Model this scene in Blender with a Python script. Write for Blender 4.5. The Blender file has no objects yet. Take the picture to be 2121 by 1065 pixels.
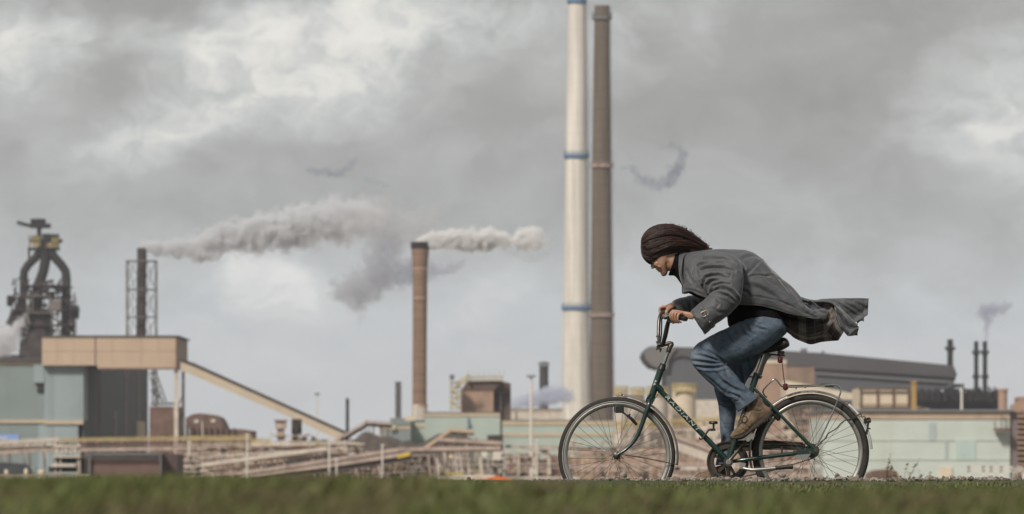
import bpy, bmesh, math, random
import numpy as np
from mathutils import Vector, Matrix, noise as mnoise

random.seed(7)
rng = np.random.default_rng(7)
scene = bpy.context.scene
COL = scene.collection

# ---------------------------------------------------------------- camera
CAM_Y, CAM_Z, HORIZON, K = -34.0, 0.30, 960.0, 200.0 / 36.0 * 2121.0
cam_data = bpy.data.cameras.new("camera")
cam = bpy.data.objects.new("camera", cam_data)
COL.objects.link(cam)
cam.location = (0, CAM_Y, CAM_Z)
cam.rotation_euler = (math.radians(90), 0, 0)
cam_data.sensor_width = 36
cam_data.lens = 200
cam_data.shift_y = (HORIZON - 532.5) / 2121.0
cam_data.clip_start = 0.5
cam_data.clip_end = 30000
cam_data.dof.use_dof = True
cam_data.dof.focus_distance = 33.9
cam_data.dof.aperture_fstop = 8.0
scene.camera = cam

# ---------------------------------------------------------------- light
SUN_EL, SUN_AZ = 40.0, -32.0      # degrees; azimuth measured from behind the camera, negative = from the left
sx = math.cos(math.radians(SUN_EL)) * math.sin(math.radians(SUN_AZ))
sy = -math.cos(math.radians(SUN_EL)) * math.cos(math.radians(SUN_AZ))
sz = math.sin(math.radians(SUN_EL))
sun_dir = Vector((sx, sy, sz))
sun_data = bpy.data.lights.new("sun", 'SUN')
sun_data.energy = 3.2
sun_data.angle = math.radians(9.0)
sun_data.color = (1.0, 0.93, 0.83)
sun = bpy.data.objects.new("sun", sun_data)
COL.objects.link(sun)
sun.rotation_euler = sun_dir.to_track_quat('Z', 'Y').to_euler()

scene.view_settings.view_transform = 'Standard'
scene.view_settings.look = 'None'
scene.view_settings.gamma = 1.0
scene.view_settings.exposure = 0.0
scene.cycles.use_denoising = True
scene.cycles.max_bounces = 8
scene.cycles.diffuse_bounces = 3
scene.cycles.glossy_bounces = 3
scene.cycles.transparent_max_bounces = 16
scene.cycles.volume_bounces = 4
scene.cycles.volume_step_rate = 1.0
scene.cycles.volume_max_steps = 256


def lin(c):
    return c / 12.92 if c <= 0.04045 else ((c + 0.055) / 1.055) ** 2.4


def srgb(r, g, b):
    return (lin(r / 255), lin(g / 255), lin(b / 255), 1.0)


# ---------------------------------------------------------------- node helper
class NG:
    def __init__(s, tree):
        s.t = tree
        s.n = tree.nodes
        s.l = tree.links

    def new(s, typ, **kw):
        nd = s.n.new(typ)
        for k, v in kw.items():
            setattr(nd, k, v)
        return nd

    def put(s, sock, v):
        if hasattr(v, 'is_output') or isinstance(v, bpy.types.NodeSocket):
            s.l.new(v, sock)
        elif v is not None:
            sock.default_value = v

    def math(s, op, a, b=None, c=None, clamp=False):
        nd = s.new('ShaderNodeMath', operation=op)
        nd.use_clamp = clamp
        s.put(nd.inputs[0], a)
        if b is not None:
            s.put(nd.inputs[1], b)
        if c is not None:
            s.put(nd.inputs[2], c)
        return nd.outputs[0]

    def vmath(s, op, a, b=None):
        nd = s.new('ShaderNodeVectorMath', operation=op)
        s.put(nd.inputs[0], a)
        if b is not None:
            s.put(nd.inputs[1], b)
        return nd.outputs[0]

    def noise(s, vec, scale, detail=4, rough=0.5, dist=0.0, dim='3D'):
        nd = s.new('ShaderNodeTexNoise', noise_dimensions=dim)
        s.put(nd.inputs['Vector'], vec)
        nd.inputs['Scale'].default_value = scale
        nd.inputs['Detail'].default_value = detail
        nd.inputs['Roughness'].default_value = rough
        nd.inputs['Distortion'].default_value = dist
        return nd.outputs['Fac']

    def mapping(s, vec, scale=(1, 1, 1), loc=(0, 0, 0), rot=(0, 0, 0)):
        nd = s.new('ShaderNodeMapping')
        s.put(nd.inputs['Vector'], vec)
        nd.inputs['Scale'].default_value = scale
        nd.inputs['Location'].default_value = loc
        nd.inputs['Rotation'].default_value = rot
        return nd.outputs[0]

    def ramp(s, fac, stops, interp='LINEAR'):
        nd = s.new('ShaderNodeValToRGB')
        cr = nd.color_ramp
        cr.interpolation = interp
        while len(cr.elements) < len(stops):
            cr.elements.new(0.5)
        for e, (p, c) in zip(cr.elements, stops):
            e.position = p
            e.color = c if len(c) == 4 else (*c, 1)
        s.put(nd.inputs[0], fac)
        return nd.outputs[0]

    def mix(s, fac, a, b, mode='MIX'):
        nd = s.new('ShaderNodeMix', data_type='RGBA', blend_type=mode)
        s.put(nd.inputs[0], fac)
        s.put(nd.inputs[6], a)
        s.put(nd.inputs[7], b)
        return nd.outputs[2]

    def maprange(s, v, a, b, c=0.0, d=1.0, smooth=True):
        nd = s.new('ShaderNodeMapRange')
        nd.interpolation_type = 'SMOOTHSTEP' if smooth else 'LINEAR'
        s.put(nd.inputs['Value'], v)
        nd.inputs['From Min'].default_value = a
        nd.inputs['From Max'].default_value = b
        nd.inputs['To Min'].default_value = c
        nd.inputs['To Max'].default_value = d
        return nd.outputs['Result']


# ---------------------------------------------------------------- world: Nishita sky under a broken cloud deck
world = bpy.data.worlds.new("World")
scene.world = world
world.use_nodes = True
wt = world.node_tree
wt.nodes.clear()
W = NG(wt)
out = W.new('ShaderNodeOutputWorld')
bg = W.new('ShaderNodeBackground')
bg.inputs['Strength'].default_value = 0.1
W.l.new(bg.outputs[0], out.inputs['Surface'])
sky = W.new('ShaderNodeTexSky', sky_type='NISHITA')
sky.sun_disc = False
sky.sun_elevation = math.radians(SUN_EL)
sky.sun_rotation = math.atan2(sx, sy)
geo = W.new('ShaderNodeTexCoord')
sep = W.new('ShaderNodeSeparateXYZ')
W.l.new(geo.outputs['Generated'], sep.inputs[0])
az = W.math('ARCTAN2', sep.outputs[0], sep.outputs[1])
el = W.math('ARCSINE', sep.outputs[2])
# sky coordinates in units of half a degree
U = 11783.0 / 100.0
comb = W.new('ShaderNodeCombineXYZ')
W.put(comb.inputs[0], W.math('MULTIPLY', az, U))
W.put(comb.inputs[1], W.math('MULTIPLY', el, U))
pos = comb.outputs[0]
warp = W.new('ShaderNodeTexNoise')
W.put(warp.inputs['Vector'], W.mapping(pos, (0.42, 0.60, 1)))
warp.inputs['Scale'].default_value = 1.0
warp.inputs['Detail'].default_value = 7
warp.inputs['Roughness'].default_value = 0.58
wv = W.vmath('SUBTRACT', warp.outputs['Color'], (0.5, 0.5, 0.5))
wv = W.vmath('MULTIPLY', wv, (2.6, 1.7, 0))
wpos = W.vmath('ADD', pos, wv)
wsep = W.new('ShaderNodeSeparateXYZ')
W.put(wsep.inputs[0], wpos)


def blob(px, py, rx, ry, amp, rot=0.0):
    cx, cy = (px - 1060.5) / 100.0, (HORIZON - py) / 100.0
    dx = W.math('SUBTRACT', wsep.outputs[0], cx)
    dy = W.math('SUBTRACT', wsep.outputs[1], cy)
    if rot:
        c, s_ = math.cos(math.radians(rot)), math.sin(math.radians(rot))
        a = W.math('ADD', W.math('MULTIPLY', dx, c), W.math('MULTIPLY', dy, s_))
        b = W.math('SUBTRACT', W.math('MULTIPLY', dy, c), W.math('MULTIPLY', dx, s_))
        dx, dy = a, b
    qa = W.math('POWER', W.math('ABSOLUTE', W.math('MULTIPLY', dx, 100.0 / rx)), 2.0)
    qb = W.math('POWER', W.math('ABSOLUTE', W.math('MULTIPLY', dy, 100.0 / ry)), 2.0)
    e = W.math('EXPONENT', W.math('MULTIPLY', W.math('ADD', qa, qb), -1.0))
    return W.math('MULTIPLY', e, amp)


# bright breaks and dark bases of the cloud deck
CLOUDS = [
    (740, 60, 330, 80, 0.42, 8), (600, 150, 260, 80, 0.32, -10), (300, 285, 160, 60, 0.26, 15), (480, 210, 150, 60, 0.16, 0),
    (40, 90, 150, 110, 0.34, 0), (560, 575, 120, 60, 0.34, -30), (420, 700, 260, 90, 0.06, 0),
    (2080, 250, 190, 110, 0.30, -20), (2100, 60, 120, 80, 0.12, 0), (1330, 60, 230, 90, 0.12, 20),
    (1020, 300, 150, 60, 0.06, 0), (1480, 330, 200, 60, 0.04, 10), (1010, 620, 120, 40, 0.10, 25),
    (150, 10, 300, 40, -0.12, 0), (1050, 0, 260, 30, -0.08, 0), (280, 160, 160, 40, -0.10, 20),
    (1750, 200, 330, 100, -0.08, 10), (1900, 30, 250, 50, -0.07, 0), (980, 240, 160, 60, -0.08, 0),
    (60, 420, 260, 80, -0.02, 0), (440, 440, 200, 60, -0.05, 0), (1150, 470, 400, 60, -0.02, 0),
    (250, 620, 200, 60, -0.01, 0), (560, 680, 110, 60, -0.06, 0),
]
tot = None
for c in CLOUDS:
    b = blob(*c)
    tot = b if tot is None else W.math('ADD', tot, b)
fine = W.noise(W.mapping(wpos, (0.55, 0.85, 1)), 1.0, 8, 0.55, 0.4)
fine2 = W.noise(W.mapping(pos, (0.16, 0.3, 1), (3, 7, 0)), 1.0, 4, 0.5)
hz = W.maprange(sep.outputs[2], 0.0, 0.064, 0.69, 0.41)
bill = W.noise(W.mapping(wpos, (1.1, 1.5, 1), (11, 5, 2)), 1.0, 9, 0.6, 0.3)
v = W.math('ADD', hz, W.math('MULTIPLY', W.math('MINIMUM', tot, 0.36), W.maprange(bill, 0.25, 0.75, 0.45, 1.5)))
v = W.math('ADD', v, W.math('MULTIPLY', W.math('SUBTRACT', fine, 0.5), W.maprange(sep.outputs[2], 0.0, 0.04, 0.16, 0.25)))
v = W.math('ADD', v, W.math('MULTIPLY', W.math('SUBTRACT', fine2, 0.5), 0.14))
ccol = W.ramp(v, [(0.0, (0.15, 0.149, 0.147)), (0.25, (0.275, 0.272, 0.266)), (0.42, (0.375, 0.385, 0.39)), (0.60, (0.58, 0.605, 0.62)),
                  (0.78, (0.77, 0.775, 0.765)), (1.0, (0.88, 0.88, 0.86))])
cl10 = W.mix(1.0, ccol, W.mix(W.maprange(sep.outputs[2], 0.01, 0.07), (9.9, 10.1, 10.3, 1), (10.2, 10.0, 9.6, 1)), 'MULTIPLY')
sky_dim = W.mix(1.0, sky.outputs[0], (0.6, 0.6, 0.6, 1), 'MULTIPLY')
W.put(bg.inputs['Color'], W.mix(0.96, sky_dim, cl10))


# ---------------------------------------------------------------- placement
def P(px, py, D):
    """world point that lies D metres in front of the camera along a direction given in photo units"""
    s = K / D
    return Vector(((px - 1060.5) / s, CAM_Y + D, CAM_Z + (HORIZON - py) / s))


def Z(py, D):
    return CAM_Z + (HORIZON - py) * D / K


def X(px, D):
    return (px - 1060.5) * D / K


def B(px, py, y=0.0):
    """point on the bicycle's depth y (metres from the bicycle's own plane)"""
    return P(px, py, y - CAM_Y)


GZ = -5.0          # level of the plain with the steelworks

# ---------------------------------------------------------------- materials
MATS = {}


def mat(name, rgb, rough=0.7, metal=0.0, mott=0.12, mscale=1.0, rib=None, bump=0.0, bscale=8.0, dirt=None, dirt_amt=0.0,
        dirt_scale=(1, 1, 0.25), coat=0.0, spec=None):
    """mottled procedural paint/metal; rib=(scale, axis) adds profiled sheet ribs"""
    if name in MATS:
        return MATS[name]
    m = bpy.data.materials.new(name)
    m.use_nodes = True
    g = NG(m.node_tree)
    bs = m.node_tree.nodes['Principled BSDF']
    tc = g.new('ShaderNodeTexCoord').outputs['Object']
    n1 = g.noise(tc, mscale, 5, 0.6)
    c = srgb(*rgb) if max(rgb) > 1.001 else (*rgb, 1)
    dark = tuple(max(0, x * (1 - mott * 1.6)) for x in c[:3]) + (1,)
    light = tuple(min(1, x * (1 + mott * 1.3)) for x in c[:3]) + (1,)
    col = g.ramp(n1, [(0.3, dark), (0.5, c), (0.7, light)])
    if dirt is not None:
        n2 = g.noise(g.mapping(tc, dirt_scale), mscale * 0.7, 6, 0.7, 0.5)
        f = g.math('MULTIPLY', g.maprange(n2, 0.5, 0.72), dirt_amt)
        col = g.mix(f, col, srgb(*dirt) if max(dirt) > 1.001 else (*dirt, 1))
    g.put(bs.inputs['Base Color'], col)
    bs.inputs['Roughness'].default_value = rough
    bs.inputs['Metallic'].default_value = metal
    if coat:
        bs.inputs['Coat Weight'].default_value = coat
        bs.inputs['Coat Roughness'].default_value = 0.15
    if spec is not None:
        bs.inputs['Specular IOR Level'].default_value = spec
    h = None
    if rib:
        w = g.new('ShaderNodeTexWave', wave_type='BANDS', bands_direction=rib[1])
        g.put(w.inputs['Vector'], tc)
        w.inputs['Scale'].default_value = rib[0]
        bn = g.new('ShaderNodeBump')
        bn.inputs['Strength'].default_value = rib[2] if len(rib) > 2 else 0.5
        bn.inputs['Distance'].default_value = 0.15
        g.put(bn.inputs['Height'], w.outputs['Fac'])
        h = bn
    if bump:
        bn = g.new('ShaderNodeBump')
        bn.inputs['Strength'].default_value = bump
        bn.inputs['Distance'].default_value = 0.1 / bscale
        g.put(bn.inputs['Height'], g.noise(tc, bscale, 5, 0.6))
        if h:
            g.l.new(h.outputs[0], bn.inputs['Normal'])
        h = bn
    if h:
        g.l.new(h.outputs[0], bs.inputs['Normal'])
    MATS[name] = m
    return m


# ---------------------------------------------------------------- mesh builder
class MB:
    def __init__(s):
        s.v = []
        s.f = []
        s.uv = None

    def add(s, vs, fs):
        o = len(s.v)
        s.v += [tuple(x) for x in vs]
        s.f += [tuple(i + o for i in f) for f in fs]
        return s

    def box(s, c, size, rot=None):
        hx, hy, hz_ = size[0] / 2, size[1] / 2, size[2] / 2
        vs = [Vector((x, y, z)) for x in (-hx, hx) for y in (-hy, hy) for z in (-hz_, hz_)]
        if rot is not None:
            vs = [rot @ q for q in vs]
        c = Vector(c)
        return s.add([q + c for q in vs], [(0, 1, 3, 2), (4, 6, 7, 5), (0, 4, 5, 1), (2, 3, 7, 6), (0, 2, 6, 4), (1, 5, 7, 3)])

    def span(s, a, b):
        """axis-aligned box between two corners"""
        a, b = Vector(a), Vector(b)
        return s.box((a + b) / 2, [abs(b[i] - a[i]) for i in range(3)])

    def face_box(s, px0, px1, py0, py1, D, depth, ground=False):
        """box whose front face stands D metres away"""
        z1 = Z(py0, D)
        z0 = GZ - 0.5 if ground else Z(py1, D)
        return s.span((X(px0, D), CAM_Y + D, z0), (X(px1, D), CAM_Y + D + depth, z1))

    def beam(s, a, b, w, h=None, up=Vector((0, 0, 1))):
        a, b = Vector(a), Vector(b)
        h = w if h is None else h
        d = (b - a)
        L = d.length
        if L < 1e-6:
            return s
        d.normalize()
        side = d.cross(up)
        if side.length < 1e-4:
            side = Vector((1, 0, 0))
        side.normalize()
        u = side.cross(d)
        vs = []
        for q in (a, b):
            for i, j in ((-1, -1), (1, -1), (1, 1), (-1, 1)):
                vs.append(q + side * (i * w / 2) + u * (j * h / 2))
        return s.add(vs, [(0, 1, 2, 3), (7, 6, 5, 4), (0, 4, 5, 1), (1, 5, 6, 2), (2, 6, 7, 3), (3, 7, 4, 0)])

    def tube(s, pts, r, n=10, cap=True, ry=None):
        pts = [Vector(p) for p in pts]
        m = len(pts)
        rs = r if isinstance(r, (list, tuple)) else [r] * m
        tang = []
        for i in range(m):
            t = (pts[min(i + 1, m - 1)] - pts[max(i - 1, 0)])
            if t.length < 1e-9:
                t = Vector((0, 0, 1))
            tang.append(t.normalized())
        ref = Vector((0, 1, 0)) if abs(tang[0].y) < 0.9 else Vector((1, 0, 0))
        nrm = (ref - tang[0] * ref.dot(tang[0])).normalized()
        vs = []
        for i in range(m):
            nrm = (nrm - tang[i] * nrm.dot(tang[i]))
            if nrm.length < 1e-6:
                nrm = tang[i].orthogonal()
            nrm.normalize()
            bn = tang[i].cross(nrm)
            for k in range(n):
                a = 2 * math.pi * k / n
                vs.append(pts[i] + nrm * (math.cos(a) * rs[i]) + bn * (math.sin(a) * (rs[i] if ry is None else ry)))
        fs = []
        for i in range(m - 1):
            for k in range(n):
                k2 = (k + 1) % n
                fs.append((i * n + k, i * n + k2, (i + 1) * n + k2, (i + 1) * n + k))
        if cap:
            fs.append(tuple(range(n))[::-1])
            fs.append(tuple((m - 1) * n + k for k in range(n)))
        return s.add(vs, fs)

    def lathe(s, c, prof, n=24, axis='Z', cap=True):
        """prof: list of (radius, height) revolved about an axis through c"""
        c = Vector(c)
        vs = []
        for r, h in prof:
            for k in range(n):
                a = 2 * math.pi * k / n
                if axis == 'Z':
                    q = Vector((r * math.cos(a), r * math.sin(a), h))
                elif axis == 'Y':
                    q = Vector((r * math.cos(a), h, r * math.sin(a)))
                else:
                    q = Vector((h, r * math.cos(a), r * math.sin(a)))
                vs.append(c + q)
        fs = []
        m = len(prof)
        for i in range(m - 1):
            for k in range(n):
                k2 = (k + 1) % n
                fs.append((i * n + k, i * n + k2, (i + 1) * n + k2, (i + 1) * n + k))
        if cap:
            fs.append(tuple(range(n))[::-1])
            fs.append(tuple((m - 1) * n + k for k in range(n)))
        return s.add(vs, fs)

    def ring(s, c, R, prof, n=96, axis='Y', a0=0.0, a1=2 * math.pi):
        """closed section prof [(dr, dy)] swept round a circle of radius R in the XZ plane"""
        c = Vector(c)
        full = abs(a1 - a0 - 2 * math.pi) < 1e-6
        m = n if full else n + 1
        vs = []
        for i in range(m):
            a = a0 + (a1 - a0) * i / n
            for dr, dy in prof:
                vs.append(c + Vector(((R + dr) * math.cos(a), dy, (R + dr) * math.sin(a))))
        k = len(prof)
        fs = []
        for i in range(n):
            j = (i + 1) % m
            for q in range(k):
                q2 = (q + 1) % k
                fs.append((i * k + q, i * k + q2, j * k + q2, j * k + q))
        if not full:
            fs.append(tuple(range(k)))
            fs.append(tuple(n * k + q for q in range(k))[::-1])
        return s.add(vs, fs)

    def slab(s, poly, d0, d1):
        """elevation polygon [(px,py)] at distance d0, pushed back to d1 (same real outline)"""
        a = [P(x, y, d0) for x, y in poly]
        n = len(a)
        b = [Vector((q.x, q.y + (d1 - d0), q.z)) for q in a]
        return s.add(a + b, [tuple(range(n)), tuple(range(n, 2 * n))[::-1]] + [(i, i + n, (i + 1) % n + n, (i + 1) % n) for i in range(n)])

    def foot(s, pts, z0, z1):
        """footprint polygon [(x, y)] raised from z0 to z1"""
        n = len(pts)
        a = [(x, y, z0) for x, y in pts]
        b = [(x, y, z1) for x, y in pts]
        return s.add(a + b, [tuple(range(n))[::-1], tuple(range(n, 2 * n))] + [(i, (i + 1) % n, (i + 1) % n + n, i + n) for i in range(n)])


def link(o, label=None, cat=None, group=None, kind=None):
    COL.objects.link(o)
    if label:
        o['label'] = label
    if cat:
        o['category'] = cat
    if group:
        o['group'] = group
    if kind:
        o['kind'] = kind
    return o


def thing(name, loc, label, cat, group=None, kind=None):
    o = bpy.data.objects.new(name, None)
    o.location = loc
    o.empty_display_size = 0.1
    o['origin'] = tuple(loc)
    return link(o, label, cat, group, kind)


def root_loc(o):
    while o.parent:
        o = o.parent
    return Vector(o.location)


def fix_normals(me):
    bm = bmesh.new()
    bm.from_mesh(me)
    bmesh.ops.recalc_face_normals(bm, faces=bm.faces)
    bm.to_mesh(me)
    bm.free()


def part(name, mb, material, parent=None, smooth=False, bevel=0.0, label=None, fix=True, **kw):
    """one mesh object from a builder given in world coordinates; parts are stored relative to their thing"""
    me = bpy.data.meshes.new(name)
    off = root_loc(parent) if parent is not None else Vector((0, 0, 0))
    vs = [(a - off.x, b - off.y, c - off.z) for a, b, c in mb.v]
    me.from_pydata(vs, [], mb.f)
    if fix:
        fix_normals(me)
    if material is not None:
        me.materials.append(material)
    o = bpy.data.objects.new(name, me)
    link(o, label, **kw)
    if parent is not None:
        o.parent = parent
    if smooth:
        me.polygons.foreach_set('use_smooth', [True] * len(me.polygons))
        if smooth != 'all':
            me.set_sharp_from_angle(angle=math.radians(40))
    if bevel:
        md = o.modifiers.new('bevel', 'BEVEL')
        md.width = bevel
        md.segments = 2
        md.limit_method = 'ANGLE'
    return o


def solo(name, mb, material, label, cat, loc=None, **kw):
    """a thing that is one mesh, with its origin at its base"""
    vs = np.array(mb.v)
    loc = Vector((vs[:, 0].mean(), vs[:, 1].mean(), vs[:, 2].min())) if loc is None else Vector(loc)
    mb2 = MB()
    mb2.v = [tuple(q) for q in (vs - np.array(loc))]
    mb2.f = mb.f
    o = part(name, mb2, material, None, **{k: v for k, v in kw.items() if k in ('smooth', 'bevel', 'fix')})
    o.location = loc
    o['label'] = label
    o['category'] = cat
    for k in ('group', 'kind'):
        if k in kw:
            o[k] = kw[k]
    return o


def remesh(obj, voxel, smooth_iter=2, factor=0.5):
    """fuse overlapping closed pieces into one continuous surface"""
    md = obj.modifiers.new('r', 'REMESH')
    md.mode = 'VOXEL'
    md.voxel_size = voxel
    if smooth_iter:
        ms = obj.modifiers.new('s', 'SMOOTH')
        ms.iterations = smooth_iter
        ms.factor = factor
    dg = bpy.context.evaluated_depsgraph_get()
    me = bpy.data.meshes.new_from_object(obj.evaluated_get(dg))
    obj.modifiers.clear()
    old = obj.data
    mats = [m for m in old.materials]
    obj.data = me
    if not me.materials:
        for m in mats:
            me.materials.append(m)
    me.polygons.foreach_set('use_smooth', [True] * len(me.polygons))
    bpy.data.meshes.remove(old)
    return obj
# ================================================================ GROUND
m_plain = mat('plain_soil', (0.20, 0.165, 0.135), 0.95, mott=0.3, mscale=0.02, dirt=(0.09, 0.12, 0.05), dirt_amt=0.6)
mb = MB()
mb.add([(-9000, -200, GZ), (9000, -200, GZ), (9000, 14000, GZ), (-9000, 14000, GZ)], [(0, 1, 2, 3)])
part('ground', mb, m_plain, kind='structure')

m_bank = mat('bank_soil', (0.055, 0.07, 0.022), 0.95, mott=0.35, mscale=1.2, dirt=(0.10, 0.075, 0.04), dirt_amt=0.7, dirt_scale=(1, 1, 1),
             bump=0.6, bscale=20)
m_road = mat('asphalt', (0.07, 0.068, 0.065), 0.9, mott=0.2, mscale=2, bump=0.5, bscale=60)


def sweep_profile(prof, x0, x1, nx, wob=0.0):
    mbx = MB()
    vs, fs = [], []
    for i in range(nx + 1):
        x = x0 + (x1 - x0) * i / nx
        for (y, z, w) in prof:
            vs.append((x, y + 0.0, z - (0.36 * wob * min(1, max(0, (x + 0.35) / 0.3)) if -36 < y < -1.3 else 0) + 0.73 * w * wob * (mnoise.noise(Vector((x * 0.9, y * 0.7, 0))) + 0.6 * mnoise.noise(Vector((x * 3.1, y * 3.0, 5))))))
    k = len(prof)
    for i in range(nx):
        for j in range(k - 1):
            fs.append((i * k + j, (i + 1) * k + j, (i + 1) * k + j + 1, i * k + j + 1))
    return mbx.add(vs, fs)


# grassy verge between camera and road
prof = [(-70, GZ - 0.2, 0), (-52, -1.5, 0), (-46, 0.0, 0.5)]


def verge_base(y):
    D_ = y - CAM_Y
    return 0.140 + 0.089 * math.exp(-((D_ - 10.0) / 3.8) ** 2) + (0.0 if D_ < 31 else 0.045 * min(1, (D_ - 31) / 1.7))


yy = -44.0
while yy < -1.3:
    prof.append((yy, verge_base(yy), 1))
    yy += 0.4
prof += [(-1.2, 0.198, 0.5), (-1.05, 0.204, 0.4), (-0.9, 0.200, 0.4), (-0.6, 0.12, 0.4), (-0.35, 0.04, 0.2), (-0.22, -0.03, 0)]
verge = part('verge', sweep_profile(prof, -60, 60, 600, 0.022), m_bank, kind='structure', smooth='all', fix=False)
part('road', sweep_profile([(-0.6, -0.004, 0), (-0.2, 0.0, 0), (1.2, 0.02, 0), (3.2, 0.0, 0)], -60, 60, 60, 0), m_road, kind='structure', fix=False)
part('far_bank', sweep_profile([(3.2, -0.004, 0), (3.6, -0.05, 0.3), (5, -0.3, 1), (8, -1.6, 1), (18, GZ - 0.1, 0)], -60, 60, 200, 0.05), m_bank,
     kind='structure', fix=False)


# ---------------------------------------------------------------- grass
def verge_z(x, y):
    return verge_base(y) + 0.004 - 0.005 * min(1, max(0, (x + 0.35) / 0.3)) + 0.016 * (mnoise.noise(Vector((x * 0.9, y * 0.7, 0))) + 0.6 * mnoise.noise(Vector((x * 3.1, y * 3.0, 5))))


def grass_object():
    cells = []
    V, F, C = [], [], []
    n_total = 0
    vo = 0
    allv = []
    allc = []
    for D0 in np.arange(5.0, 33.2, 0.5):
        half = (1060.5 + 160) / K * (D0 + 0.5) + 0.7
        area = 2 * half * 0.5
        dens = 4200 if D0 < 15 else 500
        n = int(area * dens)
        x = rng.uniform(-half, half, n)
        D = rng.uniform(D0, D0 + 0.5, n)
        y = CAM_Y + D
        keep = np.ones(n, bool)
        # clumpy growth
        cl = np.array([mnoise.noise(Vector((a * 2.2, b * 1.6, 3.0))) for a, b in zip(x, y)])
        cl2 = np.array([mnoise.noise(Vector((a * 7, b * 3, 9.0))) for a, b in zip(x, y)])
        keep &= (cl + cl2 * 0.6 + rng.uniform(-0.5, 0.5, n)) > -0.35
        x, y, D, cl, cl2 = x[keep], y[keep], D[keep], cl[keep], cl2[keep]
        n = len(x)
        z = np.array([verge_z(a, b) for a, b in zip(x, y)])
        left = np.clip((0.25 - x) / 0.9, 0, 1)
        h = rng.uniform(0.02, 0.046, n) * (1 + 0.6 * cl + 0.5 * cl2) * (0.8 + 0.45 * left) * np.where(D < 6.5, 0.7, 1.0)
        h = h * np.where(y > -2.5, 0.75 - 0.25 * (1 - left), 1.0)
        h = np.clip(h * 1.05, 0.008, 0.052)
        w = rng.uniform(0.0018, 0.0042, n) * (1 + D / 30)
        ang = rng.uniform(0, math.pi, n)
        lean = rng.normal(0.35, 0.35, n) * h
        la = rng.normal(0.0, 0.9, n)
        dx, dy = np.cos(ang) * w, np.sin(ang) * w
        lx, ly = np.cos(la) * lean, np.sin(la) * lean
        base = np.stack([x, y, z - 0.005], 1)
        p0 = base + np.stack([-dx, -dy, 0 * x], 1)
        p1 = base + np.stack([dx, dy, 0 * x], 1)
        mid = base + np.stack([lx * 0.35, ly * 0.35, h * 0.6], 1)
        p2 = mid + np.stack([-dx, -dy, 0 * x], 1) * 0.75
        p3 = mid + np.stack([dx, dy, 0 * x], 1) * 0.75
        p4 = base + np.stack([lx, ly, h], 1)
        allv.append(np.stack([p0, p1, p2, p3, p4], 1).reshape(-1, 3))
        cl3 = np.array([mnoise.noise(Vector((a * 1.3, b * 0.9, 31.0))) for a, b in zip(x, y)])
        dry = np.clip(0.40 + 1.0 * cl2 - 0.4 * cl + 1.1 * cl3 + rng.normal(0, 0.2, n), 0, 1)
        allc.append(np.repeat(np.stack([dry, rng.uniform(0, 1, n), np.zeros(n), np.ones(n)], 1), 5, axis=0))
    v = np.concatenate(allv)
    c = np.concatenate(allc)
    nb = len(v) // 5
    me = bpy.data.meshes.new('grass')
    me.vertices.add(len(v))
    me.vertices.foreach_set('co', v.ravel())
    base = np.arange(nb) * 5
    tri = np.stack([base, base + 1, base + 3, base, base + 3, base + 2, base + 2, base + 3, base + 4], 1).ravel()
    me.loops.add(len(tri))
    me.loops.foreach_set('vertex_index', tri)
    me.polygons.add(nb * 3)
    me.polygons.foreach_set('loop_start', np.arange(nb * 3) * 3)
    me.polygons.foreach_set('loop_total', np.full(nb * 3, 3))
    me.update(calc_edges=True)
    at = me.color_attributes.new('tint', 'FLOAT_COLOR', 'POINT')
    at.data.foreach_set('color', c.ravel())
    m = bpy.data.materials.new('grass_blade')
    m.use_nodes = True
    g = NG(m.node_tree)
    bs = m.node_tree.nodes['Principled BSDF']
    a = g.new('ShaderNodeAttribute', attribute_name='tint')
    s = g.new('ShaderNodeSeparateColor')
    g.put(s.inputs[0], a.outputs['Color'])
    green = g.ramp(s.outputs[1], [(0, (0.060, 0.080, 0.021)), (0.5, (0.112, 0.136, 0.039)), (1, (0.18, 0.195, 0.076))])
    col = g.mix(g.maprange(s.outputs[0], 0.35, 1.0), green, (0.135, 0.115, 0.06, 1))
    g.put(bs.inputs['Base Color'], col)
    bs.inputs['Roughness'].default_value = 0.6
    bs.inputs['Specular IOR Level'].default_value = 0.25
    me.materials.append(m)
    o = bpy.data.objects.new('grass', me)
    link(o, 'short green and brownish grass covering the verge in the foreground', 'grass', kind='stuff')
    return o


grass_object()


# ---------------------------------------------------------------- gravel and rocks on the road edge
def rock_verts(c, r, seed, flat=0.7):
    bm = bmesh.new()
    bmesh.ops.create_icosphere(bm, subdivisions=2 if r > 0.012 else 1, radius=1.0)
    rot = Matrix.Rotation(seed * 1.7, 3, 'Z') @ Matrix.Rotation(seed * 0.9, 3, 'X')
    sc = Vector((1.0 + 0.4 * math.sin(seed * 3.3), 0.8 + 0.3 * math.cos(seed * 2.1), flat))
    vs = []
    for q in bm.verts:
        d = q.co.copy()
        # facet the stone with a few cutting planes
        k = 1.0
        for j in range(5):
            nn = Vector((math.sin(seed * 5 + j * 2.4), math.cos(seed * 3 + j * 1.7), math.sin(seed + j * 4.1))).normalized()
            t = d.dot(nn)
            if t > 0.62:
                k = min(k, 0.62 / t + 0.05)
        d = d * k * (1 + 0.10 * mnoise.noise(q.co * 2.3 + Vector((seed, 0, 0))))
        d = Vector((d.x * sc.x, d.y * sc.y, d.z * sc.z))
        vs.append(Vector(c) + (rot @ d) * r)
    bm.verts.index_update()
    fs = [tuple(x.index for x in f.verts) for f in bm.faces]
    bm.free()
    return vs, fs


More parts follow.
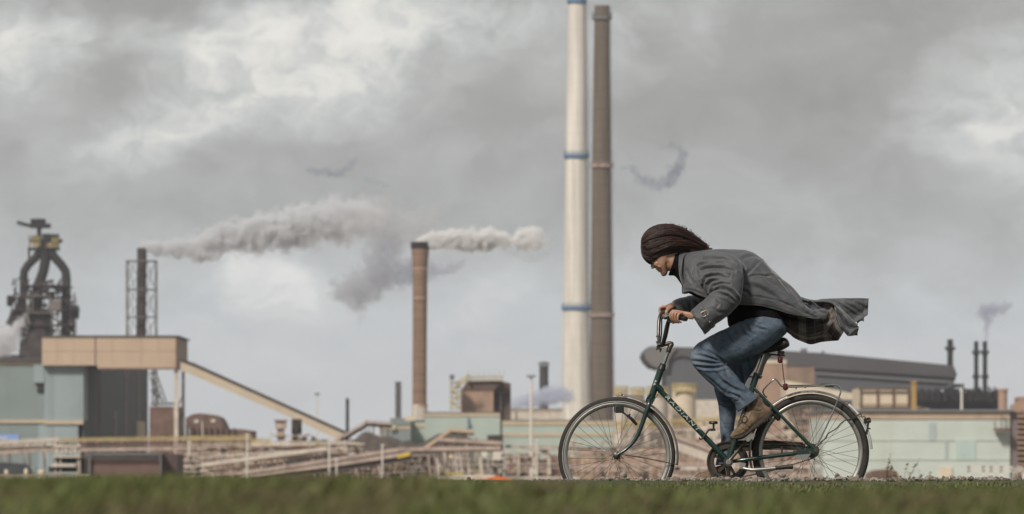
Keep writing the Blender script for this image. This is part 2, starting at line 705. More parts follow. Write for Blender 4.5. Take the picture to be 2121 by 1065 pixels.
def stone_mat(name, c0, c1, c2):
    m = bpy.data.materials.new(name)
    m.use_nodes = True
    g = NG(m.node_tree)
    bs = m.node_tree.nodes['Principled BSDF']
    gi = g.new('ShaderNodeNewGeometry').outputs['Random Per Island']
    tc = g.new('ShaderNodeTexCoord').outputs['Object']
    col = g.ramp(gi, [(0, c0), (0.5, c1), (1, c2)])
    col = g.mix(g.math('MULTIPLY', g.noise(tc, 60, 5, 0.6), 0.5), col, (0.10, 0.09, 0.075, 1))
    g.put(bs.inputs['Base Color'], col)
    bs.inputs['Roughness'].default_value = 0.9
    bn = g.new('ShaderNodeBump')
    bn.inputs['Strength'].default_value = 0.6
    bn.inputs['Distance'].default_value = 0.003
    g.put(bn.inputs['Height'], g.noise(tc, 150, 5, 0.6))
    g.l.new(bn.outputs[0], bs.inputs['Normal'])
    return m


m_stone = stone_mat('stone', (0.11, 0.085, 0.07), (0.24, 0.20, 0.17), (0.42, 0.39, 0.35))
mb = MB()
for i in range(4200):
    x = random.uniform(0.12, 3.5) if random.random() < 0.9 else random.uniform(-3.4, 0.5)
    y = random.uniform(-1.25, -0.25)
    t = (y + 1.25)
    base = (0.202 if y < -0.85 else 0.202 - (y + 0.85) * 0.33) + random.uniform(-0.006, 0.006) + 0.007 * mnoise.noise(Vector((x * 2.5, 0, 4)))
    dens = 1.0 if x > 0.9 else 0.6
    if random.random() > dens:
        continue
    r = random.choice([0.005, 0.006, 0.008, 0.010, 0.013, 0.018]) * random.uniform(0.8, 1.25)
    if x < 0.9:
        r *= 0.75
    vs, fs = rock_verts((x, y, base + r * 0.2), r, i * 1.37)
    mb.add(vs, fs)
gr = part('gravel', mb, m_stone, kind='stuff')
gr['label'] = 'loose grey and brown gravel along the near edge of the road'
gr['category'] = 'gravel'
m_rock = stone_mat('rock', (0.20, 0.16, 0.13), (0.27, 0.22, 0.18), (0.36, 0.31, 0.27))
ROCKS = [
    (1292, 984, 0.038, 'broad brown rock lying in front of the front wheel'),
    (1250, 992, 0.022, 'small brown rock just left of the broad rock under the front wheel'),
    (1405, 990, 0.018, 'small rock just behind the front wheel on the verge'),
    (1620, 984, 0.034, 'pale rock in front of the rear wheel below the kickstand tip'),
    (1648, 989, 0.022, 'small pale rock right beside the rock under the kickstand tip'),
    (1735, 987, 0.026, 'reddish brown rock in front of the rear wheel near its back edge'),
    (1775, 989, 0.022, 'brown rock where the rear tyre meets the verge'),
    (1925, 989, 0.026, 'dark brown rock on the verge behind the bicycle'),
    (1988, 990, 0.024, 'dark flat rock below the left end of the white railing'),
    (2050, 991, 0.022, 'small dark rock below the middle of the white railing'),
    (2100, 989, 0.028, 'dark rock at the far end of the verge below the white railing'),
]
for i, (px, py, r, lab) in enumerate(ROCKS):
    c = B(px, py, -0.75)
    mb = MB()
    vs, fs = rock_verts((c.x, c.y, c.z), r, i * 2.9 + 1, 0.62)
    mb.add(vs, fs)
    solo('rock', mb, m_rock, lab, 'rock', group='rocks on the verge')

# ---------------------------------------------------------------- weeds
m_weed = mat('weed', (0.075, 0.085, 0.035), 0.7, mott=0.3, mscale=30)
m_stalk = mat('dry_stalk', (0.22, 0.17, 0.11), 0.8, mott=0.2, mscale=30)


def weed(px, py_top, D, h, seed, label, spread=0.5, leaves=26, stalk_only=False):
    rr = random.Random(seed)
    x = X(px, D)
    y = CAM_Y + D
    zb = verge_z(x, y)
    t = thing('weed', (x, y, zb), label, 'weed')
    st, lf = MB(), MB()
    ztop = Z(py_top, D)
    H = ztop - zb
    ns = 1 if stalk_only else 6
    for i in range(ns):
        a = rr.uniform(0, 6.28)
        s = rr.uniform(0.2, 1) * spread * H
        hh = H * (1 if i == 0 else rr.uniform(0.55, 0.95))
        pts = [Vector((x + s * math.cos(a) * (k / 5) ** 1.6 + (0.45 * H * (k / 5) if stalk_only else 0), y + s * math.sin(a) * (k / 5) ** 1.6, zb + hh * k / 5)) for k in range(6)]
        st.tube(pts, [0.0018 * (1.2 - k / 6) for k in range(6)], 5)
        for k in range(leaves // ns if not stalk_only else 4):
            f = rr.uniform(0.35, 1.0) if not stalk_only else rr.uniform(0.85, 1.0)
            j = min(4, int(f * 5))
            q = pts[j].lerp(pts[j + 1], f * 5 - j)
            aa = rr.uniform(0, 6.28)
            L = rr.uniform(0.010, 0.022) * (0.5 if stalk_only else 1)
            d = Vector((math.cos(aa), math.sin(aa), rr.uniform(-0.1, 0.8))).normalized() * L
            sd = d.cross(Vector((0, 0, 1))).normalized() * L * 0.28
            lf.add([q, q + d * 0.5 + sd, q + d, q + d * 0.5 - sd], [(0, 1, 2, 3)])
    part('stem', st, m_stalk, t)
    part('foliage', lf, m_weed, t, fix=False)


weed(1832, 938, 24, 0.1, 1, 'tall thin dark weed on the verge just behind the rear wheel', 0.25, 60)
weed(1868, 948, 22, 0.1, 2, 'bushy dark weed with a curled top right of the tall thin weed', 0.4, 80)
weed(1905, 972, 21, 0.1, 3, 'low dark green tuft of weed right of the bushy weed', 0.9, 90)
weed(1925, 975, 22, 0.1, 4, 'low leafy weed among the dark rocks behind the bicycle', 0.9, 60)
weed(52, 968, 27, 0.1, 5, 'single leaning dry stalk in the grass near the left edge', 0.1, 4, True)

# ================================================================ STEELWORKS
m_teal = mat('teal_cladding', (0.25, 0.30, 0.30), 0.6, mott=0.06, mscale=0.15, rib=(1.2, 'X', 0.5), dirt=(0.15, 0.16, 0.14), dirt_amt=0.55, dirt_scale=(2.2, 2.2, 0.12))
m_teal_l = mat('pale_blue_cladding', (0.33, 0.40, 0.42), 0.6, mott=0.05, mscale=0.2, rib=(1.2, 'X', 0.45), dirt=(0.22, 0.25, 0.24), dirt_amt=0.5, dirt_scale=(2.2, 2.2, 0.12))
m_mint = mat('mint_cladding', (0.42, 0.49, 0.445), 0.6, mott=0.06, mscale=0.15, rib=(1.2, 'X', 0.25), dirt=(0.42, 0.34, 0.26), dirt_amt=0.35, dirt_scale=(1, 1, 0.15))
m_tan = mat('tan_cladding', (0.58, 0.44, 0.33), 0.65, mott=0.04, mscale=0.15, rib=(1.3, 'X', 0.5), dirt=(0.38, 0.24, 0.17), dirt_amt=0.6, dirt_scale=(2.5, 2.5, 0.3))
m_tan_s = mat('beige_trim', (0.52, 0.42, 0.30), 0.7, mott=0.08, mscale=0.4)
m_cream = mat('cream_sheet', (0.70, 0.60, 0.46), 0.65, mott=0.06, mscale=0.3, rib=(1.0, 'X', 0.3), dirt=(0.35, 0.27, 0.2), dirt_amt=0.4)
m_white = mat('white_paint', (0.70, 0.66, 0.60), 0.6, mott=0.05, mscale=0.5, dirt=(0.35, 0.25, 0.18), dirt_amt=0.3)
m_shadesheet = mat('shaded_wall_sheet', (0.085, 0.095, 0.10), 0.7, mott=0.1, mscale=0.3, rib=(1.0, 'Y', 0.4))  # hall side wall: the shade on it is put into this dark colour
m_darkroof = mat('dark_roof', (0.085, 0.083, 0.088), 0.8, mott=0.12, mscale=0.05, rib=(0.4, 'X', 0.3))
m_greyroof = mat('grey_roof', (0.17, 0.165, 0.17), 0.75, mott=0.08, mscale=0.05)
m_rust = mat('rusty_sheet', (0.19, 0.115, 0.09), 0.85, mott=0.22, mscale=0.4, rib=(1.0, 'X', 0.5), dirt=(0.10, 0.055, 0.04), dirt_amt=0.7)
m_rust_l = mat('orange_brown_sheet', (0.40, 0.265, 0.195), 0.8, mott=0.12, mscale=0.3, rib=(1.0, 'X', 0.4), dirt=(0.20, 0.12, 0.09), dirt_amt=0.6)
m_pinkst = mat('dusty_steel', (0.44, 0.345, 0.295), 0.8, mott=0.2, mscale=0.8, dirt=(0.20, 0.12, 0.09), dirt_amt=0.7)
m_palest = mat('pale_steel', (0.60, 0.53, 0.455), 0.75, mott=0.12, mscale=0.8, dirt=(0.30, 0.2, 0.15), dirt_amt=0.6)
m_black = mat('soot_steel', (0.022, 0.021, 0.022), 0.85, mott=0.25, mscale=0.3)
m_darkbr = mat('dark_brown_steel', (0.055, 0.043, 0.04), 0.85, mott=0.3, mscale=0.3)
m_greyst = mat('grey_steel', (0.16, 0.155, 0.155), 0.7, mott=0.15, mscale=0.5)
m_yel = mat('yellow_rail', (0.44, 0.345, 0.14), 0.7, mott=0.15, mscale=0.8)
m_yelb = mat('bright_yellow', (0.62, 0.45, 0.05), 0.6, mott=0.1, mscale=0.8)
m_blue = mat('blue_ring', (0.10, 0.19, 0.32), 0.6, mott=0.1, mscale=0.5)
m_signb = mat('blue_sign', (0.22, 0.36, 0.68), 0.6, mott=0.03, mscale=0.5)
m_coal = mat('coal_heap', (0.10, 0.078, 0.065), 0.95, mott=0.3, mscale=0.5, bump=0.8, bscale=1.0)
m_orange = mat('orange_canvas', (0.70, 0.16, 0.05), 0.7, mott=0.06, mscale=0.5)
m_canvas = mat('white_canvas', (0.58, 0.54, 0.47), 0.8, mott=0.08, mscale=0.5)
m_shadow = mat('dark_opening', (0.03, 0.03, 0.032), 0.9, mott=0.2, mscale=0.4)


def brick_mat(name, c, band):
    """concrete or brick shaft with horizontal pour lines and vertical weather streaks"""
    m = bpy.data.materials.new(name)
    m.use_nodes = True
    g = NG(m.node_tree)
    bs = m.node_tree.nodes['Principled BSDF']
    tc = g.new('ShaderNodeTexCoord').outputs['Object']
    streak = g.noise(g.mapping(tc, (0.7, 0.7, 0.03)), 1.0, 6, 0.65)
    ringn = g.noise(g.mapping(tc, (0.02, 0.02, 0.55)), 1.0, 3, 0.8)
    cc = (*c, 1)
    col = g.ramp(streak, [(0.3, tuple(x * 0.72 for x in c)), (0.5, c), (0.7, tuple(min(1, x * 1.18) for x in c))])
    col = g.mix(g.math('MULTIPLY', g.maprange(ringn, 0.45, 0.6), band), col, tuple(x * 0.68 for x in c) + (1,))
    g.put(bs.inputs['Base Color'], col)
    bs.inputs['Roughness'].default_value = 0.9
    return m


m_wchim = brick_mat('white_concrete', (0.70, 0.655, 0.59), 0.12)
m_bchim = brick_mat('brown_brick', (0.15, 0.115, 0.086), 0.5)
m_mchim = brick_mat('reddish_brick', (0.26, 0.165, 0.115), 0.7)
m_cbase = brick_mat('pale_concrete_base', (0.55, 0.49, 0.42), 0.3)


def chimney(name, label, D, levels, mat_, rings=(), ladder=None, n=40, topmat=None, base=None, antennas=None):
    """levels: [(py, halfwidth_px, cx_px)] from top to bottom; rings: [(py, h_px, over_px, mat)]"""
    cx0 = levels[-1][2]
    t = thing(name, (X(cx0, D), CAM_Y + D, GZ), label, 'chimney')

    def tube_levels(lv, wall=True):
        pts = [P(cx, py, D) for py, hw, cx in lv]
        rs = [hw * D / K for py, hw, cx in lv]
        return pts, rs
    pts, rs = tube_levels(levels)
    bot = Vector((pts[-1].x, pts[-1].y, GZ - 0.5))
    mb = MB()
    allp, allr = [bot] + pts[::-1], [rs[-1] * 1.03] + rs[::-1]
    # open mouth: lip turned inwards
    allp += [pts[0] + Vector((0, 0, 0.01)), pts[0] - Vector((0, 0, 3.0))]
    allr += [rs[0] * 0.82, rs[0] * 0.80]
    mb.tube(allp, allr, n)
    part('shaft', mb, mat_, t, smooth=True)
    for (py, hpx, over, mt) in rings:
        # interpolate radius
        for (a, b) in zip(levels[:-1], levels[1:]):
            if a[0] <= py <= b[0]:
                f = (py - a[0]) / (b[0] - a[0])
                hw = a[1] + (b[1] - a[1]) * f
                cx = a[2] + (b[2] - a[2]) * f
                break
        else:
            hw, cx = levels[0][1], levels[0][2]
        s = D / K
        c = P(cx, py, D)
        r0, r1, hh = hw * s * 1.01, (hw + over) * s, hpx * s
        rb = MB()
        rb.lathe((c.x, c.y, c.z), [(r0 * 0.97, -hh * 0.5), (r1, -hh * 0.5 + hh * 0.25), (r1, 0), (r1, hh * 0.5), (r0 * 0.97, hh * 0.5)], n)
        # handrail with posts
        for zz in (hh * 0.9, hh * 1.25):
            rb.lathe((c.x, c.y, c.z + zz), [(r1 * 0.985, -0.06), (r1, -0.06), (r1, 0.06), (r1 * 0.985, 0.06), (r1 * 0.985, -0.06)], n, cap=False)
        for k in range(20):
            a = k * math.pi / 10
            rb.beam((c.x + r1 * math.cos(a), c.y + r1 * math.sin(a), c.z + hh * 0.4), (c.x + r1 * math.cos(a), c.y + r1 * math.sin(a), c.z + hh * 1.3), 0.1)
        part('gallery', rb, mt, t, smooth=True)
    if ladder:
        lb = MB()
        side, step = ladder
        prev = None
        py = levels[0][0] + 4
        end = levels[-1][0]
        while py < end:
            for (a, b) in zip(levels[:-1], levels[1:]):
                if a[0] <= py <= b[0]:
                    f = (py - a[0]) / (b[0] - a[0])
                    hw = a[1] + (b[1] - a[1]) * f
                    cx = a[2] + (b[2] - a[2]) * f
            q = P(cx + side * (hw + 3.2), py, D)
            w_ = P(cx + side * (hw - 0.5), py, D)
            lb.beam(w_, q, 0.28, 0.22)
            if prev is not None:
                lb.beam(prev, q, 0.10)
            prev = q
            py += step
        part('ladder', lb, m_greyst, t)
    return t


white_ch = chimney('chimney', 'tall white chimney with three blue ring galleries left of the brown one', 2000,
                   [(-1, 17, 1195), (100, 19.5, 1194.5), (325, 22.5, 1194), (500, 24.5, 1193.5), (640, 27, 1193.5), (800, 29.5, 1193.5), (865, 30, 1193.5)], m_wchim,
                   rings=[(4, 10, 3.5, m_blue), (325, 9, 4.0, m_blue), (640, 9, 3.5, m_blue)], ladder=(1, 5))
brown_ch = chimney('chimney', 'tall dark brown brick chimney close behind and right of the white one', 2040,
                   [(12, 15.5, 1247), (100, 16.5, 1246.5), (345, 19.5, 1246), (500, 21, 1245.8), (655, 23, 1246), (865, 25, 1246)], m_bchim,
                   rings=[(38, 9, 5, m_greyst), (345, 6, 5.0, m_pinkst), (655, 5, 4.0, m_pinkst)], ladder=(1, 5))
mid_ch = chimney('chimney', 'medium reddish brown chimney with a flared top puffing white steam', 1500,
                 [(504, 18.5, 870.5), (520, 18.3, 870.5), (540, 16.3, 870.3), (560, 15.2, 870), (700, 14.6, 869.5), (840, 14.6, 869)], m_mchim, n=40)
# its collars and wide pale base
mb = MB()
for py in (556, 618, 840):
    c = P(870, py, 1500)
    mb.lathe(c, [(1.9, -0.3), (2.0, -0.3), (2.0, 0.3), (1.9, 0.3)], 32)
part('collar', mb, m_rust_l, mid_ch)
mb = MB()
c = P(869, 838, 1500)
mb.tube([Vector((c.x, c.y, GZ - 0.4)), P(869, 870, 1500), P(869, 838, 1500)], [2.4, 2.15, 1.98], 32)
part('base', mb, m_cbase, mid_ch, smooth=True)
mb = MB()
c = P(870.5, 503, 1500)
mb.lathe(c, [(2.42, -1.6), (2.5, -1.3), (2.5, 0.15), (2.42, 0.2), (2.1, 0.2), (2.1, -1.6)], 36)
part('lip', mb, m_black, mid_ch, smooth=True)

# -------------------------------------------------------- left: teal hall, tan gallery
D0 = 1200.0
hall = thing('production_hall', (X(60, D0), CAM_Y + D0, GZ), 'large teal clad hall at the left edge with a pale blue stair block', 'building')
xr = X(173, D0)
mb = MB()
mb.face_box(-160, 92, 748, 0, D0, 60, True)
mb.span((X(92, D0), CAM_Y + D0 + 6, GZ - 0.5), (xr - 0.3, CAM_Y + D0 + 200, Z(752, D0)))
part('wall', mb, m_teal, hall)
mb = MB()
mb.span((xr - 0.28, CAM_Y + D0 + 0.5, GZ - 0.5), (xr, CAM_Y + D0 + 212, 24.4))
sd = part('side_wall', mb, m_shadesheet, hall)
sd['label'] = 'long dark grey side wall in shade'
mb = MB()
mb.face_box(92, 173, 757, 871, D0 - 0.6, 12)
part('stair_block', mb, m_teal_l, hall)
mb = MB()
mb.face_box(80, 162, 880, 0, D0 - 0.5, 8, True)
part('entrance_block', mb, m_teal_l, hall)
mb = MB()
mb.face_box(-160, 92, 749, 755, D0 - 0.4, 0.5)
mb.face_box(-160, 92, 870, 876.5, D0 - 0.4, 0.5)
mb.face_box(92, 172.5, 871, 879, D0 - 0.9, 1.2)
mb.face_box(92, 173.5, 751, 757.2, D0 - 0.9, 12)
part('trim', mb, m_tan_s, hall)
mb = MB()
mb.face_box(-160, 88, 741, 748.5, D0 - 1, 60)
part('roof', mb, m_darkroof, hall)
mb = MB()
mb.face_box(77, 91, 794, 813, D0 - 0.35, 0.5)
part('window', mb, m_shadow, hall)
mb = MB()
mb.face_box(70, 91.5, 756, 793, D0 - 0.8, 1)
part('hood', mb, m_teal_l, hall)
mb = MB()
for d in (1245, 1292, 1330, 1375):
    mb.span((xr, CAM_Y + d, GZ), (xr + 0.35, CAM_Y + d + (2.2 if d == 1292 else 1.0), 22 if d != 1292 else 12))
part('side_pilaster', mb, m_pinkst, hall)
mb = MB()
mb.span((xr, CAM_Y + 1368, Z(905, 1368)), (xr + 0.3, CAM_Y + 1398, Z(872, 1368)))
part('side_door', mb, m_tan_s, hall)
# blue banner on the wall
mb = MB()
mb.face_box(-30, 38, 900, 915, D0 - 1.3, 0.4)
sg = thing('banner', P(4, 915, D0 - 1.3), 'blue banner with pale lettering on the teal hall at the left edge', 'sign')
part('board', mb, m_signb, sg)
mb = MB()
for i, w_ in enumerate((5, 3, 4, 5, 3)):
    x0 = -10 + i * 5.2
    mb.face_box(x0, x0 + 3.4, 905.5, 910.5, D0 - 1.45, 0.1)
part('lettering', mb, m_white, sg)

# gallery
gal = thing('conveyor_gallery', (X(230, D0 - 2.6), CAM_Y + D0 - 2.6, GZ), 'long tan box gallery on tall legs in front of the teal hall roof', 'gallery')
DG = D0 - 2.6
xg = X(365, DG)
mb = MB()
mb.slab([(87, 697), (365, 697), (365, 764), (203, 764), (201, 757), (87, 757)], DG, DG + 0.5)
part('front_wall', mb, m_tan, gal)
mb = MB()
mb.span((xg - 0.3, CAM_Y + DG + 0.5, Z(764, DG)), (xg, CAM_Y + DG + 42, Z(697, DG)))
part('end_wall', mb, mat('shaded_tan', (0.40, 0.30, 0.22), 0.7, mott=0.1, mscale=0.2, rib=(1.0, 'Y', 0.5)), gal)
mb = MB()
mb.span((X(87, DG), CAM_Y + DG + 0.5, Z(757, DG)), (xg - 0.3, CAM_Y + DG + 42, Z(755, DG)))
mb.span((X(87, DG), CAM_Y + DG + 0.5, Z(757, DG)), (X(87, DG) + 0.4, CAM_Y + DG + 42, Z(697, DG)))
part('floor', mb, m_darkbr, gal)
mb = MB()
mb.span((X(86, DG), CAM_Y + DG - 0.4, Z(697, DG)), (xg + 0.6, CAM_Y + DG + 42, Z(695, DG)))
part('roof', mb, m_darkroof, gal)
mb = MB()
mb.face_box(196.5, 198.5, 698, 756, DG - 0.1, 0.3)
mb.face_box(364, 366, 698, 764, DG - 0.1, 0.3)
mb.face_box(204, 364, 762, 765.5, DG - 0.15, 0.3)
part('joint', mb, m_rust, gal)
mb = MB()
for x_ in (118, 152, 232, 262, 292, 328):
    mb.face_box(x_, x_ + 0.5, 698, 755, DG - 0.06, 0.2)
mb.face_box(88, 364, 727, 727.5, DG - 0.08, 0.2)
part('panel_line', mb, mat('tan_joint', (0.46, 0.34, 0.25), 0.7, mott=0.1, mscale=0.3), gal)
for px, off in ((365, 1.0), (379.5, 26.0)):
    mb = MB()
    x_ = X(px, DG + off)
    w_ = 0.42 if px == 365 else 0.32
    mb.beam((x_, CAM_Y + DG + off, GZ), (x_, CAM_Y + DG + off, Z(765, DG)), w_ * 2)
    part('leg', mb, m_palest, gal)
mb = MB()
a, b = X(368, DG + 12), X(378, DG + 24)
for i in range(5):
    z0, z1 = GZ + 4 * i, GZ + 4 * i + 4
    mb.beam((a, CAM_Y + DG + 2, z0), (b, CAM_Y + DG + 26, z1), 0.18)
part('bracing', mb, m_darkbr, gal)
# inclined gallery
inc = thing('conveyor_gallery', (X(700, DG + 4), CAM_Y + DG + 4, GZ), 'long sloping beige conveyor gallery coming down from the tan box', 'gallery')
mb = MB()
mb.slab([(374, 746), (400, 755), (716, 897), (701, 911), (600, 864), (398, 777), (374, 767)], DG - 2, DG + 3)
part('tunnel', mb, mat('beige_sheet', (0.56, 0.47, 0.36), 0.7, mott=0.05, mscale=0.2, dirt=(0.42, 0.3, 0.2), dirt_amt=0.4, rib=(0.5, 'X', 0.2)), inc)
mb = MB()
mb.slab([(372, 742), (401, 752), (719, 895), (717, 898), (399, 756), (372, 746.5)], DG - 2.4, DG + 3.4)
part('roof', mb, m_darkbr, inc)
for px, pyb in ((609, 866), (617, 870)):
    mb = MB()
    q = P(px, pyb, DG)
    mb.beam((q.x, q.y, GZ), q, 0.5)
    part('leg', mb, m_pinkst, inc)

# rusty buildings behind the legs
solo('shed', MB().slab([(310, 842), (368, 842), (368, 905), (366, 1000), (308, 1000)], 1450, 1470), m_rust, 'dark rusty shed seen between the dark side wall and the gallery legs', 'building')
dome = thing('ore_building', P(420, 1000, 1420), 'dark rust coloured domed building right of the gallery legs', 'building')
pts = [(385, 1000), (385, 866), (396, 859), (412, 856), (440, 859), (452, 864), (459, 875), (464, 888), (500, 889), (520, 892), (520, 1000)]
part('wall', MB().slab(pts, 1420, 1450), m_rust, dome)
mb = MB()
for x0, y0 in ((402, 870), (437, 869)):
    mb.face_box(x0, x0 + 9, y0, y0 + 6, 1419.7, 0.4)
part('window', mb, m_white, dome)
mb = MB()
for i in range(9):
    mb.face_box(388 + 12 * i, 390 + 12 * i, 885, 905, 1419.2, 0.5)
part('frame', mb, m_darkbr, dome)

# lattice crane behind the shed
mb = MB()
for a, b in (((313, 768), (338, 838)), ((322, 768), (346, 838)), ((318, 766), (316, 838)), ((311, 780), (330, 838)), ((330, 800), (316, 820)), ((338, 830), (312, 808)), ((312, 838), (360, 836)),
             ((326, 790), (314, 800)), ((333, 812), (322, 830))):
    mb.beam(P(*a, 1500), P(*b, 1500), 0.35)
for i in range(6):
    mb.beam(P(320 + i * 8, 832, 1500), P(320 + i * 8, 840, 1500), 0.3)
solo('crane', mb, m_darkbr, 'dark lattice crane jib leaning behind the rusty shed', 'crane')

# -------------------------------------------------------- blast furnace
DF = 1800.0
bf = thing('blast_furnace', (X(80, DF), CAM_Y + DF, GZ), 'dark blast furnace tower with curved gas pipes behind the teal hall', 'blast furnace')
s = DF / K


def T(mbx, pts, r, n=14, D=DF):
    mbx.tube([P(x, y, D) for x, y in pts], [r * s] * len(pts) if not isinstance(r, list) else [q * s for q in r], n)


mb = MB(); mb.face_box(63, 92, 453, 471, DF, 6); mb.face_box(60, 96, 468, 471, DF - 1, 8)
part('top_house', mb, m_black, bf)
mb = MB(); mb.beam(P(35, 460, DF), P(66, 468, DF), 1.0, 0.9); mb.beam(P(35, 466, DF), P(66, 471, DF), 0.25); mb.face_box(92, 104, 463, 472, DF, 3)
part('jib', mb, m_black, bf)
mb = MB(); T(mb, [(81, 470), (81, 480), (82, 500), (86, 520)], [5.5, 4.5, 6, 9])
T(mb, [(93, 498), (94, 540), (90, 562), (80, 590), (74, 640)], [11, 11, 10.5, 11, 13])
part('top_shaft', mb, m_black, bf, smooth=True)
mb = MB(); T(mb, [(84, 518), (74, 534), (58, 549), (50, 562), (49, 580), (49, 614), (40, 640)], 8.6)
part('uptake_pipe', mb, m_black, bf, smooth=True)
mb = MB(); T(mb, [(104, 518), (112, 532), (128, 550), (136, 562), (137.5, 580), (137.5, 700), (137.5, 1000)], 9.4)
part('uptake_pipe', mb, m_black, bf, smooth=True)
mb = MB(); mb.face_box(57, 120, 513, 517, DF - 2, 9); mb.face_box(60, 118, 497, 500, DF - 2, 9)
mb.face_box(88, 104, 484, 497, DF, 5); mb.face_box(106, 120, 486, 512, DF, 6); mb.face_box(66, 80, 488, 497, DF, 5); mb.beam(P(118, 498, DF), P(129, 500, DF), 1.2)
for x in (61, 72, 98, 110, 112, 119):
    mb.beam(P(x, 516, DF - 1), P(x, 484 if x > 105 else 488, DF - 1), 0.35)
mb.face_box(58, 62, 516, 560, DF, 1)
part('top_platform', mb, m_black, bf)
mb = MB()
for x0, x1, y0 in ((60, 82, 501), (64, 82, 489), (96, 119, 503), (106, 120, 492)):
    for dy in (0, 3.5, 7):
        mb.face_box(x0, x1, y0 + dy, y0 + dy + 1.6, DF - 2.4, 0.3)
    for k in range(6):
        xx = x0 + (x1 - x0) * k / 5
        mb.face_box(xx, xx + 1, y0, y0 + 10, DF - 2.4, 0.3)
part('railing', mb, m_yel, bf)
mb = MB()
rr = random.Random(3)
# working platforms, frames and clutter of the middle zone
for (x0, x1, y) in ((15, 125, 615), (52, 108, 612), (50, 112, 648), (30, 150, 672), (42, 128, 590), (22, 160, 640)):
    mb.face_box(x0, x1, y, y + 2.4, DF - 5, 14)
for x in (52, 60, 66, 76, 90, 102, 108, 30, 36, 44, 118, 126, 150, 153, 157):
    y0 = rr.uniform(600, 625)
    mb.face_box(x, x + rr.uniform(1, 2.4), y0, 700, DF - rr.uniform(1, 5), 0.6)
for i in range(150):
    x = rr.uniform(24, 150) if i % 3 else rr.uniform(58, 124); y = rr.uniform(585, 690) if i % 3 else rr.uniform(578, 612)
    if abs(x - 85) < 26 and 615 < y < 640 and rr.random() < 0.7:
        continue
    w_, h_ = rr.uniform(2, 9), rr.uniform(2, 9)
    mb.face_box(x, x + w_, y, y + h_, DF - rr.uniform(0, 5), rr.uniform(1, 4))
for i in range(60):
    x = rr.uniform(20, 150); y = rr.uniform(575, 690)
    mb.beam(P(x, y, DF - 3), P(x + rr.uniform(-20, 20), y + rr.uniform(8, 26), DF - 3), 0.35)
part('platforms', mb, m_darkbr, bf)
mb = MB()
mb.face_box(53, 106, 611, 614, DF - 6, 1); mb.face_box(53, 106, 646, 649, DF - 6, 1)
for x in (53, 59, 67, 101, 104):
    mb.face_box(x, x + 2, 611, 649, DF - 6, 0.8)
mb.beam(P(55, 649, DF - 6), P(60, 672, DF - 6), 0.7); mb.beam(P(106, 649, DF - 6), P(116, 664, DF - 6), 0.6)
mb.face_box(106, 126, 622, 643, DF - 6, 3)
part('cast_house_frame', mb, mat('bf_pale', (0.17, 0.145, 0.13), 0.8, mott=0.2, mscale=0.3), bf)
mb = MB(); T(mb, [(83, 640), (83, 655), (80, 700), (80, 1000)], [20, 24, 27, 34], 24)
mb.slab([(42, 620), (52, 620), (60, 700), (60, 745), (38, 745), (42, 700), (12, 668), (22, 650)], DF - 2, DF + 4)
part('furnace_body', mb, m_darkbr, bf, smooth=True)
mb = MB(); mb.face_box(147, 162, 633, 660, DF, 4); T(mb, [(146, 618), (150, 612), (154, 618), (154, 634)], 1.2)
mb.face_box(14, 26, 612, 634, DF, 3); T(mb, [(33, 608), (33, 583), (44, 570)], 1.3)
mb.face_box(151, 153, 655, 700, DF, 1)
part('side_cabin', mb, m_black, bf)
mb = MB(); mb.face_box(-40, 40, 735, 1000, DF - 20, 20)
solo('low_building', mb, m_darkbr, 'low dark building at the foot of the blast furnace behind the teal hall', 'building')

# -------------------------------------------------------- scaffolded stack
DS = 1600.0
sc_ = thing('chimney', (X(294, DS), CAM_Y + DS, GZ), 'slim black chimney inside a square lattice tower trailing grey smoke', 'chimney')
mb = MB(); mb.tube([Vector((X(292, DS), CAM_Y + DS, GZ)), P(292, 700, DS), P(294, 514, DS), P(294, 516, DS)], [1.45, 1.4, 1.35, 1.1], 20)
part('shaft', mb, m_darkbr, sc_, smooth=True)
mb = MB()
dpt = 7.5
xs = [263.5, 323.5]
corners = []
for yy in (0, dpt):
    for xx in xs:
        corners.append((X(xx, DS), CAM_Y + DS - dpt / 2 + yy))
levels = [541, 600, 657, 715, 775]
for (cx, cy) in corners:
    mb.beam((cx, cy, GZ), (cx, cy, Z(541, DS)), 0.28)
for i, lv in enumerate(levels):
    z = Z(lv, DS)
    for a, b in ((0, 1), (1, 3), (3, 2), (2, 0)):
        mb.beam((*corners[a], z), (*corners[b], z), 0.26)
    if i < len(levels) - 1:
        z2 = Z(levels[i + 1], DS)
        zm = (z + z2) / 2
        for a, b in ((0, 1), (3, 2)):
            mx = (corners[a][0] + corners[b][0]) / 2
            my = corners[a][1]
            q = 3.2
            mb.beam((mx - 1.6, my, z), (corners[a][0], my, z2), 0.17)
            mb.beam((corners[a][0], my, z), (mx - 1.6, my, z2), 0.17)
            mb.beam((mx + 1.6, my, z), (corners[b][0], my, z2), 0.17)
            mb.beam((corners[b][0], my, z), (mx + 1.6, my, z2), 0.17)
        for a, b in ((1, 3), (0, 2)):
            mb.beam((*corners[a], z), (*corners[b], z2), 0.17)
part('lattice_tower', mb, m_greyst, sc_)
# -------------------------------------------------------- middle: mint halls, brown plant house
def hall_box(name, label, D, x0, x1, y0, wallm, depth=40, bands=(), trim=None, roofm=None, cat='building'):
    t = thing(name, (X((x0 + x1) / 2, D), CAM_Y + D, GZ), label, cat)
    part('wall', MB().face_box(x0, x1, y0, 0, D, depth, True), wallm, t)
    r = MB().face_box(x0 - 0.8, x1 + 0.8, y0 - 1.6, y0 - 0.02, D - 0.3, depth + 0.6)
    part('roof', r, roofm or m_greyroof, t)
    if bands:
        b = MB()
        for ya, yb in bands:
            b.face_box(x0, x1, ya, yb, D - 0.18, 0.3)
        part('band', b, trim or m_tan_s, t)
    return t


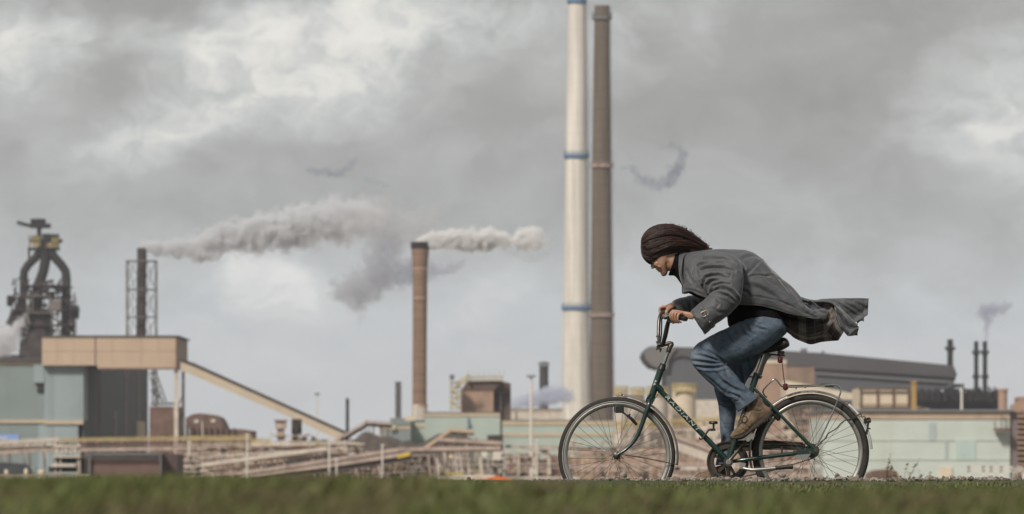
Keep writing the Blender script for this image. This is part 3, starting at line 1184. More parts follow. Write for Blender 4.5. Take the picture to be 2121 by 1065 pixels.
h1 = hall_box('workshop_hall', 'mint green workshop hall in front of the brown plant house', 1300, 880, 1036, 855, m_mint, 30, [(856, 863)])
h1b = MB()
for x0, x1, y0, y1 in ((969, 972, 865, 880), (971, 976, 878, 884), (968, 971, 884, 890)):
    h1b.face_box(x0, x1, y0, y1, 1299.5, 0.4)
part('emblem', h1b, m_blue, h1)
h2 = hall_box('workshop_hall', 'low mint green hall with two beige bands left of the front wheel', 1280, 1040, 1330, 871, m_mint, 30, [(872, 881), (897, 904)])
h3 = hall_box('workshop_hall', 'small stepped mint green hall at the foot of the medium reddish chimney', 1310, 850, 880, 872, m_mint, 30, [(879, 886)])
h4 = hall_box('workshop_hall', 'dark green workshop block with a lit cream window left of the medium chimney foot', 1290, 786, 850, 882, m_teal, 30, [(882, 889)])
hb = MB()
hb.face_box(839, 857, 861, 872, 1289, 1); hb.face_box(810, 819, 881, 890, 1289, 1)
part('vent_box', hb, m_cream, h4)
part('annex', MB().face_box(808, 850, 866, 881.5, 1292, 20), m_teal, h4)
h5 = hall_box('workshop_hall', 'flat beige roofed hall behind the tall mast', 1500, 1015, 1165, 848, m_palest, 30, [(849, 852)])
part('lower_wing', MB().face_box(1068, 1072, 852, 880, 1480, 3), m_greyst, h5)
# brown plant house on the roof
ph = thing('plant_house', (X(1000, 1330), CAM_Y + 1330, GZ), 'brown boxy plant house with yellow railed roof above the mint halls', 'building')
xa, xb, xc = 955, 1022, 1058
part('wall', MB().face_box(xa, xb, 809, 1000, 1330, 24), m_rust_l, ph)
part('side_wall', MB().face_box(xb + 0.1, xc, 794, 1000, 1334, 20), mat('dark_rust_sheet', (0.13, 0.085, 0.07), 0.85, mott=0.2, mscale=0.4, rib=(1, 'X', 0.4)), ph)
q = MB()
q.slab([(xa, 809), (967, 790), (1040, 789), (1040, 792), (xb, 809)], 1329.8, 1350)
q.slab([(xb, 809), (1040, 790), (1054, 793), (xc, 800), (xc, 812), (xb, 812)], 1332, 1350)
part('roof', q, mat('rust_roof', (0.12, 0.075, 0.065), 0.85, mott=0.2, mscale=0.4), ph)
q = MB()
for y in (779, 783.5, 788):
    q.face_box(968, 1042, y, y + 1.3, 1329, 0.3)
for i in range(13):
    q.face_box(968 + i * 6, 969.4 + i * 6, 778, 790, 1329, 0.3)
for x in (970, 980, 991, 1002, 1014, 1024, 1034, 1044):
    q.face_box(x, x + 0.9, 766, 779, 1331, 0.3)
q.face_box(967, 971, 775, 790, 1328, 0.8)
part('railing', q, m_yel, ph)
q = MB()
q.face_box(1028, 1056, 811, 813, 1333, 0.6); q.face_box(1036, 1038, 790, 850, 1333, 0.5)
part('pipe', q, m_palest, ph)
# stair tower
st = thing('stair_tower', (X(942, 1325), CAM_Y + 1325, GZ), 'thin yellow stair tower left of the brown plant house', 'tower')
q = MB()
for x in (932, 936, 947, 953):
    q.face_box(x, x + 1.4, 778 if x < 940 else 792, 850, 1325 + (x % 2), 0.4)
for y in (792, 800, 811, 822, 834, 845):
    q.face_box(932, 956, y, y + 2.2, 1324, 2.5)
for i, y in enumerate((800, 811, 822, 834)):
    q.beam(P(934, y + 11, 1324.5), P(952, y, 1324.5), 0.35) if i % 2 == 0 else q.beam(P(934, y, 1324.5), P(952, y + 11, 1324.5), 0.35)
q.beam(P(945, 800, 1324), P(968, 786, 1324), 0.5); q.beam(P(945, 792, 1324), P(968, 779, 1324), 0.3)
part('frame', q, m_yel, st)
part('cabin', MB().face_box(931.5, 941, 776, 786, 1323, 3), m_greyst, st)


def mast(label, px, y0, D, w=3.0, head=17, group=None, y1=1000, m_=None):
    t = thing('light_mast', (X(px, D), CAM_Y + D, GZ), label, 'light mast', group or 'light masts in the steelworks')
    q = MB()
    top = P(px, y0, D)
    q.tube([Vector((top.x, top.y, GZ)), top], [w * 0.6 * D / K, w * 0.42 * D / K], 10)
    part('pole', q, m_ or m_white, t, smooth=True)
    q = MB()
    s_ = D / K
    q.box(top, (head * s_, 0.5, 1.2 * s_))
    for i in range(5):
        q.box(top + Vector(((i - 2) * head * s_ / 5, -0.5, 0.9 * s_)), (head * s_ / 8, 0.5, 2.4 * s_), Matrix.Rotation(0.5, 3, 'X'))
    part('lamp_head', q, m_greyst, t)


mast('tall white light mast in front of the mint halls left of the front wheel', 1100, 780, 1000, 6.5, 19)
mast('thin pale light mast above the foot of the sloping gallery', 657, 817, 1400, 2.4, 12)
mast('thin light mast in front of the rusty domed building', 419, 868, 1000, 2.6, 6)
mast('short thin mast beside the domed building nearest the gallery legs', 392, 885, 1000, 2.4, 5)
mast('pale light mast standing behind the right mint hall beside the dark stack', 1992, 798, 1100, 6, 10)

# small stacks
def stack(label, px, y0, D, hw, m_, cap=None, lattice=False, y1=None, name='exhaust_stack', rings=()):
    t = thing(name, (X(px, D), CAM_Y + D, GZ), label, 'stack', 'slim exhaust stacks')
    s_ = D / K
    top = P(px, y0, D)
    q = MB()
    q.tube([Vector((top.x, top.y, GZ)), top, top - Vector((0, 0, 0.6))], [hw * 1.05 * s_, hw * s_, hw * 0.75 * s_], 20)
    part('pipe', q, m_, t, smooth=True)
    if cap:
        q = MB()
        q.lathe(P(px, y0, D), [(hw * 1.1 * s_, 2 * s_), (cap * s_, 4 * s_), (cap * 0.6 * s_, 7 * s_), (0.05, 8.5 * s_)], 20)
        for a in range(4):
            q.beam(P(px, y0, D) + Vector((hw * s_ * math.cos(a * 1.57), hw * s_ * math.sin(a * 1.57), -0.5)), P(px, y0 - 3, D) + Vector((hw * s_ * math.cos(a * 1.57), hw * s_ * math.sin(a * 1.57), 0)), 0.25)
        part('cap', q, m_greyst, t)
    if rings:
        q = MB()
        for y, over in rings:
            q.lathe(P(px, y, D), [(hw * s_, -1.6 * s_), ((hw + over) * s_, -1.0 * s_), ((hw + over) * s_, 2.2 * s_), (hw * s_, 2.4 * s_)], 16)
            for a in range(10):
                aa = a * math.pi / 5
                q.beam(P(px, y, D) + Vector(((hw + over) * s_ * math.cos(aa), (hw + over) * s_ * math.sin(aa), 0)), P(px, y - 6, D) + Vector(((hw + over) * s_ * math.cos(aa), (hw + over) * s_ * math.sin(aa), 0)), 0.22)
        part('gallery', q, m_, t)
    if lattice:
        q = MB()
        w = (hw + 1.6) * s_
        c = P(px, y0, D)
        for dx in (-w, w):
            for dy in (-w, w):
                q.beam((c.x + dx, c.y + dy, GZ), (c.x + dx, c.y + dy, c.z + 0.3), 0.3)
        z = c.z
        i = 0
        while z > Z(880, D):
            z2 = z - 2.2 * w
            for dy in (-w, w):
                q.beam((c.x - w, c.y + dy, z), (c.x + w, c.y + dy, z2), 0.22)
                q.beam((c.x + w, c.y + dy, z), (c.x - w, c.y + dy, z2), 0.22)
                q.beam((c.x - w, c.y + dy, z), (c.x + w, c.y + dy, z), 0.22)
            z = z2
        part('lattice', q, m_greyst, t)
    return t


stack('small black stack beside the foot of the sloping gallery', 719.5, 825, 1400, 3.4, m_black)
stack('grey lattice braced stack left of the medium reddish chimney', 825, 792, 1450, 3.6, m_greyst, lattice=True)
stack('short thick dark stack with a flat rain cap left of the white chimney', 1126.5, 757, 1700, 9.3, mat('slate_steel', (0.05, 0.052, 0.055), 0.8, mott=0.1, mscale=0.4), cap=13)
stack('dark stack rising from the right end of the long dark shed', 1968, 703, 1800, 6.0, m_black, rings=((724, 4), (726, 1)))
stack('left one of the two slim black stacks at the right', 2022, 707, 1900, 4.6, m_black, rings=((732, 3), (735, 1), (783, 2.4)))
stack('right one of the two slim black stacks, the one that gives off smoke', 2040, 707, 1900, 4.8, m_black, rings=((732, 3), (735, 1), (783, 2.4)))

# -------------------------------------------------------- right: long dark shed
LD = 1750.0
sh = thing('rolling_mill', (X(1640, LD), CAM_Y + LD, GZ), 'very long dark roofed mill shed with a rounded left end behind the cyclist', 'building')
q = MB()
q.slab([(1380, 1000), (1380, 760), (1372, 748), (1374, 728), (1700, 732), (1976, 760), (1982, 775), (1974, 800), (1940, 812), (1940, 1000)], LD, LD + 60)
part('wall', q, mat('mill_wall', (0.105, 0.108, 0.118), 0.8, mott=0.06, mscale=0.05, rib=(0.3, 'X', 0.4)), sh)
q = MB()
q.slab([(1352, 717), (1410, 719), (1560, 723), (1700, 731), (1975, 757), (1979, 782), (1700, 764), (1560, 757), (1480, 750), (1410, 737), (1380, 745), (1372, 762), (1352, 757), (1340, 745), (1334, 733), (1338, 722), (1345, 718)], LD - 1, LD + 62)
part('roof', q, mat('mill_roof', (0.085, 0.080, 0.085), 0.75, mott=0.1, mscale=0.05), sh)
q = MB()
q.slab([(1340, 722), (1352, 717.5), (1400, 719.5), (1400, 724), (1392, 732), (1385, 745), (1382, 765), (1366, 764), (1350, 757), (1338, 745), (1334.5, 733)], LD - 2, LD - 1.05)
part('rounded_end', q, mat('mill_end', (0.17, 0.158, 0.148), 0.75, mott=0.06, mscale=0.05), sh)
q = MB()
q.slab([(1690, 772), (1960, 790), (1960, 794), (1690, 776)], LD - 0.9, LD - 0.2)
part('wall_rail', q, m_greyroof, sh)
q = MB()
for x0, x1, y0, y1 in ((1660, 1672, 722, 731), (1704, 1708, 727, 733)):
    q.face_box(x0, x1, y0, y1, LD + 2, 6)
part('roof_vent', q, m_greyst, sh)
q = MB()
for i in range(14):
    x = 1640 + i * 24
    q.face_box(x, x + 10, 812, 826, LD - 0.6, 0.4)
part('window', q, m_shadow, sh)
q = MB()
q.face_box(1600, 2078, 812, 1000, LD - 30, 20)
rr = random.Random(11)
for i in range(70):
    x = rr.uniform(1890, 2075)
    h_ = rr.uniform(4, 18) * (1 - 0.4 * abs(x - 1960) / 120)
    q.face_box(x, x + rr.uniform(2, 9), 818 - h_, 830, LD - 34 - rr.uniform(0, 4), 3)
for i in range(24):
    x = rr.uniform(1940, 2070)
    y = rr.uniform(800, 820)
    q.beam(P(x, y, LD - 38), P(x + rr.uniform(-14, 14), y + rr.uniform(5, 14), LD - 38), 0.5)
q.face_box(1974, 1997, 795, 803, LD - 35, 4)
solo('furnace_plant', q, m_black, 'dark jumble of plant below the slim black stacks at the right', 'building')

# orange-brown and cream buildings behind the saddle and rear wheel
hall_box('brick_works', 'orange brown building with a cream roof edge just behind the saddle', 1150, 1572, 1629, 745, m_rust_l, 20, [(745, 753)], m_cream)
hall_box('brick_works', 'lower dull brown building right of the one behind the saddle', 1180, 1629, 1687, 757, mat('dull_brown_sheet', (0.30, 0.21, 0.16), 0.8, mott=0.15, mscale=0.3, rib=(1, 'X', 0.4), dirt=(0.16, 0.11, 0.09), dirt_amt=0.6), 20)
q = MB()
q.slab([(1628, 788), (1782, 818), (1782, 1000), (1628, 1000)], 1120, 1140)
solo('long_shed', q, m_cream, 'cream shed with a sloping roof behind the luggage rack', 'building')
q = MB()
q.slab([(1624, 828), (1790, 828), (1790, 850), (1624, 840)], 1110, 1119)
solo('low_roof', q, m_darkroof, 'dark low roof showing through the top of the rear wheel', 'building')
cb = hall_box('cream_store', 'cream store with dark frames right above the rear wheel', 1000, 1779, 1884, 803, m_cream, 20)
q = MB()
for x in (1781, 1816, 1849, 1880):
    q.face_box(x, x + 2.6, 804, 852, 999.4, 0.4)
for y in (805.5, 837):
    q.face_box(1779, 1884, y, y + 2.6, 999.2, 0.4)
part('frame', q, m_rust, cb)
q = MB(); q.face_box(1888, 1898, 793, 1000, 995, 1.2); q.face_box(1887, 1899, 790, 794, 994.8, 1.6)
solo('post', q, mat('ochre', (0.42, 0.27, 0.10), 0.7, mott=0.12, mscale=0.6), 'ochre square post right of the cream store', 'post')
q = MB()
q.slab([(1899, 840), (1930, 849), (1930, 1000), (1899, 1000)], 998, 1004)
solo('lean_to', q, m_tan, 'tan lean-to roof sloping down from the ochre post', 'building')

# silos with yellow rails behind the fork
for i, (x0, x1, y0, lab) in enumerate(((1272, 1300, 812, 'pale silo just right of the brown chimney foot'), (1306, 1335, 814, 'short pale silo second from the brown chimney foot'),
                                       (1340, 1384, 812, 'pale silo seen behind the bicycle fork'), (1392, 1441, 806, 'widest cream silo right of the bicycle head tube'))):
    D = 1200 + 8 * i
    cx = (x0 + x1) / 2
    t = thing('silo', (X(cx, D), CAM_Y + D, GZ), lab, 'silo', 'silos with yellow rails')
    r = (x1 - x0) / 2 * D / K
    top = P(cx, y0, D)
    part('tank', MB().tube([Vector((top.x, top.y, GZ)), top, top + Vector((0, 0, 0.5))], [r, r, r * 0.3], 28), m_cream if i == 3 else m_palest, t, smooth=True)
    q = MB()
    for dz in (0.5, 1.1):
        q.lathe(top + Vector((0, 0, dz)), [(r - 0.1, -0.13), (r, -0.13), (r, 0.13), (r - 0.1, 0.13), (r - 0.1, -0.13)], 24, cap=False)
    for k in range(14):
        a = k * math.pi / 7
        q.beam(top + Vector((r * math.cos(a), r * math.sin(a), -0.6)), top + Vector((r * math.cos(a), r * math.sin(a), 1.25)), 0.16)
    q.box(top + Vector((0, -r - 0.2, -0.4)), (2 * r, 0.5, 0.5))
    part('railing', q, m_yel, t)

# right mint hall
RD = 900.0
rh = thing('storage_hall', (X(1950, RD), CAM_Y + RD, GZ), 'large pale mint storage hall with a tan eave at the right edge', 'building')
part('wall', MB().face_box(1705, 2092, 868, 0, RD, 40, True), mat('pale_mint_cladding', (0.56, 0.615, 0.56), 0.6, mott=0.06, mscale=0.15, rib=(1.2, 'X', 0.25), dirt=(0.46, 0.40, 0.32), dirt_amt=0.4, dirt_scale=(1, 1, 0.15)), rh)
part('eave_band', MB().face_box(1705, 2092, 852, 868, RD - 0.2, 40.2), m_tan, rh)
part('roof', MB().face_box(1700, 2104, 848.5, 852, RD - 0.8, 42), mat('blue_grey_roof', (0.20, 0.22, 0.25), 0.6, mott=0.08, mscale=0.3), rh)
part('shaded_side', MB().face_box(2092.3, 2107, 853, 0, RD + 0.6, 30, True), mat('shaded_side_sheet', (0.20, 0.165, 0.165), 0.8, mott=0.1, mscale=0.3, rib=(1, 'X', 0.4)), rh)  # strip for the hall's right side, its shade put into the colour
part('door', MB().face_box(1980, 2021, 913, 953, RD - 0.15, 0.3), mat('sea_green_door', (0.46, 0.57, 0.53), 0.6, mott=0.06, mscale=0.5), rh)
q = MB(); q.face_box(1924, 1938, 875, 913, RD - 0.15, 0.3); q.face_box(1957, 1963, 914, 952, RD - 0.15, 0.3)
part('window', q, mat('grey_glass', (0.42, 0.49, 0.49), 0.4, mott=0.08, mscale=0.5), rh)
q = MB(); q.face_box(1706, 2092, 911, 913, RD - 0.12, 0.2); q.face_box(1706, 2092, 951, 953, RD - 0.12, 0.2)
part('joint', q, mat('mint_joint', (0.50, 0.56, 0.51), 0.6, mott=0.06, mscale=0.5), rh)
q = MB(); q.face_box(2060, 2092, 887, 893, RD - 2.5, 2); q.face_box(2060, 2062, 872, 888, RD - 2.4, 0.2); q.face_box(2074, 2076, 852, 890, RD - 1.4, 0.3); q.face_box(2089, 2090.5, 872, 888, RD - 2.4, 0.2)
part('balcony', q, m_rust, rh)
q = MB(); q.face_box(1946, 1972, 968, 1000, RD - 0.3, 0.4)
part('gate', q, m_cream, rh)
q = MB()
c = P(2077, 850, RD + 10)
q.lathe((c.x, c.y, 0), [(0.72, GZ), (0.72, Z(812, RD + 10)), (0.84, Z(811, RD + 10)), (0.84, Z(806, RD + 10)), (0.6, Z(805, RD + 10))], 20)
solo('brick_stack', q, m_rust_l, 'short orange brown brick stack on the mint hall roof at the right', 'stack', smooth=True)
q = MB(); q.face_box(2100, 2140, 846, 1000, 960, 20); q.face_box(2112, 2140, 822, 846, 962, 10); q.beam(P(2094, 846, 958), P(2112, 838, 958), 1.0)
for y in range(860, 985, 11):
    q.face_box(2107, 2140, y, y + 4.5, 958, 2)
solo('brown_works', q, m_rust_l, 'orange brown works building cut by the right edge', 'building')
mb = MB()
for y in (966.5, 974):
    mb.face_box(2004, 2140, y, y + 3.5, 500, 0.25)
for x in (2004, 2034, 2050, 2071, 2099, 2118):
    mb.face_box(x, x + 6, 966, 1000, 500, 0.25)
solo('railing', mb, m_white, 'white railing low at the right edge in front of the mint hall', 'railing')
q = MB()
q.slab([(1795, 1000), (1800, 980), (1815, 974), (1845, 972), (1858, 978), (1868, 1000)], 620, 626)
solo('soil_heap', q, m_rust, 'small reddish brown heap behind the rear wheel', 'heap')

# -------------------------------------------------------- foreground pipe bridges, belts and plant (left half)
def pipe_bridge(label, pa, pb, D, n=4, pitch=5.0, r=1.4, ms=None, rail=None, legs=12, leg_m=None, seed=0, deck=True, group=None, leg_w=2.2):
    """pipes laid side by side on trestles, from photo point pa to pb"""
    rr_ = random.Random(seed)
    t = thing('pipe_bridge', (X((pa[0] + pb[0]) / 2, D), CAM_Y + D, GZ), label, 'pipe bridge', group or 'pipe bridges of the steelworks')
    s_ = D / K
    by = {}
    for i in range(n):
        a = P(pa[0], pa[1] + i * pitch, D - 0.6 * (i % 2)); b = P(pb[0], pb[1] + i * pitch, D - 0.6 * (i % 2))
        m_ = rr_.choice(ms)
        mbx = by.setdefault(m_.name, (m_, MB()))[1]
        rad = r * s_ * rr_.uniform(0.7, 1.25)
        k = 14
        # occasional expansion loops
        pts = []
        for j in range(k + 1):
            pts.append(a.lerp(b, j / k))
        mbx.tube(pts, rad, 8)
        for j in range(rr_.randint(2, 5)):
            c = a.lerp(b, rr_.random())
            mbx.box(c, (rr_.uniform(0.3, 1.6), rad * 2.6, rad * 2.6))
    for m_, mbx in by.values():
        part('pipe', mbx, m_, t, smooth=True)
    q = MB()
    for j in range(legs):
        f = (j + 0.5 + rr_.uniform(-0.42, 0.42)) / legs
        top = P(pa[0] + (pb[0] - pa[0]) * f, pa[1] + (pb[1] - pa[1]) * f, D)
        w = leg_w * s_ * rr_.uniform(0.45, 1.1)
        q.beam((top.x, top.y + 1, GZ), (top.x, top.y + 1, top.z + 0.4), w)
        q.beam((top.x, top.y + 3, GZ), (top.x, top.y + 3, top.z + 0.4), w)
        for i in range(n):
            zz = top.z - (i + 0.55) * pitch * s_
            if i in (0, n - 1):
                q.box((top.x, top.y + 1, zz), (w * 1.6, 4.5, 0.22))
    part('trestle', q, leg_m or rr_.choice([m_palest, m_pinkst, m_rust, m_rust_l]), t)
    if deck:
        q = MB()
        a = P(pa[0], pa[1] + n * pitch, D - 0.4); b = P(pb[0], pb[1] + n * pitch, D - 0.4)
        q.beam(a, b, 3.0, 0.5)
        part('deck', q, leg_m or m_pinkst, t)
    if rail:
        q = MB()
        for dy in (2.2, 4.6, 7.0):
            q.beam(P(pa[0], pa[1] - dy, D - 1), P(pb[0], pb[1] - dy, D - 1), 0.09)
        L = int(abs(pb[0] - pa[0]) / 5)
        for j in range(L + 1):
            f = j / L
            x_, y_ = pa[0] + (pb[0] - pa[0]) * f, pa[1] + (pb[1] - pa[1]) * f
            q.beam(P(x_, y_, D - 1), P(x_, y_ - 7.2, D - 1), 0.14)
        part('railing', q, rail, t)
    return t


PM = [m_pinkst, m_palest, m_rust_l, m_rust, m_cream, m_greyst]
pipe_bridge('long pale pipe bridge running level across the teal hall at the left edge', (-40, 922), (120, 913), 880, 3, 6, 2.4, [m_palest, m_palest, m_pinkst], m_palest, 7, seed=1)
pipe_bridge('yellow railed pipe bridge in front of the dark side wall of the hall', (118, 915), (520, 909), 900, 3, 6, 1.8, PM, m_yel, 13, seed=2)
pipe_bridge('yellow railed pipe bridge below the domed building', (395, 912), (560, 916), 980, 2, 5, 1.6, [m_yel, m_palest], m_yel, 8, seed=3)
pipe_bridge('pinkish pipe bridge rising slowly to the right below the sloping gallery', (380, 950), (720, 928), 860, 4, 6, 2.0, PM, None, 12, seed=4)
pipe_bridge('lowest brown pipe bridge just above the grass below the sloping gallery', (366, 968), (590, 950), 800, 4, 6, 2.0, [m_pinkst, m_rust_l, m_rust, m_palest], None, 12, seed=5)
pipe_bridge('pipe bridge with pale pipes behind the brown corrugated tank', (360, 925), (720, 921), 930, 3, 5, 1.6, PM, m_palest, 12, seed=6)
pipe_bridge('level pale steel pipe bridge left of the front wheel in front of the mint halls', (1045, 925), (1200, 925), 820, 3, 22, 1.5, [m_palest, m_pinkst], None, 4, m_palest, seed=7, leg_w=6)
pipe_bridge('upper pipe bridge running behind the front wheel', (1160, 930), (1470, 925), 860, 4, 9, 1.8, PM, None, 8, seed=9)
pipe_bridge('yellow railed pipe bridge seen behind the down tube of the bicycle', (1272, 880), (1560, 868), 1050, 2, 8, 2.0, [m_yel, m_palest], m_yel, 8, seed=10)
pipe_bridge('dusty pink pipe bridge seen through the rear wheel', (1560, 890), (1706, 885), 980, 6, 14, 2.4, [m_pinkst, m_rust_l, m_palest], None, 6, seed=11)
pipe_bridge('low pale pipe bridge close to the ground behind the cranks', (1380, 962), (1700, 958), 760, 3, 9, 2.0, [m_palest, m_pinkst], None, 8, seed=12)

# belts
def conveyor(label, pa, pb, D, th, m_, legs=6, m_leg=None, roofm=None, rails=None):
    t = thing('belt_conveyor', (X((pa[0] + pb[0]) / 2, D), CAM_Y + D, GZ), label, 'belt conveyor', 'belt conveyors of the steelworks')
    q = MB()
    q.slab([pa, pb, (pb[0], pb[1] + th), (pa[0], pa[1] + th)], D, D + 3)
    part('belt_bed', q, m_, t)
    q = MB()
    for j in range(legs):
        f = (j + 0.5 + 0.35 * math.sin(j * 5.3 + pa[0])) / legs
        top = P(pa[0] + (pb[0] - pa[0]) * f, pa[1] + (pb[1] - pa[1]) * f + th, D)
        q.beam((top.x, top.y + 0.6, GZ), (top.x - 0.8, top.y + 0.6, top.z), 0.24)
        q.beam((top.x, top.y + 2.2, GZ), (top.x + 0.8, top.y + 2.2, top.z), 0.24)
    part('trestle', q, m_leg or m_pinkst, t)
    q = MB()
    q.beam(P(pa[0], pa[1] - 0.5, D - 0.3), P(pb[0], pb[1] - 0.5, D - 0.3), 0.35)
    q.beam(P(pa[0], pa[1] - 4.5, D - 0.3), P(pb[0], pb[1] - 4.5, D - 0.3), 0.18)
    L = max(4, int(abs(pb[0] - pa[0]) / 8))
    for j in range(L + 1):
        f = j / L
        q.beam(P(pa[0] + (pb[0] - pa[0]) * f, pa[1] + (pb[1] - pa[1]) * f, D - 0.3), P(pa[0] + (pb[0] - pa[0]) * f, pa[1] + (pb[1] - pa[1]) * f - 5, D - 0.3), 0.15)
    part('handrail', q, rails or m_pinkst, t)
    return t


conveyor('long rusty belt conveyor climbing gently from the grass to the right', (494, 984), (828, 933), 776, 7, m_rust, 5)
conveyor('level rusty belt conveyor continuing the long climbing belt to the right', (828, 933), (1036, 930), 778, 5, m_rust, 3, m_palest)
conveyor('beige belt conveyor climbing to the right below the sloping gallery', (367, 972), (676, 931), 790, 5, m_cream, 7, m_palest, rails=m_palest)
q = MB(); q.slab([(380, 1000), (380, 982), (676, 941), (720, 941), (720, 1000)], 806, 815)  # added dark slab standing in for the shade under the belt
solo('backing_block', q, m_darkbr, 'added dark slab for the shaded space under the beige belt conveyor', 'building')
conveyor('long dark lower belt conveyor below and parallel to the rusty one', (500, 993), (850, 941), 768, 13, mat('dusty_dark', (0.10, 0.085, 0.08), 0.85, mott=0.2, mscale=0.4), 6, m_rust)
conveyor('steep rusty belt conveyor climbing to the stockpile left of the mint hall', (880, 930), (932, 893), 820, 6, m_rust_l, 2, rails=m_tan)
conveyor('short level orange brown conveyor head at the top of the steep belt', (932, 892), (981, 896), 820, 6, m_rust, 2, m_palest, rails=m_tan)
conveyor('dark belt conveyor rising behind the foot of the sloping gallery', (690, 918), (760, 876), 1150, 8, m_darkbr, 4)
conveyor('dark level conveyor between the sloping gallery foot and the green block', (757, 876), (812, 879), 1150, 7, m_darkbr, 4)
conveyor('brown belt conveyor in front of the stockpile', (905, 912), (1040, 920), 810, 5, m_rust, 3, m_palest)
conveyor('wide pale sloping conveyor seen through the rear half of the front wheel', (1395, 905), (1520, 950), 800, 26, m_palest, 4)

# added blocks behind the pipes; the dark ones stand in for shaded voids
for i_, (x0, x1, y0, D_, m_, lab) in enumerate((
        (380, 700, 938, 1060, m_darkbr, 'added dark block for the shaded voids behind the pipe bridges below the sloping gallery'),
        (700, 880, 950, 1040, m_rust, 'low rusty shed behind the crusher plants'),
        (880, 1042, 908, 1030, m_darkbr, 'added dark brown block for the shaded voids behind the steep rusty belt'),
        (1046, 1200, 946, 1010, m_rust, 'rusty shed behind the pale girders left of the front wheel'),
        (1200, 1420, 935, 1060, m_rust_l, 'orange brown shed seen through the spokes of the front wheel'),
        (1420, 1705, 915, 1060, m_rust_l, 'orange brown shed behind the cranks and rear wheel'))):
    q = MB()
    n_ = 5
    for k in range(n_):
        xa_, xb_ = x0 + (x1 - x0) * k / n_, x0 + (x1 - x0) * (k + 1) / n_
        q.face_box(xa_, xb_, y0 + (7 * math.sin(k * 2.3 + i_)), 1000, D_ + 1.5 * (k % 2), 14)
    solo('backing_block', q, m_, lab, 'building', group='added low blocks behind the pipes')

# stockpiles
def heap(label, pts, D, depth, m_, seed):
    t0 = [P(x, y, D) for x, y in pts]
    q = MB()
    nx = len(pts)
    vs, fs = [], []
    rows = 7
    for j in range(rows):
        f = j / (rows - 1)
        hgt = math.sin(math.pi * f)
        for i, p_ in enumerate(t0):
            z = GZ + (p_.z - GZ) * hgt
            n_ = mnoise.noise(Vector((p_.x * 0.3, f * 5, seed))) * 0.8 + mnoise.noise(Vector((p_.x * 1.1, f * 15, seed))) * 0.7
            vs.append((p_.x + n_, p_.y - depth / 2 + depth * f, z + n_ * hgt * 0.7))
    for j in range(rows - 1):
        for i in range(nx - 1):
            fs.append((j * nx + i, j * nx + i + 1, (j + 1) * nx + i + 1, (j + 1) * nx + i))
    q.add(vs, fs)
    solo('ore_heap', q, m_, label, 'ore heap', smooth='all')


def ridge(a):
    out_ = []
    for (x0, y0), (x1, y1) in zip(a[:-1], a[1:]):
        n_ = max(2, int(abs(x1 - x0) / 6))
        for i in range(n_):
            out_.append((x0 + (x1 - x0) * i / n_, y0 + (y1 - y0) * i / n_ + random.uniform(-1.2, 1.2)))
    out_.append(a[-1])
    return out_


heap('dark ore heap climbing up to the mint hall left of the plant house', ridge([(800, 960), (845, 932), (880, 914), (905, 899), (940, 892), (955, 900), (1010, 922), (1040, 945)]), 1000, 40, m_coal, 1)
heap('dark ore heap at the foot of the sloping gallery', ridge([(690, 930), (720, 918), (750, 899), (790, 902), (840, 914), (880, 930)]), 1080, 40, m_coal, 2)
heap('low brown ore heap behind the pipe bridges left of centre', ridge([(590, 930), (640, 915), (680, 910), (730, 925)]), 1100, 40, m_coal, 3)

# corrugated tank and shed at the left
tk = thing('settling_tank', (X(275, 700), CAM_Y + 700, GZ), 'wide brown corrugated tank with a grey rim above the grass at the left', 'tank')
part('wall', MB().face_box(186, 333, 943, 0, 700, 12, True), mat('purple_brown_sheet', (0.235, 0.15, 0.13), 0.85, mott=0.1, mscale=0.5, rib=(1.6, 'X', 0.8), dirt=(0.14, 0.09, 0.08), dirt_amt=0.5), tk)
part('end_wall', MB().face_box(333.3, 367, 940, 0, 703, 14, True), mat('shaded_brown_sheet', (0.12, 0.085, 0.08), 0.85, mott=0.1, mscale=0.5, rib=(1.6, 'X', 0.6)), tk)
q = MB(); q.face_box(178, 335, 938, 943, 699.5, 13)
for i in range(22):
    q.face_box(188 + i * 6.6, 190 + i * 6.6, 940, 953, 699.3, 0.3)
q.face_box(331, 334, 940, 1000, 699.4, 0.4); q.face_box(183, 187, 940, 1000, 699.4, 0.4)
part('rim', q, m_greyst, tk)
sw = thing('switch_house', (X(140, 720), CAM_Y + 720, GZ), 'pale open steel platform house left of the brown corrugated tank', 'platform')
q = MB()
for x in (114, 124, 160, 164):
    q.face_box(x, x + 2.2, 918, 1000, 720, 0.4)
q.face_box(110, 166, 922, 926, 719.6, 4); q.face_box(108, 166, 945, 948, 719.6, 4); q.face_box(107, 156, 961, 967, 719.5, 4)
for i in range(5):
    q.face_box(116 + i * 9, 122 + i * 9, 929 + i % 2 * 3, 938, 719.8, 2)
part('frame', q, m_palest, sw)
q = MB(); q.face_box(112, 160, 948, 960, 722, 3); q.face_box(100, 160, 967, 978, 722, 3); q.face_box(162, 174, 948, 1000, 723, 3)
part('cabinet', q, m_darkbr, sw)
q = MB(); q.slab([(-20, 985), (-20, 960), (0, 958), (45, 961), (55, 972), (58, 986)], 560, 566)
solo('covered_trailer', q, mat('tarpaulin', (0.05, 0.055, 0.065), 0.6, mott=0.15, mscale=1), 'dark tarpaulin covered trailer low at the left edge', 'trailer')
for px, py, lab in ((13, 976, 'small white round tank in front of the dark trailer'), (54, 974, 'pale barrel at the right end of the dark trailer'), (86, 977, 'wide pale tank between the trailer and the platform house')):
    c = P(px, py, 555)
    w_ = 8 if px == 86 else 4
    q = MB(); q.tube([Vector((c.x, c.y, GZ)), c, c + Vector((0, 0, 0.15))], [w_ * 555 / K, w_ * 555 / K, w_ * 0.6 * 555 / K], 16)
    solo('storage_tank', q, m_cream, lab, 'tank', smooth=True)
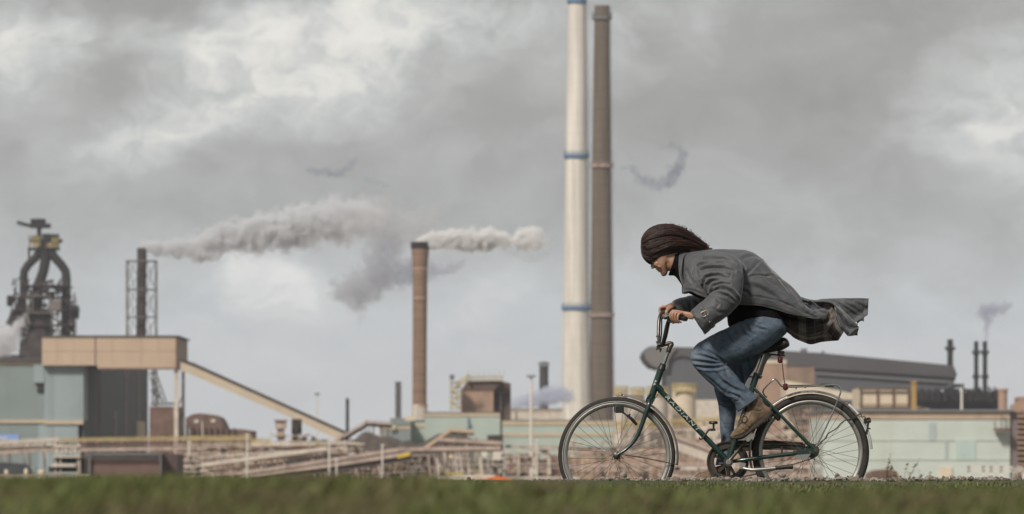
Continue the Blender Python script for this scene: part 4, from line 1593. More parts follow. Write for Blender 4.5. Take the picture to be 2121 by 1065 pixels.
q = MB(); q.face_box(-60, 185, 984, 988, 540, 0.6)
for x in range(-58, 180, 13):
    q.face_box(x, x + 6, 986, 1010, 539.6, 0.5)
solo('low_wall', q, m_pinkst, 'low dusty wall with posts above the grass at the left edge', 'wall')

# random plant items, each described by its place
rr = random.Random(21)
def plant_cluster(name, label, x0, x1, y0, y1, D, n, ms, seed, tanks=2):
    """a steel frame with decks, vessels and ducts"""
    r_ = random.Random(seed)
    t = thing(name, (X((x0 + x1) / 2, D), CAM_Y + D, GZ), label, 'process plant', 'process plants along the foreground of the steelworks')
    fr = MB()
    W_ = x1 - x0
    for i in range(max(3, int(W_ / 26)) + 1):
        x = x0 + W_ * i / max(3, int(W_ / 26))
        yt = y0 + r_.uniform(0, (y1 - y0) * 0.45)
        for dy in (0, 5):
            a = P(x, yt, D + dy)
            fr.beam((a.x, a.y, GZ), a, 1.3 * D / K)
    for i in range(4):
        y = y0 + (y1 - y0) * (i + 0.6) / 4.2
        xa_ = x0 + r_.uniform(0, W_ * 0.3); xb_ = x1 - r_.uniform(0, W_ * 0.3)
        fr.face_box(xa_, xb_, y, y + 1.8, D - 0.4, 5.5)
    for i in range(int(n * 0.5)):
        x = r_.uniform(x0, x1 - 12); y = r_.uniform(y0 + 6, y1 - 12)
        fr.beam(P(x, y, D - 0.3), P(x + r_.uniform(6, 14), y + r_.uniform(5, 12), D - 0.3), 0.7 * D / K)
    part('frame', fr, ms[0], t)
    bl = {}
    for i in range(n):
        m_ = r_.choice(ms)
        q = bl.setdefault(m_.name, (m_, MB()))[1]
        x = r_.uniform(x0, x1 - 4); y = r_.uniform(y0 + 4, y1)
        w_, h_ = r_.uniform(3, 11), r_.uniform(3, 10)
        if r_.random() < 0.35:
            a = P(x, y, D + r_.uniform(0, 3))
            q.tube([a, a - Vector((0, 0, h_ * 1.6 * D / K))], w_ * 0.4 * D / K, 10)
        elif r_.random() < 0.5:
            a = P(x, y, D + r_.uniform(-0.5, 3)); b = P(x + r_.uniform(8, 26), y + r_.uniform(-3, 3), D + r_.uniform(-0.5, 3))
            q.tube([a, b], r_.uniform(0.7, 2.0) * D / K, 8)
        else:
            q.face_box(x, x + w_, y, y + h_, D + r_.uniform(0.2, 4), 1.5)
    for m_, q in bl.values():
        part('vessel', q, m_, t, smooth=True)
    q = MB()
    for i in range(max(1, int(W_ / 40))):
        x = r_.uniform(x0, x1 - 30)
        y = r_.uniform(y0, y1 - 5)
        for dy in (0, 2.4):
            q.beam(P(x, y + dy, D - 0.6), P(x + 28, y + dy, D - 0.6), 0.5 * D / K)
        for k in range(6):
            q.beam(P(x + k * 5.6, y, D - 0.6), P(x + k * 5.6, y + 5, D - 0.6), 0.45 * D / K)
    part('railing', q, m_yel, t)
    return t


SM = [m_pinkst, m_rust, m_palest, m_darkbr, m_rust_l, m_greyst]
plant_cluster('sorting_plant', 'rust and grey sorting plant with two hoppers below the sloping gallery', 560, 650, 895, 945, 1000, 46, [m_pinkst, m_rust, m_palest, m_rust_l, m_greyst], 31)
q = MB(); q.face_box(570, 592, 871, 888, 1000, 3); q.face_box(574, 588, 888, 912, 1000.5, 2); q.face_box(568, 594, 869, 872, 999.6, 4)
solo('hopper', q, m_pinkst, 'square dusty hopper standing left of the gallery legs on thin supports', 'hopper')
q = MB(); q.face_box(604, 624, 868, 900, 1005, 3); q.face_box(609, 616, 870, 925, 1003, 1)
solo('hopper', q, m_darkbr, 'dark hopper hanging under the sloping gallery', 'hopper')
plant_cluster('crusher_plant', 'brown crusher plant between the two long dark belts and the grass', 700, 830, 948, 985, 800, 60, SM, 32)
plant_cluster('crusher_plant', 'jumbled brown crusher plant left of the orange tent', 760, 900, 935, 985, 830, 80, SM, 33)
plant_cluster('screening_plant', 'plant with pale tanks and girders above the orange tent', 900, 1050, 925, 985, 840, 80, [m_palest, m_pinkst, m_darkbr, m_rust, m_cream], 34)
plant_cluster('screening_plant', 'pale girder plant just left of the front wheel', 1040, 1165, 920, 985, 850, 64, [m_palest, m_pinkst, m_rust, m_palest], 35)
plant_cluster('screening_plant', 'reddish plant seen through the spokes of the front wheel', 1165, 1400, 905, 985, 900, 110, [m_palest, m_pinkst, m_rust, m_rust_l, m_cream], 36)
plant_cluster('pump_station', 'grey and pale pump station between the front wheel and the shins', 1400, 1580, 875, 985, 950, 80, [m_palest, m_pinkst, m_rust_l, m_greyst], 37)
plant_cluster('pump_station', 'pinkish pump station seen through the spokes of the rear wheel', 1580, 1708, 845, 985, 960, 90, [m_pinkst, m_rust_l, m_palest, m_rust], 38)
plant_cluster('pipe_yard', 'crowded pale pipe yard between the rusty dome and the grass', 390, 560, 915, 985, 890, 90, [m_pinkst, m_palest, m_rust_l, m_rust], 39)
plant_cluster('pipe_yard', 'low pipe yard right of the pipe bridges below the gallery foot', 640, 760, 912, 960, 900, 60, [m_palest, m_pinkst, m_rust], 40)
plant_cluster('pipe_yard', 'rows of horizontal pipes right of the brown corrugated tank', 366, 420, 935, 985, 720, 34, [m_palest, m_pinkst], 41)
q = MB(); q.face_box(995, 1038, 934, 953, 828, 4)
solo('white_container', q, m_white, 'large white rectangular tank in front of the mint halls', 'tank')
q = MB(); a = P(986, 925, 826); q.tube([a, a - Vector((0, 0, 2.2))], 0.45, 16); a = P(980, 942, 826); q.tube([a, a - Vector((0, 0, 1.0))], 0.3, 12)
solo('white_silo', q, m_white, 'small white upright vessel left of the large white tank', 'silo', smooth=True)
q = MB(); q.slab([(822, 943), (848, 937), (849, 944), (824, 950)], 755, 758)
solo('yellow_hood', q, m_yelb, 'bright yellow hood at the end of the dark belt conveyor', 'hood')
q = MB(); q.face_box(920, 960, 980, 984, 780, 3); q.face_box(985, 995, 981, 984, 780, 2)
solo('yellow_barrier', q, m_yelb, 'yellow barrier left of and above the tent', 'barrier')
q = MB(); a = P(1026, 910, 1020); q.tube([a, a - Vector((0, 0, 2.8))], 0.28, 10)
solo('short_stack', q, m_black, 'short black vent pipe in front of the mint hall corner', 'stack')
for i, (px, y0, lab) in enumerate(((392, 916, 'white pole between the corrugated tank and the pipe bridges'), (682, 905, 'white pole at the foot of the sloping gallery'),
                                   (697, 950, 'thin pale pole right of the white pole by the gallery foot'), (792, 922, 'short white pole among the crusher plant'),
                                   (1112, 912, 'white upright post left of the front wheel'), (512, 900, 'pale pole by the pipe bridges under the gallery slope'))):
    q = MB(); a = P(px, y0, 740); q.tube([Vector((a.x, a.y, GZ)), a], [0.14, 0.10], 8); q.box(a, (0.5, 0.3, 0.15))
    solo('pole', q, m_white, lab, 'pole', group='pale poles between the pipes')

# tent
tn = thing('tent', (X(975, 420), CAM_Y + 420, GZ), 'low marquee tent with one white and one orange slope above the grass', 'tent')
q = MB(); q.slab([(893, 1000), (906, 991), (945, 985), (1020, 984), (1064, 1000)], 424, 440)
part('white_roof', q, m_canvas, tn)
q = MB(); q.slab([(984, 1003), (1004, 993), (1030, 985.5), (1048, 990), (1070, 1000), (1070, 1003)], 420, 423.8)
part('orange_roof', q, m_orange, tn)
q = MB(); q.slab([(1290, 830), (1520, 828), (1520, 1000), (1290, 1000)], 1350, 1380)
solo('backdrop_shed', q, m_palest, 'pale low shed behind the silos right of the fork', 'building')

# ================================================================ SMOKE
def plume(name, label, pts, D, dens, color, seed=0, noise_px=26.0, edge=0.9, soft=0.5, warp=0.35, fade=None, ysc=0.8, aniso=0.2):
    """smoke strung along the drift path pts [(px, py, radius_px)]: density falls off raggedly from the path"""
    s_ = D / K
    c0 = P(pts[0][0], pts[0][1], D)
    loc = [(P(x, y, D) - c0, r * s_) for x, y, r in pts]
    # closed envelope round the path
    bm = bmesh.new()
    for (a, ra), (b, rb) in zip(loc[:-1], loc[1:]):
        k = max(1, int((b - a).length / (0.5 * (ra + rb) / 2)))
        for i in range(k + 1):
            f = i / k
            rr_ = (ra + (rb - ra) * f) * 1.55 + 0.4
            bmesh.ops.create_icosphere(bm, subdivisions=2, radius=rr_, matrix=Matrix.Translation(a.lerp(b, f)))
    me = bpy.data.meshes.new(name)
    bm.to_mesh(me)
    bm.free()
    o = bpy.data.objects.new(name, me)
    o.location = c0
    link(o, label, 'smoke', kind='stuff')
    rmax = max(r for _, r in loc)
    m = bpy.data.materials.new(name)
    m.use_nodes = True
    g = NG(m.node_tree)
    m.node_tree.nodes.clear()
    out_ = g.new('ShaderNodeOutputMaterial')
    pv = g.new('ShaderNodeVolumePrincipled')
    pv.inputs['Color'].default_value = (*color, 1)
    pv.inputs['Anisotropy'].default_value = aniso
    tc = g.new('ShaderNodeTexCoord').outputs['Object']
    f1 = 1.0 / (noise_px * s_)
    nn = g.new('ShaderNodeTexNoise')
    g.put(nn.inputs['Vector'], g.mapping(tc, (1, 1, 1), (seed * 13.1, seed * 3.7, 0)))
    nn.inputs['Scale'].default_value = f1 * 0.7
    nn.inputs['Detail'].default_value = 4
    wv_ = g.vmath('MULTIPLY', g.vmath('SUBTRACT', nn.outputs['Color'], (0.5, 0.5, 0.5)), (warp * 4 * noise_px * s_,) * 3)
    p = g.vmath('ADD', tc, wv_)
    p = g.vmath('MULTIPLY', p, (1, 1 / ysc, 1))
    dmin = None
    for (a, ra), (b, rb) in zip(loc[:-1], loc[1:]):
        a = Vector((a.x, a.y / ysc, a.z)); b = Vector((b.x, b.y / ysc, b.z))
        ab = b - a
        pa = g.vmath('SUBTRACT', p, tuple(a))
        dt = g.new('ShaderNodeVectorMath', operation='DOT_PRODUCT')
        g.put(dt.inputs[0], pa); dt.inputs[1].default_value = tuple(ab / max(1e-6, ab.length_squared))
        t = g.math('MINIMUM', g.math('MAXIMUM', dt.outputs['Value'], 0.0), 1.0)
        sc_v = g.new('ShaderNodeVectorMath', operation='SCALE')
        sc_v.inputs[0].default_value = tuple(ab); g.put(sc_v.inputs['Scale'], t)
        ln = g.new('ShaderNodeVectorMath', operation='LENGTH')
        g.put(ln.inputs[0], g.vmath('SUBTRACT', pa, sc_v.outputs[0]))
        d = g.math('DIVIDE', ln.outputs['Value'], g.math('MULTIPLY_ADD', t, rb - ra, ra))
        dmin = d if dmin is None else g.math('MINIMUM', dmin, d)
    n2 = g.noise(g.mapping(tc, (1, 1, 1), (seed * 5.3, 0, seed)), f1 * 1.6, 6, 0.68, 0.3)
    val = g.math('ADD', g.math('SUBTRACT', 0.92, dmin), g.math('MULTIPLY', g.math('SUBTRACT', n2, 0.5), edge * 3.4))
    sx0 = g.new('ShaderNodeSeparateXYZ')
    g.put(sx0.inputs[0], tc)
    val = g.math('ADD', val, g.maprange(sx0.outputs[0], 0.0, 45 * s_, 0.45 if fade else 0.0, 0.0))
    dd = g.math('MULTIPLY', g.maprange(val, 0.0, soft), dens)
    # a hard limit keeps the envelope itself invisible
    dd = g.math('MULTIPLY', dd, g.maprange(dmin, 1.1, 1.4, 1.0, 0.0))
    if fade:
        sx_ = g.new('ShaderNodeSeparateXYZ')
        g.put(sx_.inputs[0], tc)
        x0, x1 = (P(fade[0], 0, D) - c0).x, (P(fade[1], 0, D) - c0).x
        dd = g.math('MULTIPLY', dd, g.maprange(sx_.outputs[0], x0, x1, fade[2], fade[3], smooth=False))
    g.put(pv.inputs['Density'], dd)
    g.l.new(pv.outputs[0], out_.inputs['Volume'])
    m.cycles.volume_step_rate = 0.10
    me.materials.append(m)
    remesh(o, max(0.5, rmax * 0.12), 1, 0.5)
    return o


plume('smoke', 'long white and grey smoke plume drifting right from the latticed chimney', [(298, 512, 10.4), (325, 513, 15.6), (370, 514, 26.0), (420, 508, 36.4), (470, 496, 40.3), (520, 486, 44.2), (580, 476, 48.1), (640, 464, 52.0), (700, 458, 54.6), (760, 450, 49.4)], 1600, 1.0, (0.93, 0.94, 0.965), 5, 42, 0.85, 0.5, 0.2, fade=(520, 790, 1.0, 0.22), aniso=0.0)
plume('smoke', 'thin pale smoke veil between the plume and the flared chimney', [(740, 445, 43.7), (790, 450, 55.2), (830, 470, 50.6), (880, 460, 41.4), (905, 440, 25.3)], 1612, 0.16, (0.92, 0.93, 0.97), 6, 34, 0.9, 0.6, 0.3)
plume('smoke', 'grey blue smoke drifting low behind the flared chimney', [(800, 490, 45.9), (790, 535, 45.9), (775, 575, 45.9), (740, 605, 48.6), (705, 605, 29.7), (690, 590, 13.5)], 1720, 0.30, (0.80, 0.81, 0.86), 7, 28, 0.8, 0.5, 0.3)
plume('smoke', 'blue grey smoke tail passing behind the flared chimney to the right', [(780, 575, 31.2), (830, 568, 33.6), (875, 562, 31.2), (915, 562, 21.6), (955, 548, 12.0)], 1730, 0.28, (0.76, 0.78, 0.87), 8, 26, 0.8, 0.5, 0.3)
plume('smoke', 'faint hanging smoke wisp below the grey blue smoke', [(745, 630, 18), (748, 655, 12), (742, 680, 6)], 1725, 0.10, (0.75, 0.77, 0.86), 9, 16, 0.9, 0.5, 0.3)
plume('steam', 'bright white steam puff blowing right from the flared chimney', [(876, 502, 11.2), (888, 500, 15.0), (905, 498, 21.2), (935, 495, 26.2), (970, 499, 25.0), (1010, 495, 28.8), (1042, 497, 22.5), (1062, 500, 13.8), (1085, 495, 28.8), (1105, 494, 31.2), (1120, 498, 17.5)], 1500, 1.8, (1, 1, 1), 10, 27, 0.65, 0.42, 0.16, aniso=-0.15, fade=(1000, 1130, 1.0, 0.30))
plume('steam', 'faint steam shreds trailing below the bright white puff', [(1040, 512, 10), (1070, 525, 14), (1100, 535, 14), (1130, 525, 14), (1150, 505, 8)], 1505, 0.10, (0.97, 0.97, 0.97), 16, 18, 0.9, 0.5, 0.3)
plume('smoke', 'dark curl of smoke floating right of the two tall chimneys', [(1290, 350, 9), (1310, 348, 9), (1322, 366, 12), (1345, 380, 15), (1380, 376, 18), (1405, 352, 18), (1417, 326, 16), (1406, 304, 10), (1388, 297, 7)], 1500, 0.42, (0.46, 0.50, 0.63), 11, 20, 1.0, 0.6, 0.42)
plume('smoke', 'faint dark smoke wisp high above the long plume', [(640, 350, 8), (670, 358, 12), (700, 362, 12), (725, 345, 9), (742, 325, 5)], 1600, 0.34, (0.48, 0.52, 0.66), 12, 14, 0.9, 0.5, 0.35)
plume('smoke', 'short faint smoke shred right of the faint wisp', [(760, 372, 8), (790, 380, 9), (812, 386, 5)], 1600, 0.2, (0.52, 0.56, 0.70), 18, 12, 0.9, 0.5, 0.35)
plume('smoke', 'bluish grey smoke rising from the slim black stack at the right', [(2042, 703, 5.8), (2043, 685, 9.2), (2046, 664, 13.8), (2036, 645, 19.5), (2056, 643, 19.5), (2080, 638, 13.8), (2096, 630, 8.0)], 1900, 0.34, (0.66, 0.68, 0.82), 13, 16, 0.7, 0.45, 0.25)
plume('steam', 'white steam at the left edge in front of the blast furnace', [(-30, 720, 46), (5, 705, 38), (24, 692, 30), (42, 668, 15), (50, 652, 7)], 1740, 0.55, (0.98, 0.98, 1.0), 14, 26, 0.8, 0.4, 0.3)
plume('steam', 'pale blue steam bank behind the light mast left of the white chimney', [(1066, 838, 14), (1090, 830, 20), (1115, 826, 24), (1140, 820, 24), (1160, 816, 22), (1175, 820, 20)], 1640, 0.9, (0.88, 0.91, 1.0), 15, 18, 0.6, 0.4, 0.25)

# ================================================================ HAZE
m = bpy.data.materials.new('haze')
m.use_nodes = True
m.node_tree.nodes.clear()
g = NG(m.node_tree)
o_ = g.new('ShaderNodeOutputMaterial')
pv = g.new('ShaderNodeVolumePrincipled')
pv.inputs['Color'].default_value = (0.86, 0.90, 1.0, 1)
pv.inputs['Density'].default_value = 0.00006
g.l.new(pv.outputs[0], o_.inputs['Volume'])
mb = MB()
mb.span((-9100, -300, GZ - 1.0), (9100, 14100, 175))
hz_ = part('haze', mb, m, kind='stuff')
hz_['label'] = 'thin pale haze in the air over the whole steelworks'
hz_['category'] = 'haze'
# ================================================================ BICYCLE
m_green = mat('green_enamel', (0.009, 0.032, 0.027), 0.28, metal=0.0, mott=0.15, mscale=9, coat=0.6, dirt=(0.05, 0.045, 0.035), dirt_amt=0.35, dirt_scale=(4, 4, 4))
m_chrome = mat('chrome', (0.55, 0.55, 0.55), 0.22, metal=1.0, mott=0.12, mscale=14, dirt=(0.22, 0.17, 0.12), dirt_amt=0.35, dirt_scale=(6, 6, 6))
m_alu = mat('dull_aluminium', (0.42, 0.41, 0.39), 0.42, metal=0.85, mott=0.12, mscale=14, dirt=(0.2, 0.16, 0.12), dirt_amt=0.4, dirt_scale=(6, 6, 6))
m_fend = mat('fender_metal', (0.36, 0.34, 0.32), 0.35, metal=0.6, mott=0.1, mscale=14, dirt=(0.25, 0.2, 0.16), dirt_amt=0.5, dirt_scale=(6, 6, 6))
m_fwhite = mat('fender_white', (0.66, 0.65, 0.64), 0.5, mott=0.06, mscale=20, dirt=(0.35, 0.3, 0.25), dirt_amt=0.4, dirt_scale=(9, 9, 9))
m_rubber = mat('tyre_rubber', (0.030, 0.027, 0.025), 0.85, mott=0.15, mscale=20, dirt=(0.11, 0.09, 0.07), dirt_amt=0.35, dirt_scale=(7, 7, 7))
m_stripe = mat('reflex_stripe', (0.52, 0.50, 0.47), 0.6, mott=0.1, mscale=20)
m_blackp = mat('black_plastic', (0.018, 0.018, 0.018), 0.45, mott=0.1, mscale=20)
m_leather = mat('saddle_vinyl', (0.022, 0.020, 0.018), 0.35, mott=0.15, mscale=12, coat=0.15)
m_steel = mat('dark_steel', (0.14, 0.125, 0.11), 0.4, metal=0.9, mott=0.2, mscale=14)
m_spoke = mat('spoke_steel', (0.16, 0.145, 0.13), 0.45, metal=0.8, mott=0.1, mscale=14)
m_guard = mat('chain_case', (0.040, 0.030, 0.024), 0.5, mott=0.25, mscale=12, dirt=(0.13, 0.09, 0.06), dirt_amt=0.5, dirt_scale=(6, 6, 6))
m_letter = mat('pale_lettering', (0.52, 0.55, 0.49), 0.6, mott=0.05, mscale=30)
m_red = mat('red_bead', (0.09, 0.006, 0.010), 0.5, mott=0.2, mscale=30, coat=0.4)

PX = 1.0 / 346.56
FW, RW = (1277.5, 944.0), (1679.0, 937.0)
bike = thing('bicycle', B(1480, 1062, 0), 'old dark green city bicycle ridden to the left by the person in the grey coat', 'bicycle')


def bp(name, mbx, m_, parent=None, **kw):
    return part(name, mbx, m_, parent or bike, **{'smooth': True, **kw})


def wheel(c, stripe, tyre_t, seed):
    C3 = B(*c, 0)
    R = 121.5 * PX
    # a parent mesh would be empty, so the rim carries tyre, hub and spokes
    rt = tyre_t * PX
    ro = R - rt
    rim = MB()
    w = 0.013
    rim.ring(C3, ro - 0.010, [(0.014, -w), (0.014, w), (0.002, w * 1.02), (-0.011, w * 0.62), (-0.014, w * 0.2), (-0.014, -w * 0.2), (-0.011, -w * 0.62), (0.002, -w * 1.02)], 120)
    rim_o = bp('wheel', rim, m_alu, smooth='all')
    ty = MB()
    n = 14
    rt2 = rt * 0.53
    pr = [(rt2 * math.cos(2 * math.pi * k / n), rt2 * 1.08 * math.sin(2 * math.pi * k / n)) for k in range(n)]
    ty.ring(C3, R - rt2, pr, 140)
    bp('tyre', ty, m_rubber, rim_o, smooth='all')
    if stripe:
        sm = MB()
        sm.ring(C3, R - rt * 0.80, [(-0.0022, -rt2 * 1.02), (0.0022, -rt2 * 1.12), (0.0022, -rt2 * 0.95), (-0.0022, -rt2 * 0.85)], 120)
        bp('reflective_stripe', sm, m_stripe, rim_o, smooth='all')
    hb_ = MB()
    hb_.lathe(C3, [(0.006, -0.062), (0.006, -0.058), (0.013, -0.056), (0.014, -0.050), (0.009, -0.046), (0.022, -0.038), (0.022, -0.034), (0.013, -0.030), (0.012, 0.0), (0.013, 0.030), (0.022, 0.034), (0.022, 0.038), (0.009, 0.046), (0.013, 0.055), (0.006, 0.062)], 20, axis='Y')
    bp('hub', hb_, m_steel, rim_o)
    sp = MB()
    rh = 0.020 if c is FW else 0.030
    N = 36
    for k in range(N):
        a_r = 2 * math.pi * (k + 0.3) / N
        side = -1 if k % 2 == 0 else 1
        q = (k // 2) % 2
        a_h = a_r + (1 if q else -1) * math.radians(72)
        p0 = C3 + Vector((rh * math.cos(a_h), side * 0.035, rh * math.sin(a_h)))
        p1 = C3 + Vector(((ro - 0.022) * math.cos(a_r), side * 0.003, (ro - 0.022) * math.sin(a_r)))
        sp.tube([p0, p1], 0.00125, 5)
        sp.tube([p1, p1 + (p1 - p0).normalized() * 0.012], 0.0022, 5)
    s_o = bp('spokes', sp, m_spoke, rim_o)
    s_o['kind'] = 'thing'
    va = MB()
    a = math.radians(-33)
    v0 = C3 + Vector(((ro - 0.02) * math.cos(a), 0, (ro - 0.02) * math.sin(a)))
    va.tube([v0, v0 - Vector((math.cos(a), 0, math.sin(a))) * 0.03], 0.004, 8)
    bp('valve', va, m_blackp, rim_o)
    return rim_o


wheel(FW, True, 11.5, 1)
wheel(RW, False, 14.0, 2)


def curve_pts(pts, n=8):
    """Catmull-Rom through 3D points"""
    pts = [Vector(p) for p in pts]
    P_ = [pts[0] * 2 - pts[1]] + pts + [pts[-1] * 2 - pts[-2]]
    out_ = []
    for i in range(1, len(P_) - 2):
        for j in range(n):
            t = j / n
            a, b, c, d = P_[i - 1], P_[i], P_[i + 1], P_[i + 2]
            out_.append(0.5 * ((2 * b) + (c - a) * t + (2 * a - 5 * b + 4 * c - d) * t * t + (3 * b - a - 3 * c + d) * t ** 3))
    out_.append(pts[-1])
    return out_


def lerp_list(vals, n_out):
    m = len(vals) - 1
    res = []
    for i in range(n_out):
        f = i / (n_out - 1) * m
        j = min(m - 1, int(f))
        res.append(vals[j] + (vals[j + 1] - vals[j]) * (f - j))
    return res


def ctube(mbx, pts, r, n=12, k=8):
    c = curve_pts(pts, k)
    rs = lerp_list(r, len(c)) if isinstance(r, (list, tuple)) else r
    mbx.tube(c, rs, n)
    return mbx


# frame
fr = MB()
fr.tube([B(1369, 765), B(1347, 830)], 7.2 * PX, 20)
fr.tube([B(1369.5, 763), B(1368, 768)], 8.2 * PX, 20)
fr.tube([B(1350, 820), B(1347, 829)], 8.6 * PX, 20)
fr.tube([B(1357, 798), B(1366, 805), B(1372, 811)], [8.2 * PX, 7.0 * PX, 6.0 * PX], 20)
fr.tube([B(1357, 798), B(1508, 955)], 5.6 * PX, 24)
fr.tube([B(1508, 957), B(1568.5, 774)], [5.8 * PX, 5.8 * PX], 24)
fr.tube([B(1559, 801), B(1568.5, 773)], 6.8 * PX, 24)
fr.tube([B(1508, 957, -0.036), B(1508, 957, 0.036)], 10.0 * PX, 24)
fr.tube([B(1557, 806, -0.02), B(1557, 806, 0.02)], 6.0 * PX, 12)
fr.tube([B(1574, 781, -0.012), B(1574, 781, 0.012)], 4.2 * PX, 12)
for y in (-1, 1):
    ctube(fr, [B(1561, 804, y * 0.018), B(1590, 833, y * 0.040), B(1630, 874, y * 0.058), B(1684, 929, y * 0.062)], [3.6 * PX, 3.4 * PX, 3.4 * PX, 4.2 * PX], 14)
    ctube(fr, [B(1516, 956, y * 0.025), B(1545, 952, y * 0.048), B(1600, 945, y * 0.060), B(1650, 939, y * 0.064)], [4.0 * PX, 4.2 * PX, 4.4 * PX, 4.4 * PX], 14)
    fr.slab_pts = None
    # dropout plate
    a = [B(x_, y_, y * 0.066) for x_, y_ in ((1646, 934), (1660, 931), (1680, 929), (1690, 926), (1693, 933), (1688, 939), (1664, 943), (1648, 942))]
    b = [q + Vector((0, y * 0.006, 0)) for q in a]
    k = len(a)
    fr.add(a + b, [tuple(range(k)), tuple(range(k, 2 * k))[::-1]] + [(i, i + k, (i + 1) % k + k, (i + 1) % k) for i in range(k)])
frame_o = bp('frame', fr, m_green)
q = MB()
q.tube([B(1508, 957, -0.058), B(1508, 957, -0.036)], 7.0 * PX, 20)
q.tube([B(1508, 957, -0.062), B(1508, 957, -0.058)], 5.0 * PX, 20)
q.tube([B(1568, 776, -0.026), B(1577, 780, -0.02)], 2.0 * PX, 8)
q.tube([B(1577, 781, -0.03), B(1577, 781, 0.02)], 2.2 * PX, 10)
q.tube([B(1546, 780, -0.004), B(1562, 781, -0.004)], 1.6 * PX, 8)
q.tube([B(1645.5, 936, -0.078), B(1645.5, 936, -0.06)], 3.0 * PX, 10)
q.tube([B(1678, 937, -0.082), B(1678, 937, -0.06)], 3.0 * PX, 10)
q.tube([B(1690, 932, -0.088), B(1690, 932, -0.05)], 4.2 * PX, 12)
q.tube([B(1596, 842, -0.06), B(1596, 842, -0.05)], 1.6 * PX, 10)
bp('bolt', q, m_steel, frame_o)
q = MB()
a = [B(x_, y_, -0.075) for x_, y_ in ((1647, 943), (1680, 940), (1672, 950), (1660, 953), (1650, 951))]
b = [v_ + Vector((0, 0.004, 0)) for v_ in a]
q.add(a + b, [tuple(range(5)), tuple(range(5, 10))[::-1]] + [(i, i + 5, (i + 1) % 5 + 5, (i + 1) % 5) for i in range(5)])
bp('chain_tensioner', q, m_alu, frame_o)

# lettering wrapped on the down tube
def wrap_text(text, a, b, r, cap_h, m_, parent, name='lettering', shear=0.25, centre=0.10):
    cu = bpy.data.curves.new('t', 'FONT')
    cu.body = text
    cu.size = 1.0
    cu.shear = shear
    cu.space_character = 1.28
    cu.offset = 0.012
    cu.resolution_u = 3
    to = bpy.data.objects.new('t', cu)
    COL.objects.link(to)
    dg = bpy.context.evaluated_depsgraph_get()
    me = bpy.data.meshes.new_from_object(to.evaluated_get(dg))
    bpy.data.objects.remove(to)
    bm = bmesh.new()
    bm.from_mesh(me)
    bmesh.ops.triangulate(bm, faces=bm.faces)
    bmesh.ops.subdivide_edges(bm, edges=bm.edges, cuts=2)
    co = [v.co.copy() for v in bm.verts]
    x0, x1 = min(c.x for c in co), max(c.x for c in co)
    y0, y1 = min(c.y for c in co), max(c.y for c in co)
    d = (b - a)
    L = d.length
    d.normalize()
    up = Vector((0, -1, 0)).cross(d)
    if up.z < 0:
        up = -up
    near = Vector((0, -1, 0))
    vs = []
    for c in co:
        u = (c.x - x0) / (x1 - x0) * L
        v_ = ((c.y - y0) / (y1 - y0) - 0.5) * cap_h + centre * r
        th = v_ / r
        vs.append(a + d * u + near * (math.cos(th) * (r + 0.0006)) + up * (math.sin(th) * (r + 0.0006)))
    bm.verts.index_update()
    fs = [tuple(v.index for v in f.verts) for f in bm.faces]
    bm.free()
    q_ = MB()
    q_.add(vs, fs)
    return part(name, q_, m_, parent, fix=False)


dl = (B(1508, 955) - B(1357, 798)).normalized()
pa_, pb_ = B(1379, 820.9), B(1448.5, 893.1)
wrap_text('RADIANT', pa_, pb_, 5.6 * PX, 7.6 * PX, m_letter, frame_o, shear=0.12, centre=0.15)
q = MB()
for (x_, y_, sz_) in ((1358, 790, 2.6), (1355.5, 796, 2.8)):
    c = B(x_, y_, -7.4 * PX)
    q.add([c + Vector((-sz_ * PX, 0, -sz_ * PX)), c + Vector((sz_ * PX, 0, 0)), c + Vector((-sz_ * 0.2 * PX, 0, sz_ * 1.4 * PX))], [(0, 1, 2)])
part('head_badge', q, m_letter, frame_o, fix=False)

# fork
q = MB()
q.tube([B(1347.5, 826), B(1345, 835)], 7.6 * PX, 20)
for y in (-1, 1):
    ctube(q, [B(1346, 830, y * 0.022), B(1344, 838, y * 0.045), B(1333, 870, y * 0.050), B(1319, 905, y * 0.052), B(1299, 929, y * 0.055), B(1279, 942, y * 0.058)], [5 * PX, 5.2 * PX, 4.9 * PX, 4.2 * PX, 3.4 * PX, 2.8 * PX], 14)
fork_o = bp('fork', q, m_green)
q = MB()
q.tube([B(1372.5, 757), B(1370, 765)], [6.4 * PX, 9.0 * PX], 20)
q.tube([B(1373.6, 754), B(1372, 759)], 6.6 * PX, 20)
bp('headset', q, m_blackp, frame_o)
# stem
q = MB()
q.tube([B(1373, 758), B(1385, 726)], 4.2 * PX, 18)
st_o = bp('stem', q, m_chrome)
q = MB()
ctube(q, [B(1384, 730), B(1388, 718), B(1391, 713), B(1386, 711.5), B(1378, 713), B(1368, 715)], [4.9 * PX, 5.2 * PX, 5.0 * PX, 4.6 * PX, 4.4 * PX, 5.2 * PX], 16, 6)
q.tube([B(1368, 715, -0.03), B(1368, 715, 0.03)], 5.5 * PX, 18)
q.tube([B(1369, 722, -0.008), B(1367, 729, -0.012)], [2.4 * PX, 1.6 * PX], 8)
bp('clamp', q, m_steel, st_o)

